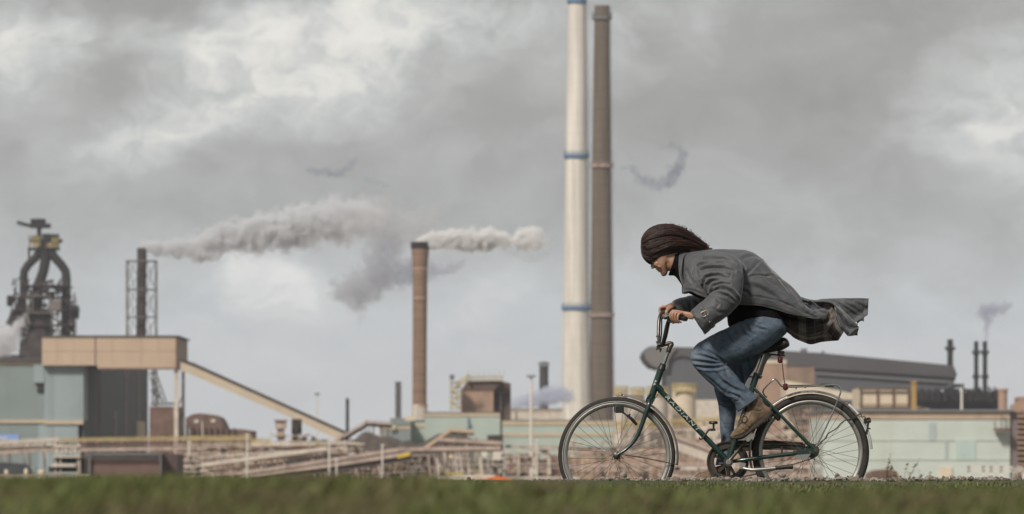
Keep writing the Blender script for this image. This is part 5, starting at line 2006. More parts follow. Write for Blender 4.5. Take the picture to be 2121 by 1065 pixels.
# handlebar
q = MB()
for y in (-1, 1):
    if y < 0:
        pts = [B(1368, 715, 0), B(1370, 714, -0.04), B(1374.5, 709, -0.085), B(1378, 695, -0.115), B(1381.5, 678, -0.135), B(1384.5, 665, -0.155), B(1387, 657, -0.185), B(1394, 655.5, -0.22), B(1403, 657.5, -0.245)]
    else:
        pts = [B(1368, 715, 0), B(1366, 713, 0.04), B(1365, 706, 0.085), B(1364, 692, 0.115), B(1364.5, 672, 0.135), B(1366.5, 657, 0.155), B(1371, 648.5, 0.185), B(1378, 645.5, 0.21)]
    ctube(q, pts, 3.7 * PX, 16)
hb_o = bp('handlebar', q, m_steel)
q = MB()
ctube(q, [B(1373, 713, -0.078), B(1378, 695, -0.115), B(1381.5, 678, -0.135), B(1384.5, 666, -0.152)], [4.3 * PX, 4.8 * PX, 4.8 * PX, 4.3 * PX], 16)
bp('padding', q, m_blackp, hb_o)
q = MB()
GR0, GR1 = B(1397, 656, -0.225), B(1421, 661, -0.335)
q.tube([GR0, GR0.lerp(GR1, 0.08), GR0.lerp(GR1, 0.92), GR1], [4.4 * PX, 5.2 * PX, 5.2 * PX, 4.7 * PX], 20)
bp('grip', q, m_blackp, hb_o)
q = MB()
GF0, GF1 = B(1375, 646, 0.205), B(1398, 649, 0.315)
q.tube([GF0, GF0.lerp(GF1, 0.08), GF0.lerp(GF1, 0.92), GF1], [4.4 * PX, 5.2 * PX, 5.2 * PX, 4.7 * PX], 20)
bp('grip', q, m_blackp, hb_o)
# bell
q = MB()
c = B(1384, 656, -0.20)
q.tube([c + Vector((0.002, 0, -0.014)), c + Vector((0, 0, -0.002)), c + Vector((-0.001, 0, 0.006)), c + Vector((-0.002, 0, 0.014)), c + Vector((-0.003, 0, 0.019))], [0.020, 0.029, 0.0285, 0.020, 0.004], 24)
bell = bp('bell', q, m_chrome, hb_o)
q = MB()
q.tube([c + Vector((0.002, 0, -0.012)), c + Vector((0, 0, -0.0015))], [0.026, 0.0305], 24)
q.box(c + Vector((0.012, -0.004, -0.026)), (0.026, 0.022, 0.02), Matrix.Rotation(0.3, 3, 'Y'))
q.tube([c + Vector((0.02, 0, -0.03)), c + Vector((0.034, -0.02, -0.036)), c + Vector((0.05, -0.05, -0.032)), c + Vector((0.075, -0.1, -0.034))], [0.005, 0.0045, 0.004, 0.0035], 8)
bp('brake_lever', q, m_blackp, hb_o)
# cables and clamp lever
q = MB()
ctube(q, [B(1383, 655, -0.17), B(1372, 658, -0.10), B(1370.5, 672, -0.05), B(1370, 692, -0.03), B(1368, 706, -0.02), B(1364, 716, -0.01), B(1360, 725, 0)], 1.5 * PX, 8)
ctube(q, [B(1349, 815, -0.02), B(1342, 822, -0.028), B(1339, 830, -0.02), B(1342, 838, -0.01)], 1.3 * PX, 8)
ctube(q, [B(1352, 830, -0.024), B(1360, 822, -0.024), B(1364, 812, -0.02)], 0.8 * PX, 6)
bp('cable', q, m_blackp, hb_o)
q = MB()
q.box(B(1362.5, 697, -0.01), (0.020, 0.018, 0.010)); q.box(B(1366, 703, -0.012), (0.018, 0.016, 0.026), Matrix.Rotation(0.3, 3, 'Y'))
q.box(B(1363, 712, -0.03), (0.016, 0.014, 0.034), Matrix.Rotation(-0.35, 3, 'Y')); q.tube([B(1361, 714, -0.04), B(1370, 713, -0.04)], 2.2 * PX, 8)
q.tube([B(1361.5, 716, -0.032), B(1366, 724, -0.032)], [3.2 * PX, 1.8 * PX], 8)
bp('clamp_lever', q, m_steel, hb_o)

# front fender with stay
def fender(c, R, a0, a1, m_, name='fender', w=0.024, parent=None):
    q_ = MB()
    C3 = B(*c, 0)
    pr_o, pr_i = [], []
    for k in range(11):
        f = -1 + 2 * k / 10
        pr_o.append((0.012 * (1 - abs(f) ** 2.2) - 0.006, f * w))
    for k in range(11):
        f = 1 - 2 * k / 10
        pr_i.append((0.012 * (1 - abs(f) ** 2.2) - 0.0078, f * (w - 0.0012)))
    q_.ring(C3, R * PX, pr_o + pr_i, 90, a0=math.radians(a0), a1=math.radians(a1))
    return bp(name, q_, m_, parent, smooth='all')


ff = fender(FW, 126.5, -9, 84.5, m_fend)
q = MB()
C3 = B(*FW, 0)
e_ = Vector((math.cos(math.radians(84.5)), 0, math.sin(math.radians(84.5))))
t_ = Vector((-math.sin(math.radians(84.5)), 0, math.cos(math.radians(84.5))))
a = C3 + e_ * 126.5 * PX
vs = []
for k in range(9):
    f = -1 + k / 4
    vs += [a + e_ * (0.012 * (1 - abs(f) ** 2.2) - 0.006) + Vector((0, f * 0.028, 0)), a + e_ * (0.012 * (1 - abs(f) ** 2.2) + 0.004) + t_ * 0.024 + Vector((0, f * 0.022, 0))]
q.add(vs, [(2 * k, 2 * k + 2, 2 * k + 3, 2 * k + 1) for k in range(8)])
o = bp('fender_tip', q, m_fend, ff)
md = o.modifiers.new('t', 'SOLIDIFY'); md.thickness = 0.0018
q = MB()
for y in (-1, 1):
    q.tube([B(1284, 941, y * 0.06), B(1340, 950, y * 0.05), B(1399, 961.5, y * 0.03)], 1.05 * PX, 6)
q.tube([B(1399, 961.5, -0.03), B(1399, 961.5, 0.03)], 1.2 * PX, 6)
bp('fender_stay', q, m_steel, ff)
rf = fender(RW, 126.5, 52, 196, m_fend)
rfw = fender(RW, 126.8, 3, 51.6, m_fwhite, 'fender_tail', 0.025, rf)
q = MB()
ctube(q, [B(1690, 928, -0.07), B(1702, 915, -0.068), B(1711, 907, -0.066), B(1716, 898, -0.064), B(1732, 888, -0.06), B(1742, 877, -0.056), B(1752, 870, -0.05), B(1760, 869, -0.045), B(1782, 857, -0.03)], 1.3 * PX, 7)
q.tube([B(1759, 872, -0.032), B(1782, 857, -0.032), B(1782, 857, 0.03)], 1.0 * PX, 7)
bp('fender_stay', q, m_steel, rf)

# rear light
q = MB()
ctube(q, [B(1782, 856, -0.02), B(1786, 864, -0.02), B(1790, 862, -0.02), B(1793, 866, -0.01)], 0.9 * PX, 6)
q.box(B(1792.5, 872, 0), (0.020, 0.05, 0.032), Matrix.Rotation(0.2, 3, 'Y'))
q.slab_dummy = None
q.box(B(1799, 868, 0), (0.020, 0.036, 0.018)); q.box(B(1798.5, 874, 0), (0.022, 0.034, 0.012))
q.box(B(1796.5, 887, 0), (0.011, 0.05, 0.078), Matrix.Rotation(0.18, 3, 'Y'))
q.tube([B(1797, 888, 0), B(1803, 888, 0)], 1.6 * PX, 8)
tl = bp('rear_light', q, m_blackp)
q = MB(); q.tube([B(1799, 871.5, -0.02), B(1804, 871.5, -0.02)], 4.0 * PX, 12)
bp('lens', q, m_red, tl)
# front lamp
q = MB()
q.box(B(1283.5, 848, -0.055), (0.052, 0.05, 0.044))
q.tube([B(1274, 848, -0.055), B(1271.8, 848, -0.055)], [6.5 * PX, 5.6 * PX], 16)
lamp = bp('headlight', q, m_blackp, bevel=0.006)
q = MB()
ctube(q, [B(1291, 855, -0.06), B(1296, 859, -0.065), B(1300, 861, -0.066), B(1306, 866, -0.066), B(1312, 872, -0.06), B(1319, 880, -0.055)], [2.0 * PX, 1.7 * PX, 2.4 * PX, 3.2 * PX, 3.6 * PX, 3.0 * PX], 10)
q.tube([B(1301, 862, -0.075), B(1301, 862, -0.058)], 3.6 * PX, 12)
q.tube([B(1305, 857, -0.066), B(1303, 868, -0.066)], 1.4 * PX, 8)
bp('bracket', q, m_blackp, lamp)

# seat post, saddle
q = MB()
q.tube([B(1567.5, 777), B(1583, 731)], 4.4 * PX, 18)
sp_o = bp('seat_post', q, m_chrome)
q = MB()
a = [(1571, 777), (1578, 777), (1584, 757), (1590, 746), (1598, 737), (1600, 733), (1584, 733)]
k = len(a)
va_ = [B(x_, y_, 0.004) for x_, y_ in a]; vb_ = [B(x_, y_, 0.030) for x_, y_ in a]
q.add(va_ + vb_, [tuple(range(k)), tuple(range(k, 2 * k))[::-1]] + [(i, i + k, (i + 1) % k + k, (i + 1) % k) for i in range(k)])
bp('brace', q, m_steel, sp_o)
# saddle: lofted from nose to tail  (x_px, top_px, bottom_px, half width)
sad = [(1556, 732, 736, 0.014), (1562, 727, 735, 0.022), (1572, 722, 733, 0.026), (1584, 715.5, 731.5, 0.034), (1597, 708, 730.5, 0.052), (1610, 702, 728, 0.080), (1620, 698.5, 726, 0.100), (1628, 699, 722, 0.104), (1633.5, 705, 718.5, 0.092), (1635.8, 712, 716, 0.06)]
q = MB()
vs = []
NS = 28
for (x_, t_y, b_y, hw) in sad:
    for k in range(NS):
        a = 2 * math.pi * k / NS
        cs, sn = math.cos(a), math.sin(a)
        yy_ = hw * math.copysign(abs(sn) ** 0.75, sn)
        mid = (t_y + b_y) / 2
        hh = (b_y - t_y) / 2
        zz_ = mid - hh * math.copysign(abs(cs) ** 0.8, cs) + (2.2 * (1 - abs(sn)) if cs < 0 else 0) * 0
        vs.append(B(x_, zz_, yy_))
fs = []
for i in range(len(sad) - 1):
    for k in range(NS):
        fs.append((i * NS + k, i * NS + (k + 1) % NS, (i + 1) * NS + (k + 1) % NS, (i + 1) * NS + k))
fs += [tuple(range(NS)), tuple((len(sad) - 1) * NS + k for k in range(NS))]
q.add(vs, fs)
sdl = bp('saddle', q, m_leather, smooth='all')
md = sdl.modifiers.new('s', 'SUBSURF'); md.levels = 1; md.render_levels = 2
q = MB()
for y in (-1, 1):
    ctube(q, [B(1575, 731, y * 0.02), B(1590, 732.5, y * 0.024), B(1608, 735, y * 0.03), B(1620, 735.5, y * 0.05), B(1624, 730, y * 0.055)], 1.4 * PX, 8)
    for k in range(3):
        ctube(q, [B(1611, 727 + k * 3.4, y * 0.05), B(1617, 727.6 + k * 3.4, y * 0.065), B(1624, 728.4 + k * 3.2, y * 0.05), B(1617, 729.4 + k * 3.4, y * 0.035), B(1611, 730.2 + k * 3.4, y * 0.05)], 1.3 * PX, 7, 5)
q.tube([B(1572, 733, 0), B(1626, 737, 0)], 1.3 * PX, 8)
q.box(B(1585, 733, 0), (0.05, 0.05, 0.012))
bp('spring', q, m_steel, sdl)

# luggage rack
q = MB()
RK = [(1588.5, 823), (1584, 819), (1580.5, 811), (1586, 802), (1600, 788.5), (1605, 785.8), (1610, 788.5), (1617, 797.6), (1625, 801.6), (1665, 801), (1704, 798.6), (1728, 797.6), (1737, 800.5), (1741.5, 808), (1740.5, 815), (1735, 829), (1722, 861), (1704, 899), (1688, 929)]
for y in (-1, 1):
    ctube(q, [B(a[0], a[1], y * (0.03 + 0.035 * min(1, i / 4) if i < 14 else 0.066)) for i, a in enumerate(RK)], 1.75 * PX, 10, 6)
for x_, y_ in ((1605, 785.8), (1640, 801), (1690, 799.5), (1737, 800.5)):
    q.tube([B(x_, y_, -0.065), B(x_, y_, 0.065)], 1.5 * PX, 8)
rk = bp('luggage_rack', q, m_chrome, smooth='all')
q = MB()
ctube(q, [B(1633, 798.5, -0.03), B(1660, 798.2, -0.03), B(1690, 797.6, -0.03), B(1704, 795.5, -0.028), B(1722, 796.5, -0.02)], 1.3 * PX, 8)
ctube(q, [B(1633, 798.5, 0.03), B(1660, 798.2, 0.03), B(1690, 797.6, 0.03), B(1704, 795.5, 0.028), B(1722, 796.5, 0.02)], 1.3 * PX, 8)
q.box(B(1718, 800.5, -0.05), (0.050, 0.006, 0.011)); q.box(B(1650, 803, -0.045), (0.006, 0.02, 0.022), Matrix.Rotation(0.5, 3, 'Y'))
q.box(B(1668, 803, -0.045), (0.008, 0.02, 0.006))
bp('clip', q, m_steel, rk)

# chain case, chainring, chain
q = MB()
BBc = B(1508, 957, 0)
q.ring(BBc, 36.5 * PX, [(6.5 * PX, 0.050), (6.5 * PX, 0.062), (-7.5 * PX, 0.062), (-7.5 * PX, 0.050)], 72)
q.ring(BBc, 42.0 * PX, [(1.5 * PX, 0.040), (1.5 * PX, 0.066), (-1.5 * PX, 0.066), (-1.5 * PX, 0.040)], 72)
a = [(1508, 913), (1560, 911.5), (1610, 912.5), (1662, 917), (1671, 926), (1664, 932), (1610, 930), (1575, 931), (1545, 935), (1535, 925)]
k = len(a)
va_ = [B(x_, y_, 0.052) for x_, y_ in a]; vb_ = [B(x_, y_, 0.062) for x_, y_ in a]
q.add(va_ + vb_, [tuple(range(k)), tuple(range(k, 2 * k))[::-1]] + [(i, i + k, (i + 1) % k + k, (i + 1) % k) for i in range(k)])
q.beam(B(1510, 912.5, 0.051), B(1664, 917, 0.051), 0.026, 1.6 * PX)
q.beam(B(1575, 931, 0.051), B(1664, 932, 0.051), 0.026, 1.6 * PX)
q.tube([B(1619.5, 925, -0.05), B(1619.5, 943, -0.05)], 2.0 * PX, 8)
bp('chain_guard', q, m_guard)
q = MB()
q.ring(BBc, 31 * PX, [(4.5 * PX, 0.040), (4.5 * PX, 0.044), (-3 * PX, 0.044), (-3 * PX, 0.040)], 66)
for k in range(44):
    a = 2 * math.pi * k / 44
    q.box(BBc + Vector((36 * PX * math.cos(a), 0.042, 36 * PX * math.sin(a))), (2.2 * PX, 0.003, 2.2 * PX), Matrix.Rotation(-a, 3, 'Y'))
for k in range(5):
    a = 2 * math.pi * (k + 0.15) / 5
    q.beam(BBc + Vector((5 * PX * math.cos(a), 0.042, 5 * PX * math.sin(a))), BBc + Vector((30 * PX * math.cos(a), 0.042, 30 * PX * math.sin(a))), 0.004, 6 * PX, up=Vector((-math.sin(a), 0, math.cos(a))))
q.lathe(BBc, [(9 * PX, 0.036), (9 * PX, 0.046)], 24, axis='Y')
cr = bp('chainring', q, m_steel)
q = MB()
q.ring(B(1683, 934, 0), 12 * PX, [(3 * PX, 0.040), (3 * PX, 0.044), (-8 * PX, 0.044), (-8 * PX, 0.040)], 36)
bp('sprocket', q, m_steel)
q = MB()
def chain_run(a, b, sag=0.0):
    L = (b - a).length
    n = int(L / 0.0127)
    for i in range(n):
        f0, f1 = i / n, (i + 0.86) / n
        p0, p1 = a.lerp(b, f0), a.lerp(b, f1)
        p0.z -= sag * math.sin(math.pi * f0); p1.z -= sag * math.sin(math.pi * f1)
        q.beam(p0, p1, 0.007 if i % 2 else 0.0045, 0.0085)
chain_run(B(1512, 921, 0.042), B(1683, 920, 0.042))
bp('chain', q, m_steel, cr)
q = MB()
chain_run(B(1520, 991, 0.042), B(1686, 948, 0.042), 0.012)
bp('chain', q, m_steel, cr)

# cranks and pedals
q = MB()
PD = (1553, 907)
ctube(q, [B(1508, 957, -0.060), B(1516, 948, -0.062), B(1541, 919, -0.072), B(1552, 908, -0.076)], [5.4 * PX, 3.6 * PX, 2.7 * PX, 3.4 * PX], 12)
q.lathe(B(1508, 957, 0), [(9.5 * PX, -0.070), (9.5 * PX, -0.052)], 24, axis='Y')
ck = bp('crank', q, m_steel)
q = MB(); q.lathe(B(1508, 957, 0), [(1 * PX, -0.0745), (5.2 * PX, -0.074), (5.6 * PX, -0.069)], 20, axis='Y')
bp('dust_cap', q, m_alu, ck)
q = MB()
rotp = Matrix.Rotation(math.radians(40), 3, 'Y')
c = B(1554, 906.5, -0.135)
dr = (B(1563, 899, 0) - B(1545, 914, 0)).normalized()
upv = Vector((-dr.z, 0, dr.x))
for sgn in (-1, 1):
    q.beam(c + dr * 0.026 + Vector((0, sgn * 0.04, 0)), c - dr * 0.026 + Vector((0, sgn * 0.04, 0)), 0.006, 0.022, up=upv)
    q.beam(c + dr * 0.028 * sgn + Vector((0, -0.044, 0)), c + dr * 0.028 * sgn + Vector((0, 0.044, 0)), 0.006, 0.016, up=upv)
q.tube([B(1552, 908, -0.07), B(1552, 908, -0.18)], 3.6 * PX, 12)
bp('pedal', q, m_alu, ck)
q = MB()
ctube(q, [B(1508, 957, 0.066), B(1500, 966, 0.068), B(1475, 995, 0.076), B(1464, 1007, 0.080)], [5.4 * PX, 3.6 * PX, 2.7 * PX, 3.4 * PX], 12)
ck2 = bp('crank', q, m_steel)
q = MB()
c = B(1463, 1008, 0.135)
for sgn in (-1, 1):
    q.box(c + Vector((0, sgn * 0.04, 0)), (0.055, 0.006, 0.022)); q.box(c + Vector((sgn * 0.028, 0, 0)), (0.006, 0.09, 0.016))
q.tube([B(1463, 1008, 0.07), B(1463, 1008, 0.18)], 3.6 * PX, 12)
bp('pedal', q, m_blackp, ck2)
q = MB()
q.tube([B(1508, 964, -0.046), B(1509, 978, -0.044), B(1508, 994, -0.042)], [6 * PX, 4.4 * PX, 3.4 * PX], 12)
q.tube([B(1508, 958, -0.05), B(1508, 966, -0.05)], [8 * PX, 6.5 * PX], 14)
bp('stand_bracket', q, m_steel)
# kickstand
q = MB()
q.box(B(1538, 965, -0.04), (0.034, 0.03, 0.036), Matrix.Rotation(0.15, 3, 'Y'))
ctube(q, [B(1540, 970, -0.06), B(1552, 972.5, -0.07), B(1566, 973, -0.075), B(1602, 970, -0.078), B(1632, 967, -0.08)], [3.4 * PX, 3.4 * PX, 3.9 * PX, 3.7 * PX, 3.4 * PX], 12)
ks = bp('kickstand', q, m_alu)
q = MB(); q.tube([B(1606, 969.8, -0.078), B(1628, 967.5, -0.08), B(1642, 966.5, -0.081), B(1643, 966.5, -0.081)], [4.2 * PX, 4.4 * PX, 5.4 * PX, 3.0 * PX], 12)
bp('rubber_foot', q, m_blackp, ks)
# clamp with knob on the down tube
q = MB()
q.tube([B(1467.5, 877.5, -0.02), B(1468.5, 875, -0.02), B(1486, 875, -0.02), B(1487.5, 878, -0.02)], 0.001, 6)
q.lathe(B(1477.5, 876, -0.022) + Vector((0, 0, -0.008)), [(0.020, 0.0), (0.027, 0.004), (0.027, 0.012), (0.022, 0.018), (0.008, 0.0185)], 20)
q.tube([B(1478, 878, -0.022), B(1478, 890, -0.022)], 2.2 * PX, 10)
q.tube([B(1472, 891, -0.024), B(1482, 890, -0.022)], 2.4 * PX, 10)
ctube(q, [B(1476, 890, -0.024), B(1468, 891, -0.026), B(1462, 899, -0.028), B(1455, 908, -0.028), B(1450, 909.5, -0.026), B(1448.5, 906, -0.026)], [2.4 * PX, 2.2 * PX, 2.2 * PX, 2.0 * PX, 1.8 * PX, 1.2 * PX], 10)
bp('clamp_knob', q, m_blackp)
# pump/lock bar lying along the seat stay
q = MB()
q.tube([B(1574.5, 829, 0.0), B(1575.5, 830, 0.0), B(1590, 844, 0.0), B(1592, 846, 0)], [3.2 * PX, 4.6 * PX, 4.4 * PX, 3.4 * PX], 12)
q.tube([B(1590, 845, 0), B(1602, 857, 0)], 4.2 * PX, 12)
q.tube([B(1601, 857, -0.004), B(1614, 868, -0.004), B(1616, 869, -0.004)], [5.6 * PX, 5.4 * PX, 3.4 * PX], 12)
bp('frame_lock', q, m_blackp)

# red beads on a cord hanging from the saddle
el_ = thing('luggage_cord', B(1626, 812, -0.07), 'thin luggage cord with two red beads hanging from the saddle to the rack', 'cord')
q = MB(); ctube(q, [B(1618, 738, -0.05), B(1620, 752, -0.06), B(1623, 778, -0.068), B(1625.5, 797, -0.075)], [0.8 * PX, 0.8 * PX, 1.1 * PX, 0.9 * PX], 7)
part('cord', q, m_blackp, el_, smooth=True)
for (x_, y_) in ((1616, 745), (1627, 801.5)):
    q = MB()
    c = B(x_, y_, -0.078)
    q.lathe(c, [(0.002, -0.022), (0.010, -0.020), (0.0145, -0.008), (0.0150, 0.003), (0.0125, 0.014), (0.007, 0.020), (0.001, 0.021)], 12)
    for k in range(10):
        a = k * math.pi / 5
        for zz_ in (-0.012, 0.0, 0.012):
            q.box(c + Vector((0.0145 * math.cos(a), 0.0145 * math.sin(a), zz_)), (0.005, 0.005, 0.006), Matrix.Rotation(a, 3, 'Z'))
    part('bead', q, m_red, el_)
# ================================================================ CYCLIST
def simple_mat(name):
    m_ = bpy.data.materials.new(name)
    m_.use_nodes = True
    g_ = NG(m_.node_tree)
    return m_, g_, m_.node_tree.nodes['Principled BSDF'], g_.new('ShaderNodeTexCoord').outputs['Object']


def add_bump(g_, bs_, h, strength, dist):
    bn_ = g_.new('ShaderNodeBump')
    bn_.inputs['Strength'].default_value = strength
    bn_.inputs['Distance'].default_value = dist
    g_.put(bn_.inputs['Height'], h)
    g_.l.new(bn_.outputs[0], bs_.inputs['Normal'])


# coat gabardine
m_coat, g, bs, tc = simple_mat('coat_gabardine')
n1 = g.noise(g.mapping(tc, (3, 3, 5)), 2.0, 4, 0.6)
n2 = g.noise(tc, 450, 2, 0.5)
col = g.ramp(n1, [(0.3, (0.071, 0.074, 0.084)), (0.55, (0.087, 0.090, 0.101)), (0.75, (0.105, 0.107, 0.117))])
col = g.mix(g.math('MULTIPLY', n2, 0.25), col, (0.045, 0.045, 0.05, 1))
g.put(bs.inputs['Base Color'], col)
bs.inputs['Roughness'].default_value = 0.62
bs.inputs['Sheen Weight'].default_value = 0.35
bs.inputs['Sheen Roughness'].default_value = 0.4
add_bump(g, bs, g.math('ADD', g.math('MULTIPLY', g.noise(g.mapping(tc, (7, 7, 16), rot=(0, 0.6, 0)), 1.0, 5, 0.62, 0.3), 1.0), g.math('MULTIPLY', g.noise(tc, 700, 2), 0.03)), 0.6, 0.014)
# denim
m_denim, g, bs, tc = simple_mat('denim')
n1 = g.noise(g.mapping(tc, (5, 5, 5)), 1.2, 5, 0.65)
n2 = g.noise(g.mapping(tc, (60, 60, 400)), 1.0, 3, 0.6)
n3 = g.noise(g.mapping(tc, (18, 18, 30)), 1.0, 5, 0.7, 0.8)
col = g.ramp(n1, [(0.28, (0.048, 0.068, 0.100)), (0.48, (0.098, 0.132, 0.180)), (0.68, (0.20, 0.24, 0.285))])
col = g.mix(g.math('MULTIPLY', g.maprange(n3, 0.45, 0.75), 0.5), col, (0.17, 0.20, 0.24, 1))
col = g.mix(g.math('MULTIPLY', n2, 0.45), col, (0.035, 0.05, 0.08, 1))
g.put(bs.inputs['Base Color'], col)
bs.inputs['Roughness'].default_value = 0.85
bs.inputs['Specular IOR Level'].default_value = 0.2
add_bump(g, bs, g.math('ADD', g.noise(g.mapping(tc, (14, 14, 24)), 1.0, 5, 0.65, 1.2), g.math('MULTIPLY', n2, 0.1)), 0.6, 0.010)
m_seam = mat('denim_seam', (0.15, 0.165, 0.18), 0.85, mott=0.25, mscale=60)
# knit
m_knit, g, bs, tc = simple_mat('black_knit')
bs.inputs['Base Color'].default_value = (0.012, 0.012, 0.013, 1)
bs.inputs['Roughness'].default_value = 0.95
bs.inputs['Specular IOR Level'].default_value = 0.1
w = g.new('ShaderNodeTexWave', wave_type='BANDS', bands_direction='X')
g.put(w.inputs['Vector'], g.mapping(tc, (1, 1, 1), rot=(0, math.radians(20), 0)))
w.inputs['Scale'].default_value = 45
w.inputs['Distortion'].default_value = 1.0
add_bump(g, bs, w.outputs['Fac'], 0.9, 0.004)
# skin
m_skin, g, bs, tc = simple_mat('skin')
col = g.ramp(g.noise(tc, 28, 5, 0.65), [(0.3, (0.36, 0.185, 0.125)), (0.55, (0.46, 0.265, 0.185)), (0.75, (0.53, 0.33, 0.24))])
g.put(bs.inputs['Base Color'], col)
bs.inputs['Roughness'].default_value = 0.5
bs.inputs['Subsurface Weight'].default_value = 0.12
bs.inputs['Subsurface Radius'].default_value = (0.01, 0.004, 0.002)
bs.inputs['Subsurface Scale'].default_value = 1.0
add_bump(g, bs, g.noise(tc, 220, 4, 0.6), 0.35, 0.002)
m_lip = mat('lip', (0.33, 0.12, 0.10), 0.5, mott=0.1, mscale=40)
# hair
m_hair, g, bs, tc = simple_mat('hair')
ri = g.new('ShaderNodeNewGeometry').outputs['Random Per Island']
col = g.ramp(ri, [(0, (0.009, 0.005, 0.005)), (0.6, (0.038, 0.019, 0.017)), (1.0, (0.10, 0.052, 0.043))])
g.put(bs.inputs['Base Color'], col)
bs.inputs['Roughness'].default_value = 0.42
bs.inputs['Specular IOR Level'].default_value = 0.45
m_scalp = mat('hair_base', (0.014, 0.008, 0.008), 0.8, mott=0.3, mscale=30)
# boots
m_boot, g, bs, tc = simple_mat('nubuck')
col = g.ramp(g.noise(tc, 24, 5, 0.65), [(0.3, (0.10, 0.066, 0.040)), (0.5, (0.175, 0.118, 0.074)), (0.72, (0.25, 0.175, 0.115))])
col = g.mix(g.math('MULTIPLY', g.maprange(g.noise(tc, 11, 4, 0.6), 0.52, 0.7), 0.7), col, (0.06, 0.04, 0.026, 1))
g.put(bs.inputs['Base Color'], col)
bs.inputs['Roughness'].default_value = 0.85
add_bump(g, bs, g.noise(tc, 60, 5, 0.6), 0.5, 0.004)
m_sole = mat('boot_sole', (0.032, 0.027, 0.023), 0.8, mott=0.3, mscale=40, dirt=(0.12, 0.09, 0.06), dirt_amt=0.5, dirt_scale=(9, 9, 9))
# plaid lining
m_plaid, g, bs, tc = simple_mat('plaid_lining')
uvn = g.new('ShaderNodeUVMap', uv_map='UVMap')
sp_ = g.new('ShaderNodeSeparateXYZ')
g.put(sp_.inputs[0], uvn.outputs[0])


def band(coord, period, offset, width):
    f_ = g.math('FRACT', g.math('ADD', g.math('MULTIPLY', coord, 1.0 / period), offset))
    d_ = g.math('ABSOLUTE', g.math('SUBTRACT', f_, 0.5))
    return g.math('LESS_THAN', d_, width / period / 2)


col = (0.038, 0.034, 0.034, 1)
X_, Y_ = sp_.outputs[0], sp_.outputs[1]
c_ = g.mix(g.math('MULTIPLY', band(X_, 0.150, 0.10, 0.045), 0.42), (0.038, 0.034, 0.034, 1), (0.30, 0.275, 0.26, 1))
c_ = g.mix(g.math('MULTIPLY', band(Y_, 0.150, 0.25, 0.045), 0.42), c_, (0.30, 0.275, 0.26, 1))
for cc, per, off in ((X_, 0.150, 0.33), (X_, 0.150, -0.10), (Y_, 0.150, 0.02), (Y_, 0.150, 0.48)):
    c_ = g.mix(g.math('MULTIPLY', band(cc, per, off, 0.004), 0.5), c_, (0.17, 0.035, 0.035, 1))
for cc, per, off in ((X_, 0.075, 0.2), (Y_, 0.075, 0.3)):
    c_ = g.mix(g.math('MULTIPLY', band(cc, per, off, 0.003), 0.7), c_, (0.012, 0.012, 0.012, 1))
for cc, per, off in ((X_, 0.075, 0.7), (Y_, 0.075, 0.8)):
    c_ = g.mix(g.math('MULTIPLY', band(cc, per, off, 0.002), 0.5), c_, (0.33, 0.31, 0.29, 1))
g.put(bs.inputs['Base Color'], c_)
bs.inputs['Roughness'].default_value = 0.9
m_buckle = mat('buckle', (0.30, 0.26, 0.22), 0.4, metal=0.2, mott=0.1, mscale=30)

rider = thing('person', B(1540, 1062, 0), 'person in a grey coat and jeans crouching over the bicycle with brown hair blown back', 'person')


# ---------------------------------------------------------------- loft tools
def cr(vals, n):
    """Catmull-Rom resample of rows"""
    v_ = np.array(vals, float)
    m_ = len(v_)
    ext = np.vstack([2 * v_[0] - v_[1], v_, 2 * v_[-1] - v_[-2]])
    out_ = []
    for i in range(m_ - 1):
        p0, p1, p2, p3 = ext[i], ext[i + 1], ext[i + 2], ext[i + 3]
        for j in range(n):
            t = j / n
            out_.append(0.5 * ((2 * p1) + (p2 - p0) * t + (2 * p0 - 5 * p1 + 4 * p2 - p3) * t * t + (3 * p1 - p0 - 3 * p2 + p3) * t ** 3))
    out_.append(v_[-1])
    return np.array(out_)


def loft(mbx, st, ns=32, n=6, ex=1.0, cap=True, dome=0.0):
    """st rows: Ax, Ay, Bx, By, y centre, half depth (photo units for A/B, metres for depth)"""
    r = cr([s_[:6] for s_ in st], n)
    if dome:
        # rounded ends
        first, last = r[0].copy(), r[-1].copy()
        def shrink(row, nxt, k, adv):
            c = np.array([(row[0] + row[2]) / 2, (row[1] + row[3]) / 2])
            c2 = np.array([(nxt[0] + nxt[2]) / 2, (nxt[1] + nxt[3]) / 2])
            d = c - c2
            d = d / (np.linalg.norm(d) + 1e-9) * adv
            o_ = row.copy()
            for q0 in (0, 2):
                o_[q0] = c[0] + (row[q0] - c[0]) * k + d[0]
                o_[q0 + 1] = c[1] + (row[q0 + 1] - c[1]) * k + d[1]
            o_[5] = row[5] * k
            return o_
        pre = [shrink(first, r[1], k, a * dome) for k, a in ((0.3, 1.0), (0.65, 0.8), (0.88, 0.45))]
        post = [shrink(last, r[-2], k, a * dome) for k, a in ((0.88, 0.45), (0.65, 0.8), (0.3, 1.0))]
        r = np.vstack([pre, r, post])
    vs = []
    for row in r:
        A = B(row[0], row[1], 0)
        B_ = B(row[2], row[3], 0)
        C_ = (A + B_) / 2
        h = (A - B_) / 2
        for k in range(ns):
            a = 2 * math.pi * k / ns
            cs, sn = math.cos(a), math.sin(a)
            cs = math.copysign(abs(cs) ** ex, cs)
            sn = math.copysign(abs(sn) ** ex, sn)
            vs.append(C_ + h * cs + Vector((0, row[4] - row[5] * sn, 0)))
    m_ = len(r)
    fs = []
    for i in range(m_ - 1):
        for k in range(ns):
            fs.append((i * ns + k, i * ns + (k + 1) % ns, (i + 1) * ns + (k + 1) % ns, (i + 1) * ns + k))
    if cap:
        fs.append(tuple(range(ns)))
        fs.append(tuple((m_ - 1) * ns + k for k in range(ns))[::-1])
    mbx.add(vs, fs)
    return mbx


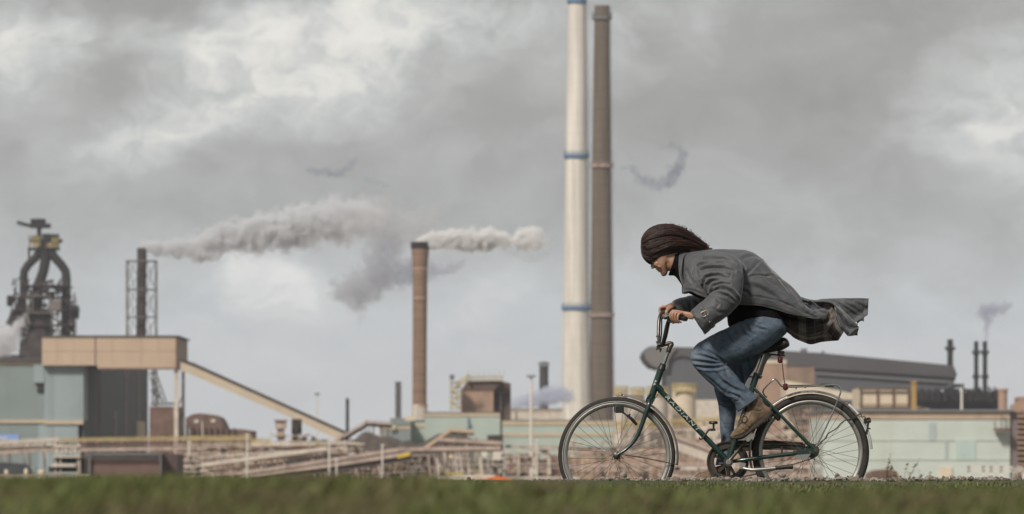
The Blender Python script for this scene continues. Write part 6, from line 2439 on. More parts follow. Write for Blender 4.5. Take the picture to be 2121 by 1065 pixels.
def blob3(mbx, c, r, sub=2, rot=None):
    bm = bmesh.new()
    bmesh.ops.create_icosphere(bm, subdivisions=sub, radius=1.0)
    r = (r, r, r) if not isinstance(r, (tuple, list)) else r
    bm.verts.index_update()
    vs = []
    for v_ in bm.verts:
        q_ = Vector((v_.co.x * r[0], v_.co.y * r[1], v_.co.z * r[2]))
        if rot:
            q_ = rot @ q_
        vs.append(Vector(c) + q_)
    fs = [tuple(x.index for x in f.verts) for f in bm.faces]
    bm.free()
    return mbx.add(vs, fs)


def fold(obj, lines, side=-1, pose_scale=1.0, noise_amp=0.0, noise_f=12.0, noise_seed=0, ymin=None):
    """press creases into a garment. lines: (polyline in photo units, depth m, width px, ridge)"""
    me = obj.data
    n = len(me.vertices)
    co = np.empty(n * 3); me.vertices.foreach_get('co', co); co = co.reshape(-1, 3)
    no = np.empty(n * 3); me.vertices.foreach_get('normal', no); no = no.reshape(-1, 3)
    off = root_loc(obj)
    wx = co[:, 0] + off.x; wy = co[:, 1] + off.y; wz = co[:, 2] + off.z
    s_ = K / (wy - CAM_Y)
    px = wx * s_ + 1060.5
    py = HORIZON - (wz - CAM_Z) * s_
    disp = np.zeros(n)
    facing = np.clip(-no[:, 1] * 1.6 + 0.25, 0, 1)
    for ln, dep, wid, ridge in lines:
        best = np.full(n, 1e9)
        sgn = np.ones(n)
        taper = np.ones(n)
        tot_len = sum(math.dist(a, b) for a, b in zip(ln[:-1], ln[1:]))
        acc = 0.0
        for a, b in zip(ln[:-1], ln[1:]):
            ax, ay = a; bx, by = b
            dx, dy = bx - ax, by - ay
            L = math.hypot(dx, dy)
            t = np.clip(((px - ax) * dx + (py - ay) * dy) / (L * L), 0, 1)
            qx, qy = px - (ax + dx * t), py - (ay + dy * t)
            d = np.hypot(qx, qy)
            m_ = d < best
            best = np.where(m_, d, best)
            sgn = np.where(m_, np.sign(dx * qy - dy * qx), sgn)
            f_ = (acc + t * L) / tot_len
            taper = np.where(m_, np.sin(np.clip(f_ * 0.9 + 0.05, 0, 1) * math.pi) ** 0.6, taper)
            acc += L
        sd = best * sgn
        disp += facing * taper * dep * (-np.exp(-(sd / wid) ** 2) + ridge * np.exp(-((sd + 1.7 * wid) / (1.1 * wid)) ** 2) + 0.35 * ridge * np.exp(-((sd - 1.9 * wid) / (1.3 * wid)) ** 2))
    if noise_amp:
        disp += noise_amp * np.array([mnoise.noise(Vector((c[0] * noise_f, c[1] * noise_f, c[2] * noise_f + noise_seed))) + 0.5 * mnoise.noise(Vector((c[0] * noise_f * 2.3, c[1] * noise_f * 2.3, c[2] * noise_f * 2.3 + noise_seed))) for c in co])
    co += no * disp[:, None]
    me.vertices.foreach_set('co', co.ravel())
    me.update()
    ms = obj.modifiers.new('soften', 'SMOOTH')
    ms.factor = 0.5
    ms.iterations = 1


def rp(name, mbx, m_, parent=None, **kw):
    return part(name, mbx, m_, parent or rider, **{'smooth': 'all', **kw})


# ---------------------------------------------------------------- body (one continuous surface)
HO = np.array([1331.7, 503.8]); HD = np.array([0.66, 0.75]); HF = np.array([-0.75, 0.66])


def H(t, f, y=0.0):
    q_ = HO + HD * t + HF * f
    return B(q_[0], q_[1], y)


def hp(t, f):
    q_ = HO + HD * t + HF * f
    return float(q_[0]), float(q_[1])


def head_st(t, f, b, w_):
    a = hp(t, f); c = hp(t, b)
    return (*a, *c, 0.0, w_)


body = MB()
loft(body, [head_st(1, -2, -30, 0.030), head_st(5, 7, -42, 0.050), head_st(14, 13, -49, 0.068), head_st(26, 16.5, -51, 0.076), head_st(36, 16.5, -49, 0.076), head_st(42, 14.5, -44, 0.073),
            head_st(48, 13.0, -36, 0.070), head_st(54, 13.0, -30, 0.066), head_st(60, 13.6, -22, 0.060), head_st(66, 13.6, -13, 0.051), head_st(72, 13.0, -6, 0.040), head_st(78, 12.6, 0, 0.030), head_st(81.5, 10.5, 5, 0.016)], 40, 5, ex=0.92)
rotf = Matrix.Rotation(math.atan2(-HF[1], HF[0]) * -1, 3, 'Y')
# nose
loft(body, [(*hp(40, 16), *hp(40, 8), 0, 0.007), (*hp(45, 18.5), *hp(45, 8), 0, 0.009), (*hp(49.5, 21.5), *hp(50, 8), 0, 0.012), (*hp(52.5, 21.5), *hp(53, 8), 0, 0.015), (*hp(54.5, 17.5), *hp(55, 8), 0, 0.013)], 20, 4, dome=1.0)
blob3(body, H(52.3, 15.5, -0.012), (0.010, 0.007, 0.009)); blob3(body, H(52.3, 15.5, 0.012), (0.010, 0.007, 0.009))
# brow, cheeks, lips, chin
for sgn in (-1, 1):
    blob3(body, H(36.5, 12.5, sgn * 0.028), (0.016, 0.022, 0.008))
    blob3(body, H(51, 5.5, sgn * 0.040), (0.023, 0.021, 0.020))
    blob3(body, H(58, 4.5, sgn * 0.040), (0.020, 0.018, 0.020))
    # ear
    blob3(body, H(39, -26, sgn * 0.072), (0.015, 0.008, 0.024), rot=Matrix.Rotation(math.radians(-40), 3, 'Y'))
    # jaw corner
    blob3(body, H(57, -14, sgn * 0.047), (0.022, 0.010, 0.020))
blob3(body, H(60.2, 13.6, 0), (0.011, 0.022, 0.006), rot=Matrix.Rotation(0.8, 3, 'Y'))
blob3(body, H(65.2, 13.2, 0), (0.010, 0.019, 0.006), rot=Matrix.Rotation(0.8, 3, 'Y'))
blob3(body, H(76, 9.5, 0), (0.019, 0.020, 0.017))
# neck and trunk
loft(body, [(1372, 505, 1378, 560, 0, 0.05), (1392, 515, 1391, 563, 0, 0.053), (1412, 522, 1404, 572, 0, 0.056), (1430, 530, 1420, 590, 0, 0.10), (1465, 532, 1450, 610, 0, 0.165), (1510, 530, 1495, 630, 0, 0.16), (1555, 545, 1540, 640, 0, 0.14),
            (1590, 585, 1565, 670, 0, 0.125), (1608, 630, 1582, 695, 0, 0.12), (1612, 668, 1598, 700, 0, 0.10)], 32, 4, dome=6)
# arms
loft(body, [(1478, 545, 1452, 572, -0.16, 0.05), (1505, 575, 1478, 598, -0.21, 0.05), (1528, 600, 1505, 620, -0.27, 0.045), (1530, 622, 1500, 618, -0.295, 0.042), (1515, 645, 1490, 622, -0.30, 0.042), (1470, 657, 1462, 634, -0.295, 0.038),
            (1438, 661.5, 1436, 646.5, -0.285, 0.026)], 24, 4, dome=4)
loft(body, [(1478, 545, 1452, 572, 0.16, 0.05), (1485, 575, 1460, 592, 0.21, 0.05), (1492, 605, 1466, 610, 0.27, 0.045), (1490, 630, 1464, 615, 0.295, 0.042), (1460, 640, 1448, 620, 0.295, 0.040),
            (1406, 638, 1402, 624, 0.28, 0.026)], 24, 4, dome=4)


def hand(side, G0, G1, wrist, mbx):
    """a hand closed round a grip; G0 inner end, G1 outer end of the grip axis"""
    ax = (G1 - G0).normalized()
    up = Vector((0, 0, 1)); up = (up - ax * up.dot(ax)).normalized()
    fw = Vector((-1, 0, 0)); fw = (fw - ax * fw.dot(ax) - up * fw.dot(up)).normalized()
    L = (G1 - G0).length
    k_pts = []
    specs = [(0.10, 1.00, 0.0088), (0.30, 1.08, 0.0090), (0.50, 1.02, 0.0086), (0.69, 0.86, 0.0078)]
    for i, (f_, ln, r_) in enumerate(specs):
        c_ = G0.lerp(G1, f_)
        kn = c_ + up * 0.031 + fw * 0.002
        pip = c_ + up * (0.024) + fw * (0.034 * ln)
        dip = c_ - up * (0.008 * ln) + fw * 0.033
        tip = c_ - up * 0.0275 * ln + fw * 0.012
        k_pts.append(kn)
        pts = curve_pts([kn - fw * 0.012, kn + up * 0.002, pip, dip, tip, tip - fw * 0.008], 5)
        rs = lerp_list([r_ * 1.08, r_ * 1.12, r_ * 1.03, r_ * 0.93, r_ * 0.86, r_ * 0.62], len(pts))
        mbx.tube(pts, rs, 12)
        blob3(mbx, kn + up * 0.003, r_ * 1.15, 2)
        blob3(mbx, pip, r_ * 1.10, 2)
    # palm: a fan of overlapping tubes from the wrist to each knuckle
    for i, kn in enumerate(k_pts):
        w_ = wrist + (kn - (k_pts[1] + k_pts[2]) / 2) * 0.45
        mid = (kn + w_) / 2 + up * 0.002
        mbx.tube([w_, mid, kn - fw * 0.004], [0.0175, 0.0145, 0.0105], 12)
        mid2 = (kn + w_) / 2 - up * 0.012
        mbx.tube([w_ - up * 0.005, mid2, kn - up * 0.006 - fw * 0.008], [0.0165, 0.013, 0.009], 12)
    # thumb leaves the side of the palm and closes under the grip
    c_ = G0.lerp(G1, 0.03)
    base = wrist.lerp(k_pts[0], 0.35) - up * 0.006
    pts = curve_pts([base, c_ - fw * 0.024 + up * 0.006 - ax * 0.004, c_ - fw * 0.018 - up * 0.018 - ax * 0.006, c_ + fw * 0.006 - up * 0.034 - ax * 0.002, c_ + fw * 0.016 - up * 0.036], 5)
    mbx.tube(pts, lerp_list([0.0155, 0.0125, 0.0110, 0.0100, 0.0062], len(pts)), 12)
    return k_pts


hand(-1, GR0, GR1, B(1434, 654.5, -0.288), body)
hand(1, GF0, GF1, B(1406, 630, 0.278), body)
# legs inside the jeans
loft(body, [(1600, 655, 1622, 692, -0.085, 0.08), (1560, 665, 1590, 715, -0.09, 0.078), (1510, 692, 1535, 734, -0.10, 0.070), (1455, 722, 1480, 750, -0.105, 0.058), (1440, 740, 1482, 752, -0.105, 0.055), (1455, 768, 1492, 758, -0.105, 0.055),
            (1490, 800, 1522, 784, -0.10, 0.052), (1530, 835, 1550, 822, -0.10, 0.038), (1546, 850, 1562, 838, -0.10, 0.036)], 28, 4, dome=5)
loft(body, [(1600, 655, 1622, 692, 0.085, 0.08), (1555, 690, 1585, 715, 0.09, 0.078), (1515, 750, 1545, 765, 0.10, 0.066), (1492, 792, 1528, 796, 0.105, 0.056), (1494, 830, 1522, 832, 0.11, 0.054), (1499, 880, 1515, 882, 0.12, 0.040), (1498, 915, 1512, 915, 0.12, 0.036), (1494, 960, 1507, 962, 0.125, 0.034)], 28, 4, dome=5)
# feet
loft(body, [(1580, 845, 1590, 858, -0.10, 0.028), (1562, 838, 1578, 868, -0.10, 0.034), (1545, 855, 1562, 882, -0.105, 0.036), (1530, 878, 1545, 898, -0.11, 0.040), (1518, 895, 1526, 906, -0.112, 0.032)], 20, 4, dome=3)
loft(body, [(1500, 965, 1504, 996, 0.125, 0.028), (1485, 968, 1486, 998, 0.125, 0.034), (1465, 978, 1466, 999, 0.13, 0.038), (1446, 985, 1446, 998, 0.13, 0.034)], 20, 4, dome=3)
body_o = part('body', body, m_skin, rider, smooth='all')
remesh(body_o, 0.0036, 5, 0.5)
# face creases: smile fold, mouth, nostril, eye line
FL = [
    ([hp(51, 15), hp(55, 11), hp(60, 9.0), hp(64, 8.5)], 0.0045, 1.0, 0.5),
    ([hp(62.6, 17), hp(62.8, 12), hp(61.5, 9.0)], 0.0050, 0.8, 0.2),
    ([hp(52.8, 18), hp(54.2, 14.0)], 0.0035, 0.8, 0.0),
    ([hp(69.5, 15), hp(69.5, 10), hp(68, 7)], 0.0025, 1.2, 0.2),
    ([hp(41.5, 15), hp(42.5, 9), hp(41.5, 5)], 0.0035, 1.2, 0.3),
    ([hp(53, 5), hp(59, 2.5), hp(66, 3.5)], 0.0022, 1.2, 0.3),
]
fold(body_o, FL)
q = MB(); blob3(q, H(60.4, 14.1, 0), (0.0075, 0.0215, 0.0035), 3, rot=Matrix.Rotation(0.85, 3, 'Y')); blob3(q, H(64.6, 13.9, 0), (0.0075, 0.018, 0.0038), 3, rot=Matrix.Rotation(0.85, 3, 'Y'))
part('lips', q, m_lip, rider, smooth='all')
for sgn in (-1, 1):
    q = MB(); blob3(q, H(41.0, 9.4, sgn * 0.031), (0.0115, 0.0115, 0.0115), 3)
    part('eye', q, mat('eye_white', (0.5, 0.45, 0.42), 0.3, mott=0.03, mscale=40), rider, smooth='all')
    q = MB()
    for k in range(9):
        f_ = k / 8
        c = H(41.6 + 0.3 * math.sin(3 * f_), 13.6 - 5 * f_, sgn * (0.026 + 0.016 * f_))
        q.tube([c, c + (H(1.2, 2.2) - H(0, 0)) * 1.0 + Vector((0, sgn * 0.002, 0))], [0.0006, 0.0002], 4)
    part('eyelashes', q, m_scalp, rider)

# ---------------------------------------------------------------- sweater
q = MB()
loft(q, [(1400.5, 522, 1384.5, 570, 0, 0.061), (1403, 522.5, 1387.5, 571, 0, 0.064), (1412, 522.5, 1398, 572, 0, 0.066), (1424, 526, 1409, 586, 0, 0.080), (1440, 527, 1419, 600, 0, 0.125), (1465, 529, 1445, 616, 0, 0.165),
         (1510, 528, 1480, 628, 0, 0.168), (1545, 535, 1504, 652, 0, 0.158), (1575, 552, 1511, 678, 0, 0.150), (1600, 578, 1545, 690, 0, 0.158), (1618, 615, 1580, 690, 0, 0.165), (1622, 640, 1600, 690, 0, 0.15)], 64, 8, ex=0.95)
sw_o = rp('sweater', q, m_knit)
fold(sw_o, [([(1388, 556), (1400, 562), (1412, 574)], 0.004, 3, 0.5), ([(1392, 545), (1404, 550), (1414, 556)], 0.004, 3, 0.5), ([(1515, 640), (1522, 665)], 0.006, 5, 0.5), ([(1535, 640), (1548, 660)], 0.006, 5, 0.5)], noise_amp=0.002, noise_f=18)

# ---------------------------------------------------------------- jeans
q = MB()
loft(q, [(1598, 648, 1629, 690, -0.055, 0.105), (1575, 647, 1612, 706, -0.07, 0.115), (1545, 660, 1582, 727, -0.088, 0.100), (1512, 677, 1545, 742, -0.10, 0.090), (1482, 690.5, 1519, 750, -0.105, 0.085), (1455, 705, 1503, 754, -0.107, 0.080),
         (1437, 720, 1498, 757, -0.108, 0.076), (1428.5, 736, 1499, 758, -0.108, 0.074), (1431, 752, 1502, 757, -0.108, 0.073), (1446, 772, 1510, 762, -0.107, 0.072), (1465, 791, 1522, 777, -0.105, 0.070), (1485, 806.5, 1533, 789, -0.104, 0.069),
         (1505, 822, 1546, 804, -0.103, 0.070), (1519, 835, 1558, 814, -0.102, 0.074), (1523.5, 845, 1565.5, 817.5, -0.102, 0.077), (1527.5, 853.5, 1571, 822.5, -0.102, 0.080)], 88, 10, dome=0)
loft(q, [(1598, 650, 1629, 690, 0.055, 0.105), (1565, 670, 1600, 712, 0.08, 0.11), (1540, 705, 1578, 735, 0.09, 0.10), (1515, 742, 1566, 762, 0.098, 0.090), (1492, 775, 1548, 790, 0.105, 0.080), (1481, 802, 1536, 808, 0.108, 0.074),
         (1486, 822, 1530, 828, 0.112, 0.070), (1490, 848, 1526, 858, 0.115, 0.067), (1493, 880, 1523, 884, 0.12, 0.066), (1494.5, 912, 1524, 914, 0.122, 0.068), (1488, 940, 1520, 940, 0.124, 0.074), (1484, 963, 1518, 961, 0.126, 0.078)], 72, 8)
# seat of the trousers and waist
loft(q, [(1560, 652, 1570, 700, 0, 0.14), (1578, 641, 1588, 712, 0, 0.162), (1597, 641, 1605, 708, 0, 0.172), (1615, 652, 1618, 700, 0, 0.160), (1626, 672, 1626, 692, 0, 0.12)], 64, 6, dome=3)
jn = rp('jeans', q, m_denim)
remesh(jn, 0.0052, 3, 0.5)
JF = [
    # hip and lap creases
    ([(1545, 668), (1552, 682), (1562, 694)], 0.009, 2.6, 0.9), ([(1532, 672), (1540, 688), (1553, 700)], 0.009, 2.6, 0.9), ([(1560, 672), (1572, 680), (1588, 684)], 0.007, 2.6, 0.8),
    ([(1558, 663), (1570, 670), (1580, 672)], 0.006, 2.2, 0.8), ([(1520, 680), (1527, 694)], 0.006, 2.4, 0.7), ([(1505, 688), (1512, 702), (1520, 712)], 0.006, 2.4, 0.7), ([(1490, 697), (1498, 710)], 0.005, 2.2, 0.7),
    ([(1475, 704), (1484, 716)], 0.005, 2.2, 0.7), ([(1463, 712), (1470, 722)], 0.004, 2.0, 0.7),
    # behind the knee
    ([(1504, 752), (1480, 744), (1455, 738), (1440, 736)], 0.011, 2.8, 0.9), ([(1503, 754), (1478, 752), (1452, 750), (1432, 748)], 0.009, 2.6, 0.9), ([(1500, 750), (1482, 736), (1466, 726)], 0.008, 2.6, 0.8),
    ([(1505, 757), (1486, 762), (1462, 762), (1444, 758)], 0.008, 2.8, 0.8), ([(1498, 745), (1470, 733), (1450, 722)], 0.005, 2.6, 0.8),
    # shin
    ([(1500, 762), (1510, 782), (1530, 800), (1545, 812)], 0.006, 3.2, 0.8), ([(1478, 766), (1495, 790), (1520, 806), (1548, 815)], 0.010, 3.6, 0.9), ([(1512, 814), (1530, 822), (1540, 832)], 0.006, 2.8, 0.8),
    ([(1528, 812), (1533, 820), (1530, 830), (1522, 832)], 0.004, 1.8, 0.6), ([(1460, 778), (1482, 796), (1500, 812)], 0.005, 3.0, 0.6),
    # far leg
    ([(1482, 808), (1500, 822), (1516, 826)], 0.009, 2.6, 0.9), ([(1486, 822), (1498, 832), (1515, 836)], 0.008, 2.6, 0.9), ([(1490, 838), (1504, 846)], 0.007, 2.6, 0.8), ([(1530, 750), (1534, 775), (1536, 792)], 0.008, 3.2, 0.8),
    ([(1548, 742), (1552, 765)], 0.007, 3.2, 0.8), ([(1495, 870), (1502, 890)], 0.006, 2.8, 0.7),
]
JF = [(a_, b_ * 1.35, c_, d_) for a_, b_, c_, d_ in JF]
fold(jn, JF, noise_amp=0.0035, noise_f=14)


def surf_tube(obj, pts, r, name, m_, parent, lift=0.0, y0=-0.4, closed=False, n=6, dens=3):
    """stitch a thin cord onto the camera side of a garment along photo-unit points"""
    from mathutils.bvhtree import BVHTree
    off = root_loc(obj)
    me = obj.data
    bvh = BVHTree.FromPolygons([v_.co + off for v_ in me.vertices], [tuple(p_.vertices) for p_ in me.polygons])
    c = cr([(a, b) for a, b in pts], dens)
    out_ = []
    camp = Vector((0, CAM_Y, CAM_Z))
    for x_, y_ in c:
        tgt = B(x_, y_, y0)
        d_ = (B(x_, y_, 0.4) - B(x_, y_, y0)).normalized()
        hit = bvh.ray_cast(tgt, d_)
        if hit[0] is not None:
            out_.append(hit[0] - d_ * lift)
    if len(out_) < 2:
        return None
    q_ = MB()
    q_.tube(out_, r, n)
    return q_


def seam(obj, lines, r, name, m_, parent, **kw):
    q_ = MB()
    for ln in lines:
        s_ = surf_tube(obj, ln, r, name, m_, parent, **kw)
        if s_:
            q_.add(s_.v, s_.f)
    return part(name, q_, m_, parent, smooth=True)


seam(jn, [[(1597, 653), (1596, 665), (1591, 680), (1590, 690), (1594, 697), (1602, 704)], [(1580, 649), (1577, 660), (1570, 672), (1566, 680)], [(1562, 678), (1535, 696), (1505, 710), (1475, 728), (1468, 733)],
          [(1466, 741), (1480, 757), (1498, 778), (1512, 794), (1535, 806), (1552, 813)], [(1522, 848), (1540, 836), (1567, 819)], [(1564, 664), (1580, 660), (1597, 661), (1612, 667)],
          [(1528, 811), (1533, 816), (1534, 824), (1530, 830), (1522, 833)]], 0.0009, 'seam', m_seam, jn, lift=0.0012, dens=8)

# ---------------------------------------------------------------- coat
def arch(mbx, st, ns=64, n=8, ang=112, power=0.85):
    """an open shell over the back: rows top x,y, hem x,y, y centre, half depth"""
    r = cr(st, n)
    vs = []
    cA = math.cos(math.radians(ang))
    for row in r:
        A = B(row[0], row[1], 0); B_ = B(row[2], row[3], 0)
        for k in range(ns + 1):
            t = -1 + 2 * k / ns
            a = abs(t) * math.radians(ang)
            frac = (1 - math.cos(a)) / (1 - cA)
            yy_ = math.copysign(math.sin(min(a, math.pi)) ** power, t) * row[5]
            vs.append(A.lerp(B_, frac) + Vector((0, row[4] + yy_, 0)))
    m_ = len(r)
    fs = []
    for i in range(m_ - 1):
        for k in range(ns):
            fs.append((i * (ns + 1) + k, (i + 1) * (ns + 1) + k, (i + 1) * (ns + 1) + k + 1, i * (ns + 1) + k + 1))
    return mbx.add(vs, fs)


def sheet(top, bot, yfun, nu=60, nv=26, uvscale=(0.5, 0.22)):
    """cloth between two edge curves given in photo units; yfun(u, v) is its depth"""
    def samp(c, u):
        c = np.array(c, float)
        d = np.r_[0, np.cumsum(np.hypot(*(c[1:] - c[:-1]).T))]
        return np.array([np.interp(u * d[-1], d, c[:, 0]), np.interp(u * d[-1], d, c[:, 1])])
    T_ = cr(top, 6); Bt = cr(bot, 6)
    vs, uv = [], []
    for i in range(nu + 1):
        u = i / nu
        a, b = samp(T_, u), samp(Bt, u)
        for j in range(nv + 1):
            v_ = j / nv
            p_ = a + (b - a) * v_
            vs.append(B(p_[0], p_[1], yfun(u, v_)))
            uv.append((u * uvscale[0], v_ * uvscale[1]))
    fs = []
    for i in range(nu):
        for j in range(nv):
            fs.append((i * (nv + 1) + j, i * (nv + 1) + j + 1, (i + 1) * (nv + 1) + j + 1, (i + 1) * (nv + 1) + j))
    return vs, fs, uv


def cloth(name, sheets, m_, parent, thick=0.0035, sub=0, noise_amp=0.0):
    me = bpy.data.meshes.new(name)
    vs, fs, uv = [], [], []
    for a, b, c in sheets:
        o_ = len(vs)
        vs += a; fs += [tuple(i + o_ for i in f) for f in b]; uv += c
    off = root_loc(parent)
    me.from_pydata([v_ - off for v_ in vs], [], fs)
    ul = me.uv_layers.new(name='UVMap')
    for lp in me.loops:
        ul.data[lp.index].uv = uv[lp.vertex_index]
    me.materials.append(m_)
    me.polygons.foreach_set('use_smooth', [True] * len(me.polygons))
    o_ = bpy.data.objects.new(name, me)
    link(o_)
    o_.parent = parent
    if thick:
        md_ = o_.modifiers.new('s', 'SOLIDIFY'); md_.thickness = thick; md_.offset = 0
    return o_


q = MB()
arch(q, [(1409, 527, 1414.5, 596, 0, 0.098), (1420, 523.5, 1415, 607, 0, 0.150), (1440, 519.5, 1428, 606, 0, 0.195), (1470, 517.2, 1452, 617, 0, 0.212), (1510, 517, 1490, 628, 0, 0.212), (1545, 518.2, 1532, 634, 0, 0.205), (1575, 533, 1568, 635.5, 0, 0.198),
         (1600, 557, 1594, 641, 0, 0.190), (1622, 580, 1622, 649, -0.005, 0.182), (1640, 595, 1642, 655, -0.02, 0.165), (1651, 608, 1664, 659, -0.045, 0.135), (1659, 627, 1680, 661.5, -0.075, 0.10), (1671, 638, 1692, 662, -0.10, 0.070),
         (1686, 645, 1702, 660, -0.12, 0.045), (1700, 640.5, 1709, 655, -0.135, 0.028), (1711, 645, 1712.3, 650.5, -0.14, 0.010)], 150, 18)
coat = rp('coat', q, m_coat, fix=False)
CF = [
    ([(1534, 578), (1556, 571), (1578, 569), (1600, 572), (1616, 578)], 0.005, 1.6, 0.8), ([(1577, 537), (1563, 551), (1551, 564), (1537, 577)], 0.006, 2.6, 0.7), ([(1530, 540), (1545, 532), (1565, 530), (1577, 536)], 0.006, 3.0, 0.7),
    ([(1532, 546), (1540, 556), (1536, 566)], 0.008, 3.0, 0.8), ([(1534, 612), (1570, 613.5), (1611, 622.5), (1640, 634), (1665, 646)], 0.003, 1.8, 0.7), ([(1614, 579), (1632, 599), (1645, 614), (1660, 630)], 0.009, 3.4, 0.8),
    ([(1590, 575), (1615, 598), (1640, 618), (1664, 640)], 0.006, 4.0, 0.7), ([(1560, 590), (1590, 606), (1620, 625)], 0.003, 4.0, 0.6), ([(1650, 632), (1668, 648), (1690, 658)], 0.007, 3.2, 0.8), ([(1600, 560), (1622, 585), (1640, 605)], 0.004, 3.0, 0.6),
    ([(1423, 560), (1428, 575), (1437, 588)], 0.008, 3.0, 0.8), ([(1420, 600), (1440, 604), (1462, 612)], 0.004, 2.6, 0.6), ([(1437, 545), (1437, 570), (1445, 596), (1470, 612)], 0.004, 2.0, 0.4), ([(1528, 628), (1560, 629), (1600, 636), (1650, 653)], 0.0018, 1.2, 0.5),
    ([(1686, 650), (1698, 646), (1710, 650)], 0.006, 2.2, 0.7),
    ([(1545, 540), (1575, 560), (1600, 590), (1620, 615)], 0.007, 6.0, 0.7), ([(1540, 590), (1570, 596), (1600, 612), (1630, 634)], 0.007, 5.0, 0.7), ([(1536, 600), (1548, 606), (1556, 616)], 0.007, 3.0, 0.8),
    ([(1480, 521), (1510, 524), (1540, 523)], 0.004, 3.0, 0.6), ([(1570, 560), (1590, 575), (1612, 600)], 0.005, 3.5, 0.8), ([(1430, 530), (1450, 528), (1475, 526)], 0.003, 2.2, 0.7),
]
CF = [(a_, b_ * 1.1, c_ * 1.1, d_) for a_, b_, c_, d_ in CF]
fold(coat, CF, noise_amp=0.004, noise_f=9)
md = coat.modifiers.new('s', 'SOLIDIFY'); md.thickness = 0.0045; md.offset = -1

# sleeves
q = MB()
SL = [(1462, 527, 1436, 556, -0.13, 0.060), (1485, 524, 1440, 578, -0.165, 0.080), (1510, 528, 1452, 600, -0.195, 0.092), (1528, 540, 1463, 610, -0.225, 0.096), (1535.5, 560, 1472, 609, -0.248, 0.094), (1536, 582, 1475, 606, -0.265, 0.090),
      (1534.5, 604, 1475, 605, -0.278, 0.088), (1529, 628, 1472, 606, -0.288, 0.086), (1512, 649, 1466, 612, -0.292, 0.083), (1492, 666, 1460, 619, -0.293, 0.080), (1478, 676, 1451, 627, -0.293, 0.078), (1468, 685, 1441, 636, -0.292, 0.076), (1457.5, 694.5, 1428, 647, -0.290, 0.076),
      (1458.5, 691.5, 1430, 649, -0.290, 0.072), (1469, 682, 1443, 638, -0.292, 0.070), (1480, 672, 1453, 630, -0.293, 0.066)]
loft(q, SL, 150, 32, dome=0)
slv = rp('sleeve', q, m_coat, coat)
SF = [
    ([(1438, 542), (1455, 537), (1475, 534.5), (1500, 537), (1524, 546)], 0.010, 2.6, 0.9), ([(1453, 560), (1463, 556), (1478, 555), (1500, 556), (1521, 563)], 0.012, 2.6, 1.0), ([(1458, 584), (1464, 574), (1474, 571), (1490, 571), (1502, 575)], 0.012, 2.6, 1.0),
    ([(1446, 568), (1452, 580), (1450, 592)], 0.009, 2.4, 0.9), ([(1459, 606), (1455, 594), (1460, 584)], 0.010, 2.4, 0.9), ([(1466, 604), (1466, 590), (1474, 582), (1488, 580)], 0.010, 2.4, 1.0), ([(1476, 604), (1488, 599), (1501, 598), (1514, 605), (1529, 624)], 0.014, 3.0, 1.0),
    ([(1477, 607), (1490, 608), (1508, 614), (1526, 628)], 0.009, 2.6, 0.9), ([(1473, 604), (1480, 592), (1496, 588), (1512, 590)], 0.009, 2.6, 0.9), ([(1480, 545), (1495, 546), (1512, 552)], 0.006, 2.4, 0.8), ([(1500, 566), (1512, 570), (1508, 578)], 0.006, 2.6, 0.8),
    ([(1484, 624), (1488, 630), (1484, 638)], 0.005, 2.6, 0.7), ([(1478, 640), (1490, 648), (1500, 646)], 0.004, 3.0, 0.7), ([(1436, 660), (1446, 664), (1452, 674)], 0.004, 2.6, 0.7), ([(1450, 640), (1458, 648), (1462, 660)], 0.004, 2.4, 0.7),
    ([(1444, 556), (1450, 549), (1462, 546)], 0.006, 2.4, 0.8),
]
SF = [(a_, b_ * 1.15, c_ * 1.12, d_) for a_, b_, c_, d_ in SF]
fold(slv, SF, noise_amp=0.0035, noise_f=13, noise_seed=3)
q = MB()
loft(q, [(1462, 527, 1436, 556, 0.13, 0.060), (1480, 535, 1440, 585, 0.18, 0.085), (1494, 560, 1452, 600, 0.22, 0.092), (1500, 590, 1455, 605, 0.26, 0.09), (1498, 625, 1452, 606, 0.28, 0.086), (1480, 648, 1444, 608, 0.29, 0.082), (1455, 655, 1428, 610, 0.292, 0.078), (1432, 656, 1412, 614, 0.29, 0.074), (1418, 657, 1396, 621, 0.288, 0.070),
         (1418, 654, 1398, 623, 0.288, 0.066), (1432, 652, 1414, 618, 0.29, 0.064)], 72, 8)
sl2 = rp('sleeve', q, m_coat, coat)
fold(sl2, [([(1420, 612), (1430, 626), (1432, 645)], 0.008, 2.6, 0.9), ([(1436, 610), (1446, 625), (1450, 642)], 0.010, 2.8, 0.9), ([(1408, 622), (1420, 636), (1424, 650)], 0.005, 2.6, 0.7)], noise_amp=0.004, noise_f=13, noise_seed=8)

m_stitch = mat('coat_seam', (0.030, 0.030, 0.033), 0.8, mott=0.1, mscale=40)
seam(coat, [[(1577, 537), (1563, 551), (1551, 564), (1537, 577)], [(1534, 579), (1556, 572), (1578, 569.5), (1600, 572.5), (1614, 577.5)], [(1534, 613), (1570, 614), (1611, 623), (1640, 634), (1664, 646), (1690, 655)],
            [(1533, 627.5), (1560, 628), (1600, 635), (1650, 652), (1690, 657)]], 0.0012, 'seam', m_stitch, coat, lift=0.0, dens=14)
seam(slv, [[(1439, 540), (1436.5, 556), (1438, 572), (1445, 592), (1455, 604), (1466, 611)], [(1433, 644), (1447, 667), (1461, 690)]], 0.0013, 'seam', m_stitch, slv, lift=0.0, dens=14)

# cuff strap with buckle on the near sleeve
from mathutils.bvhtree import BVHTree


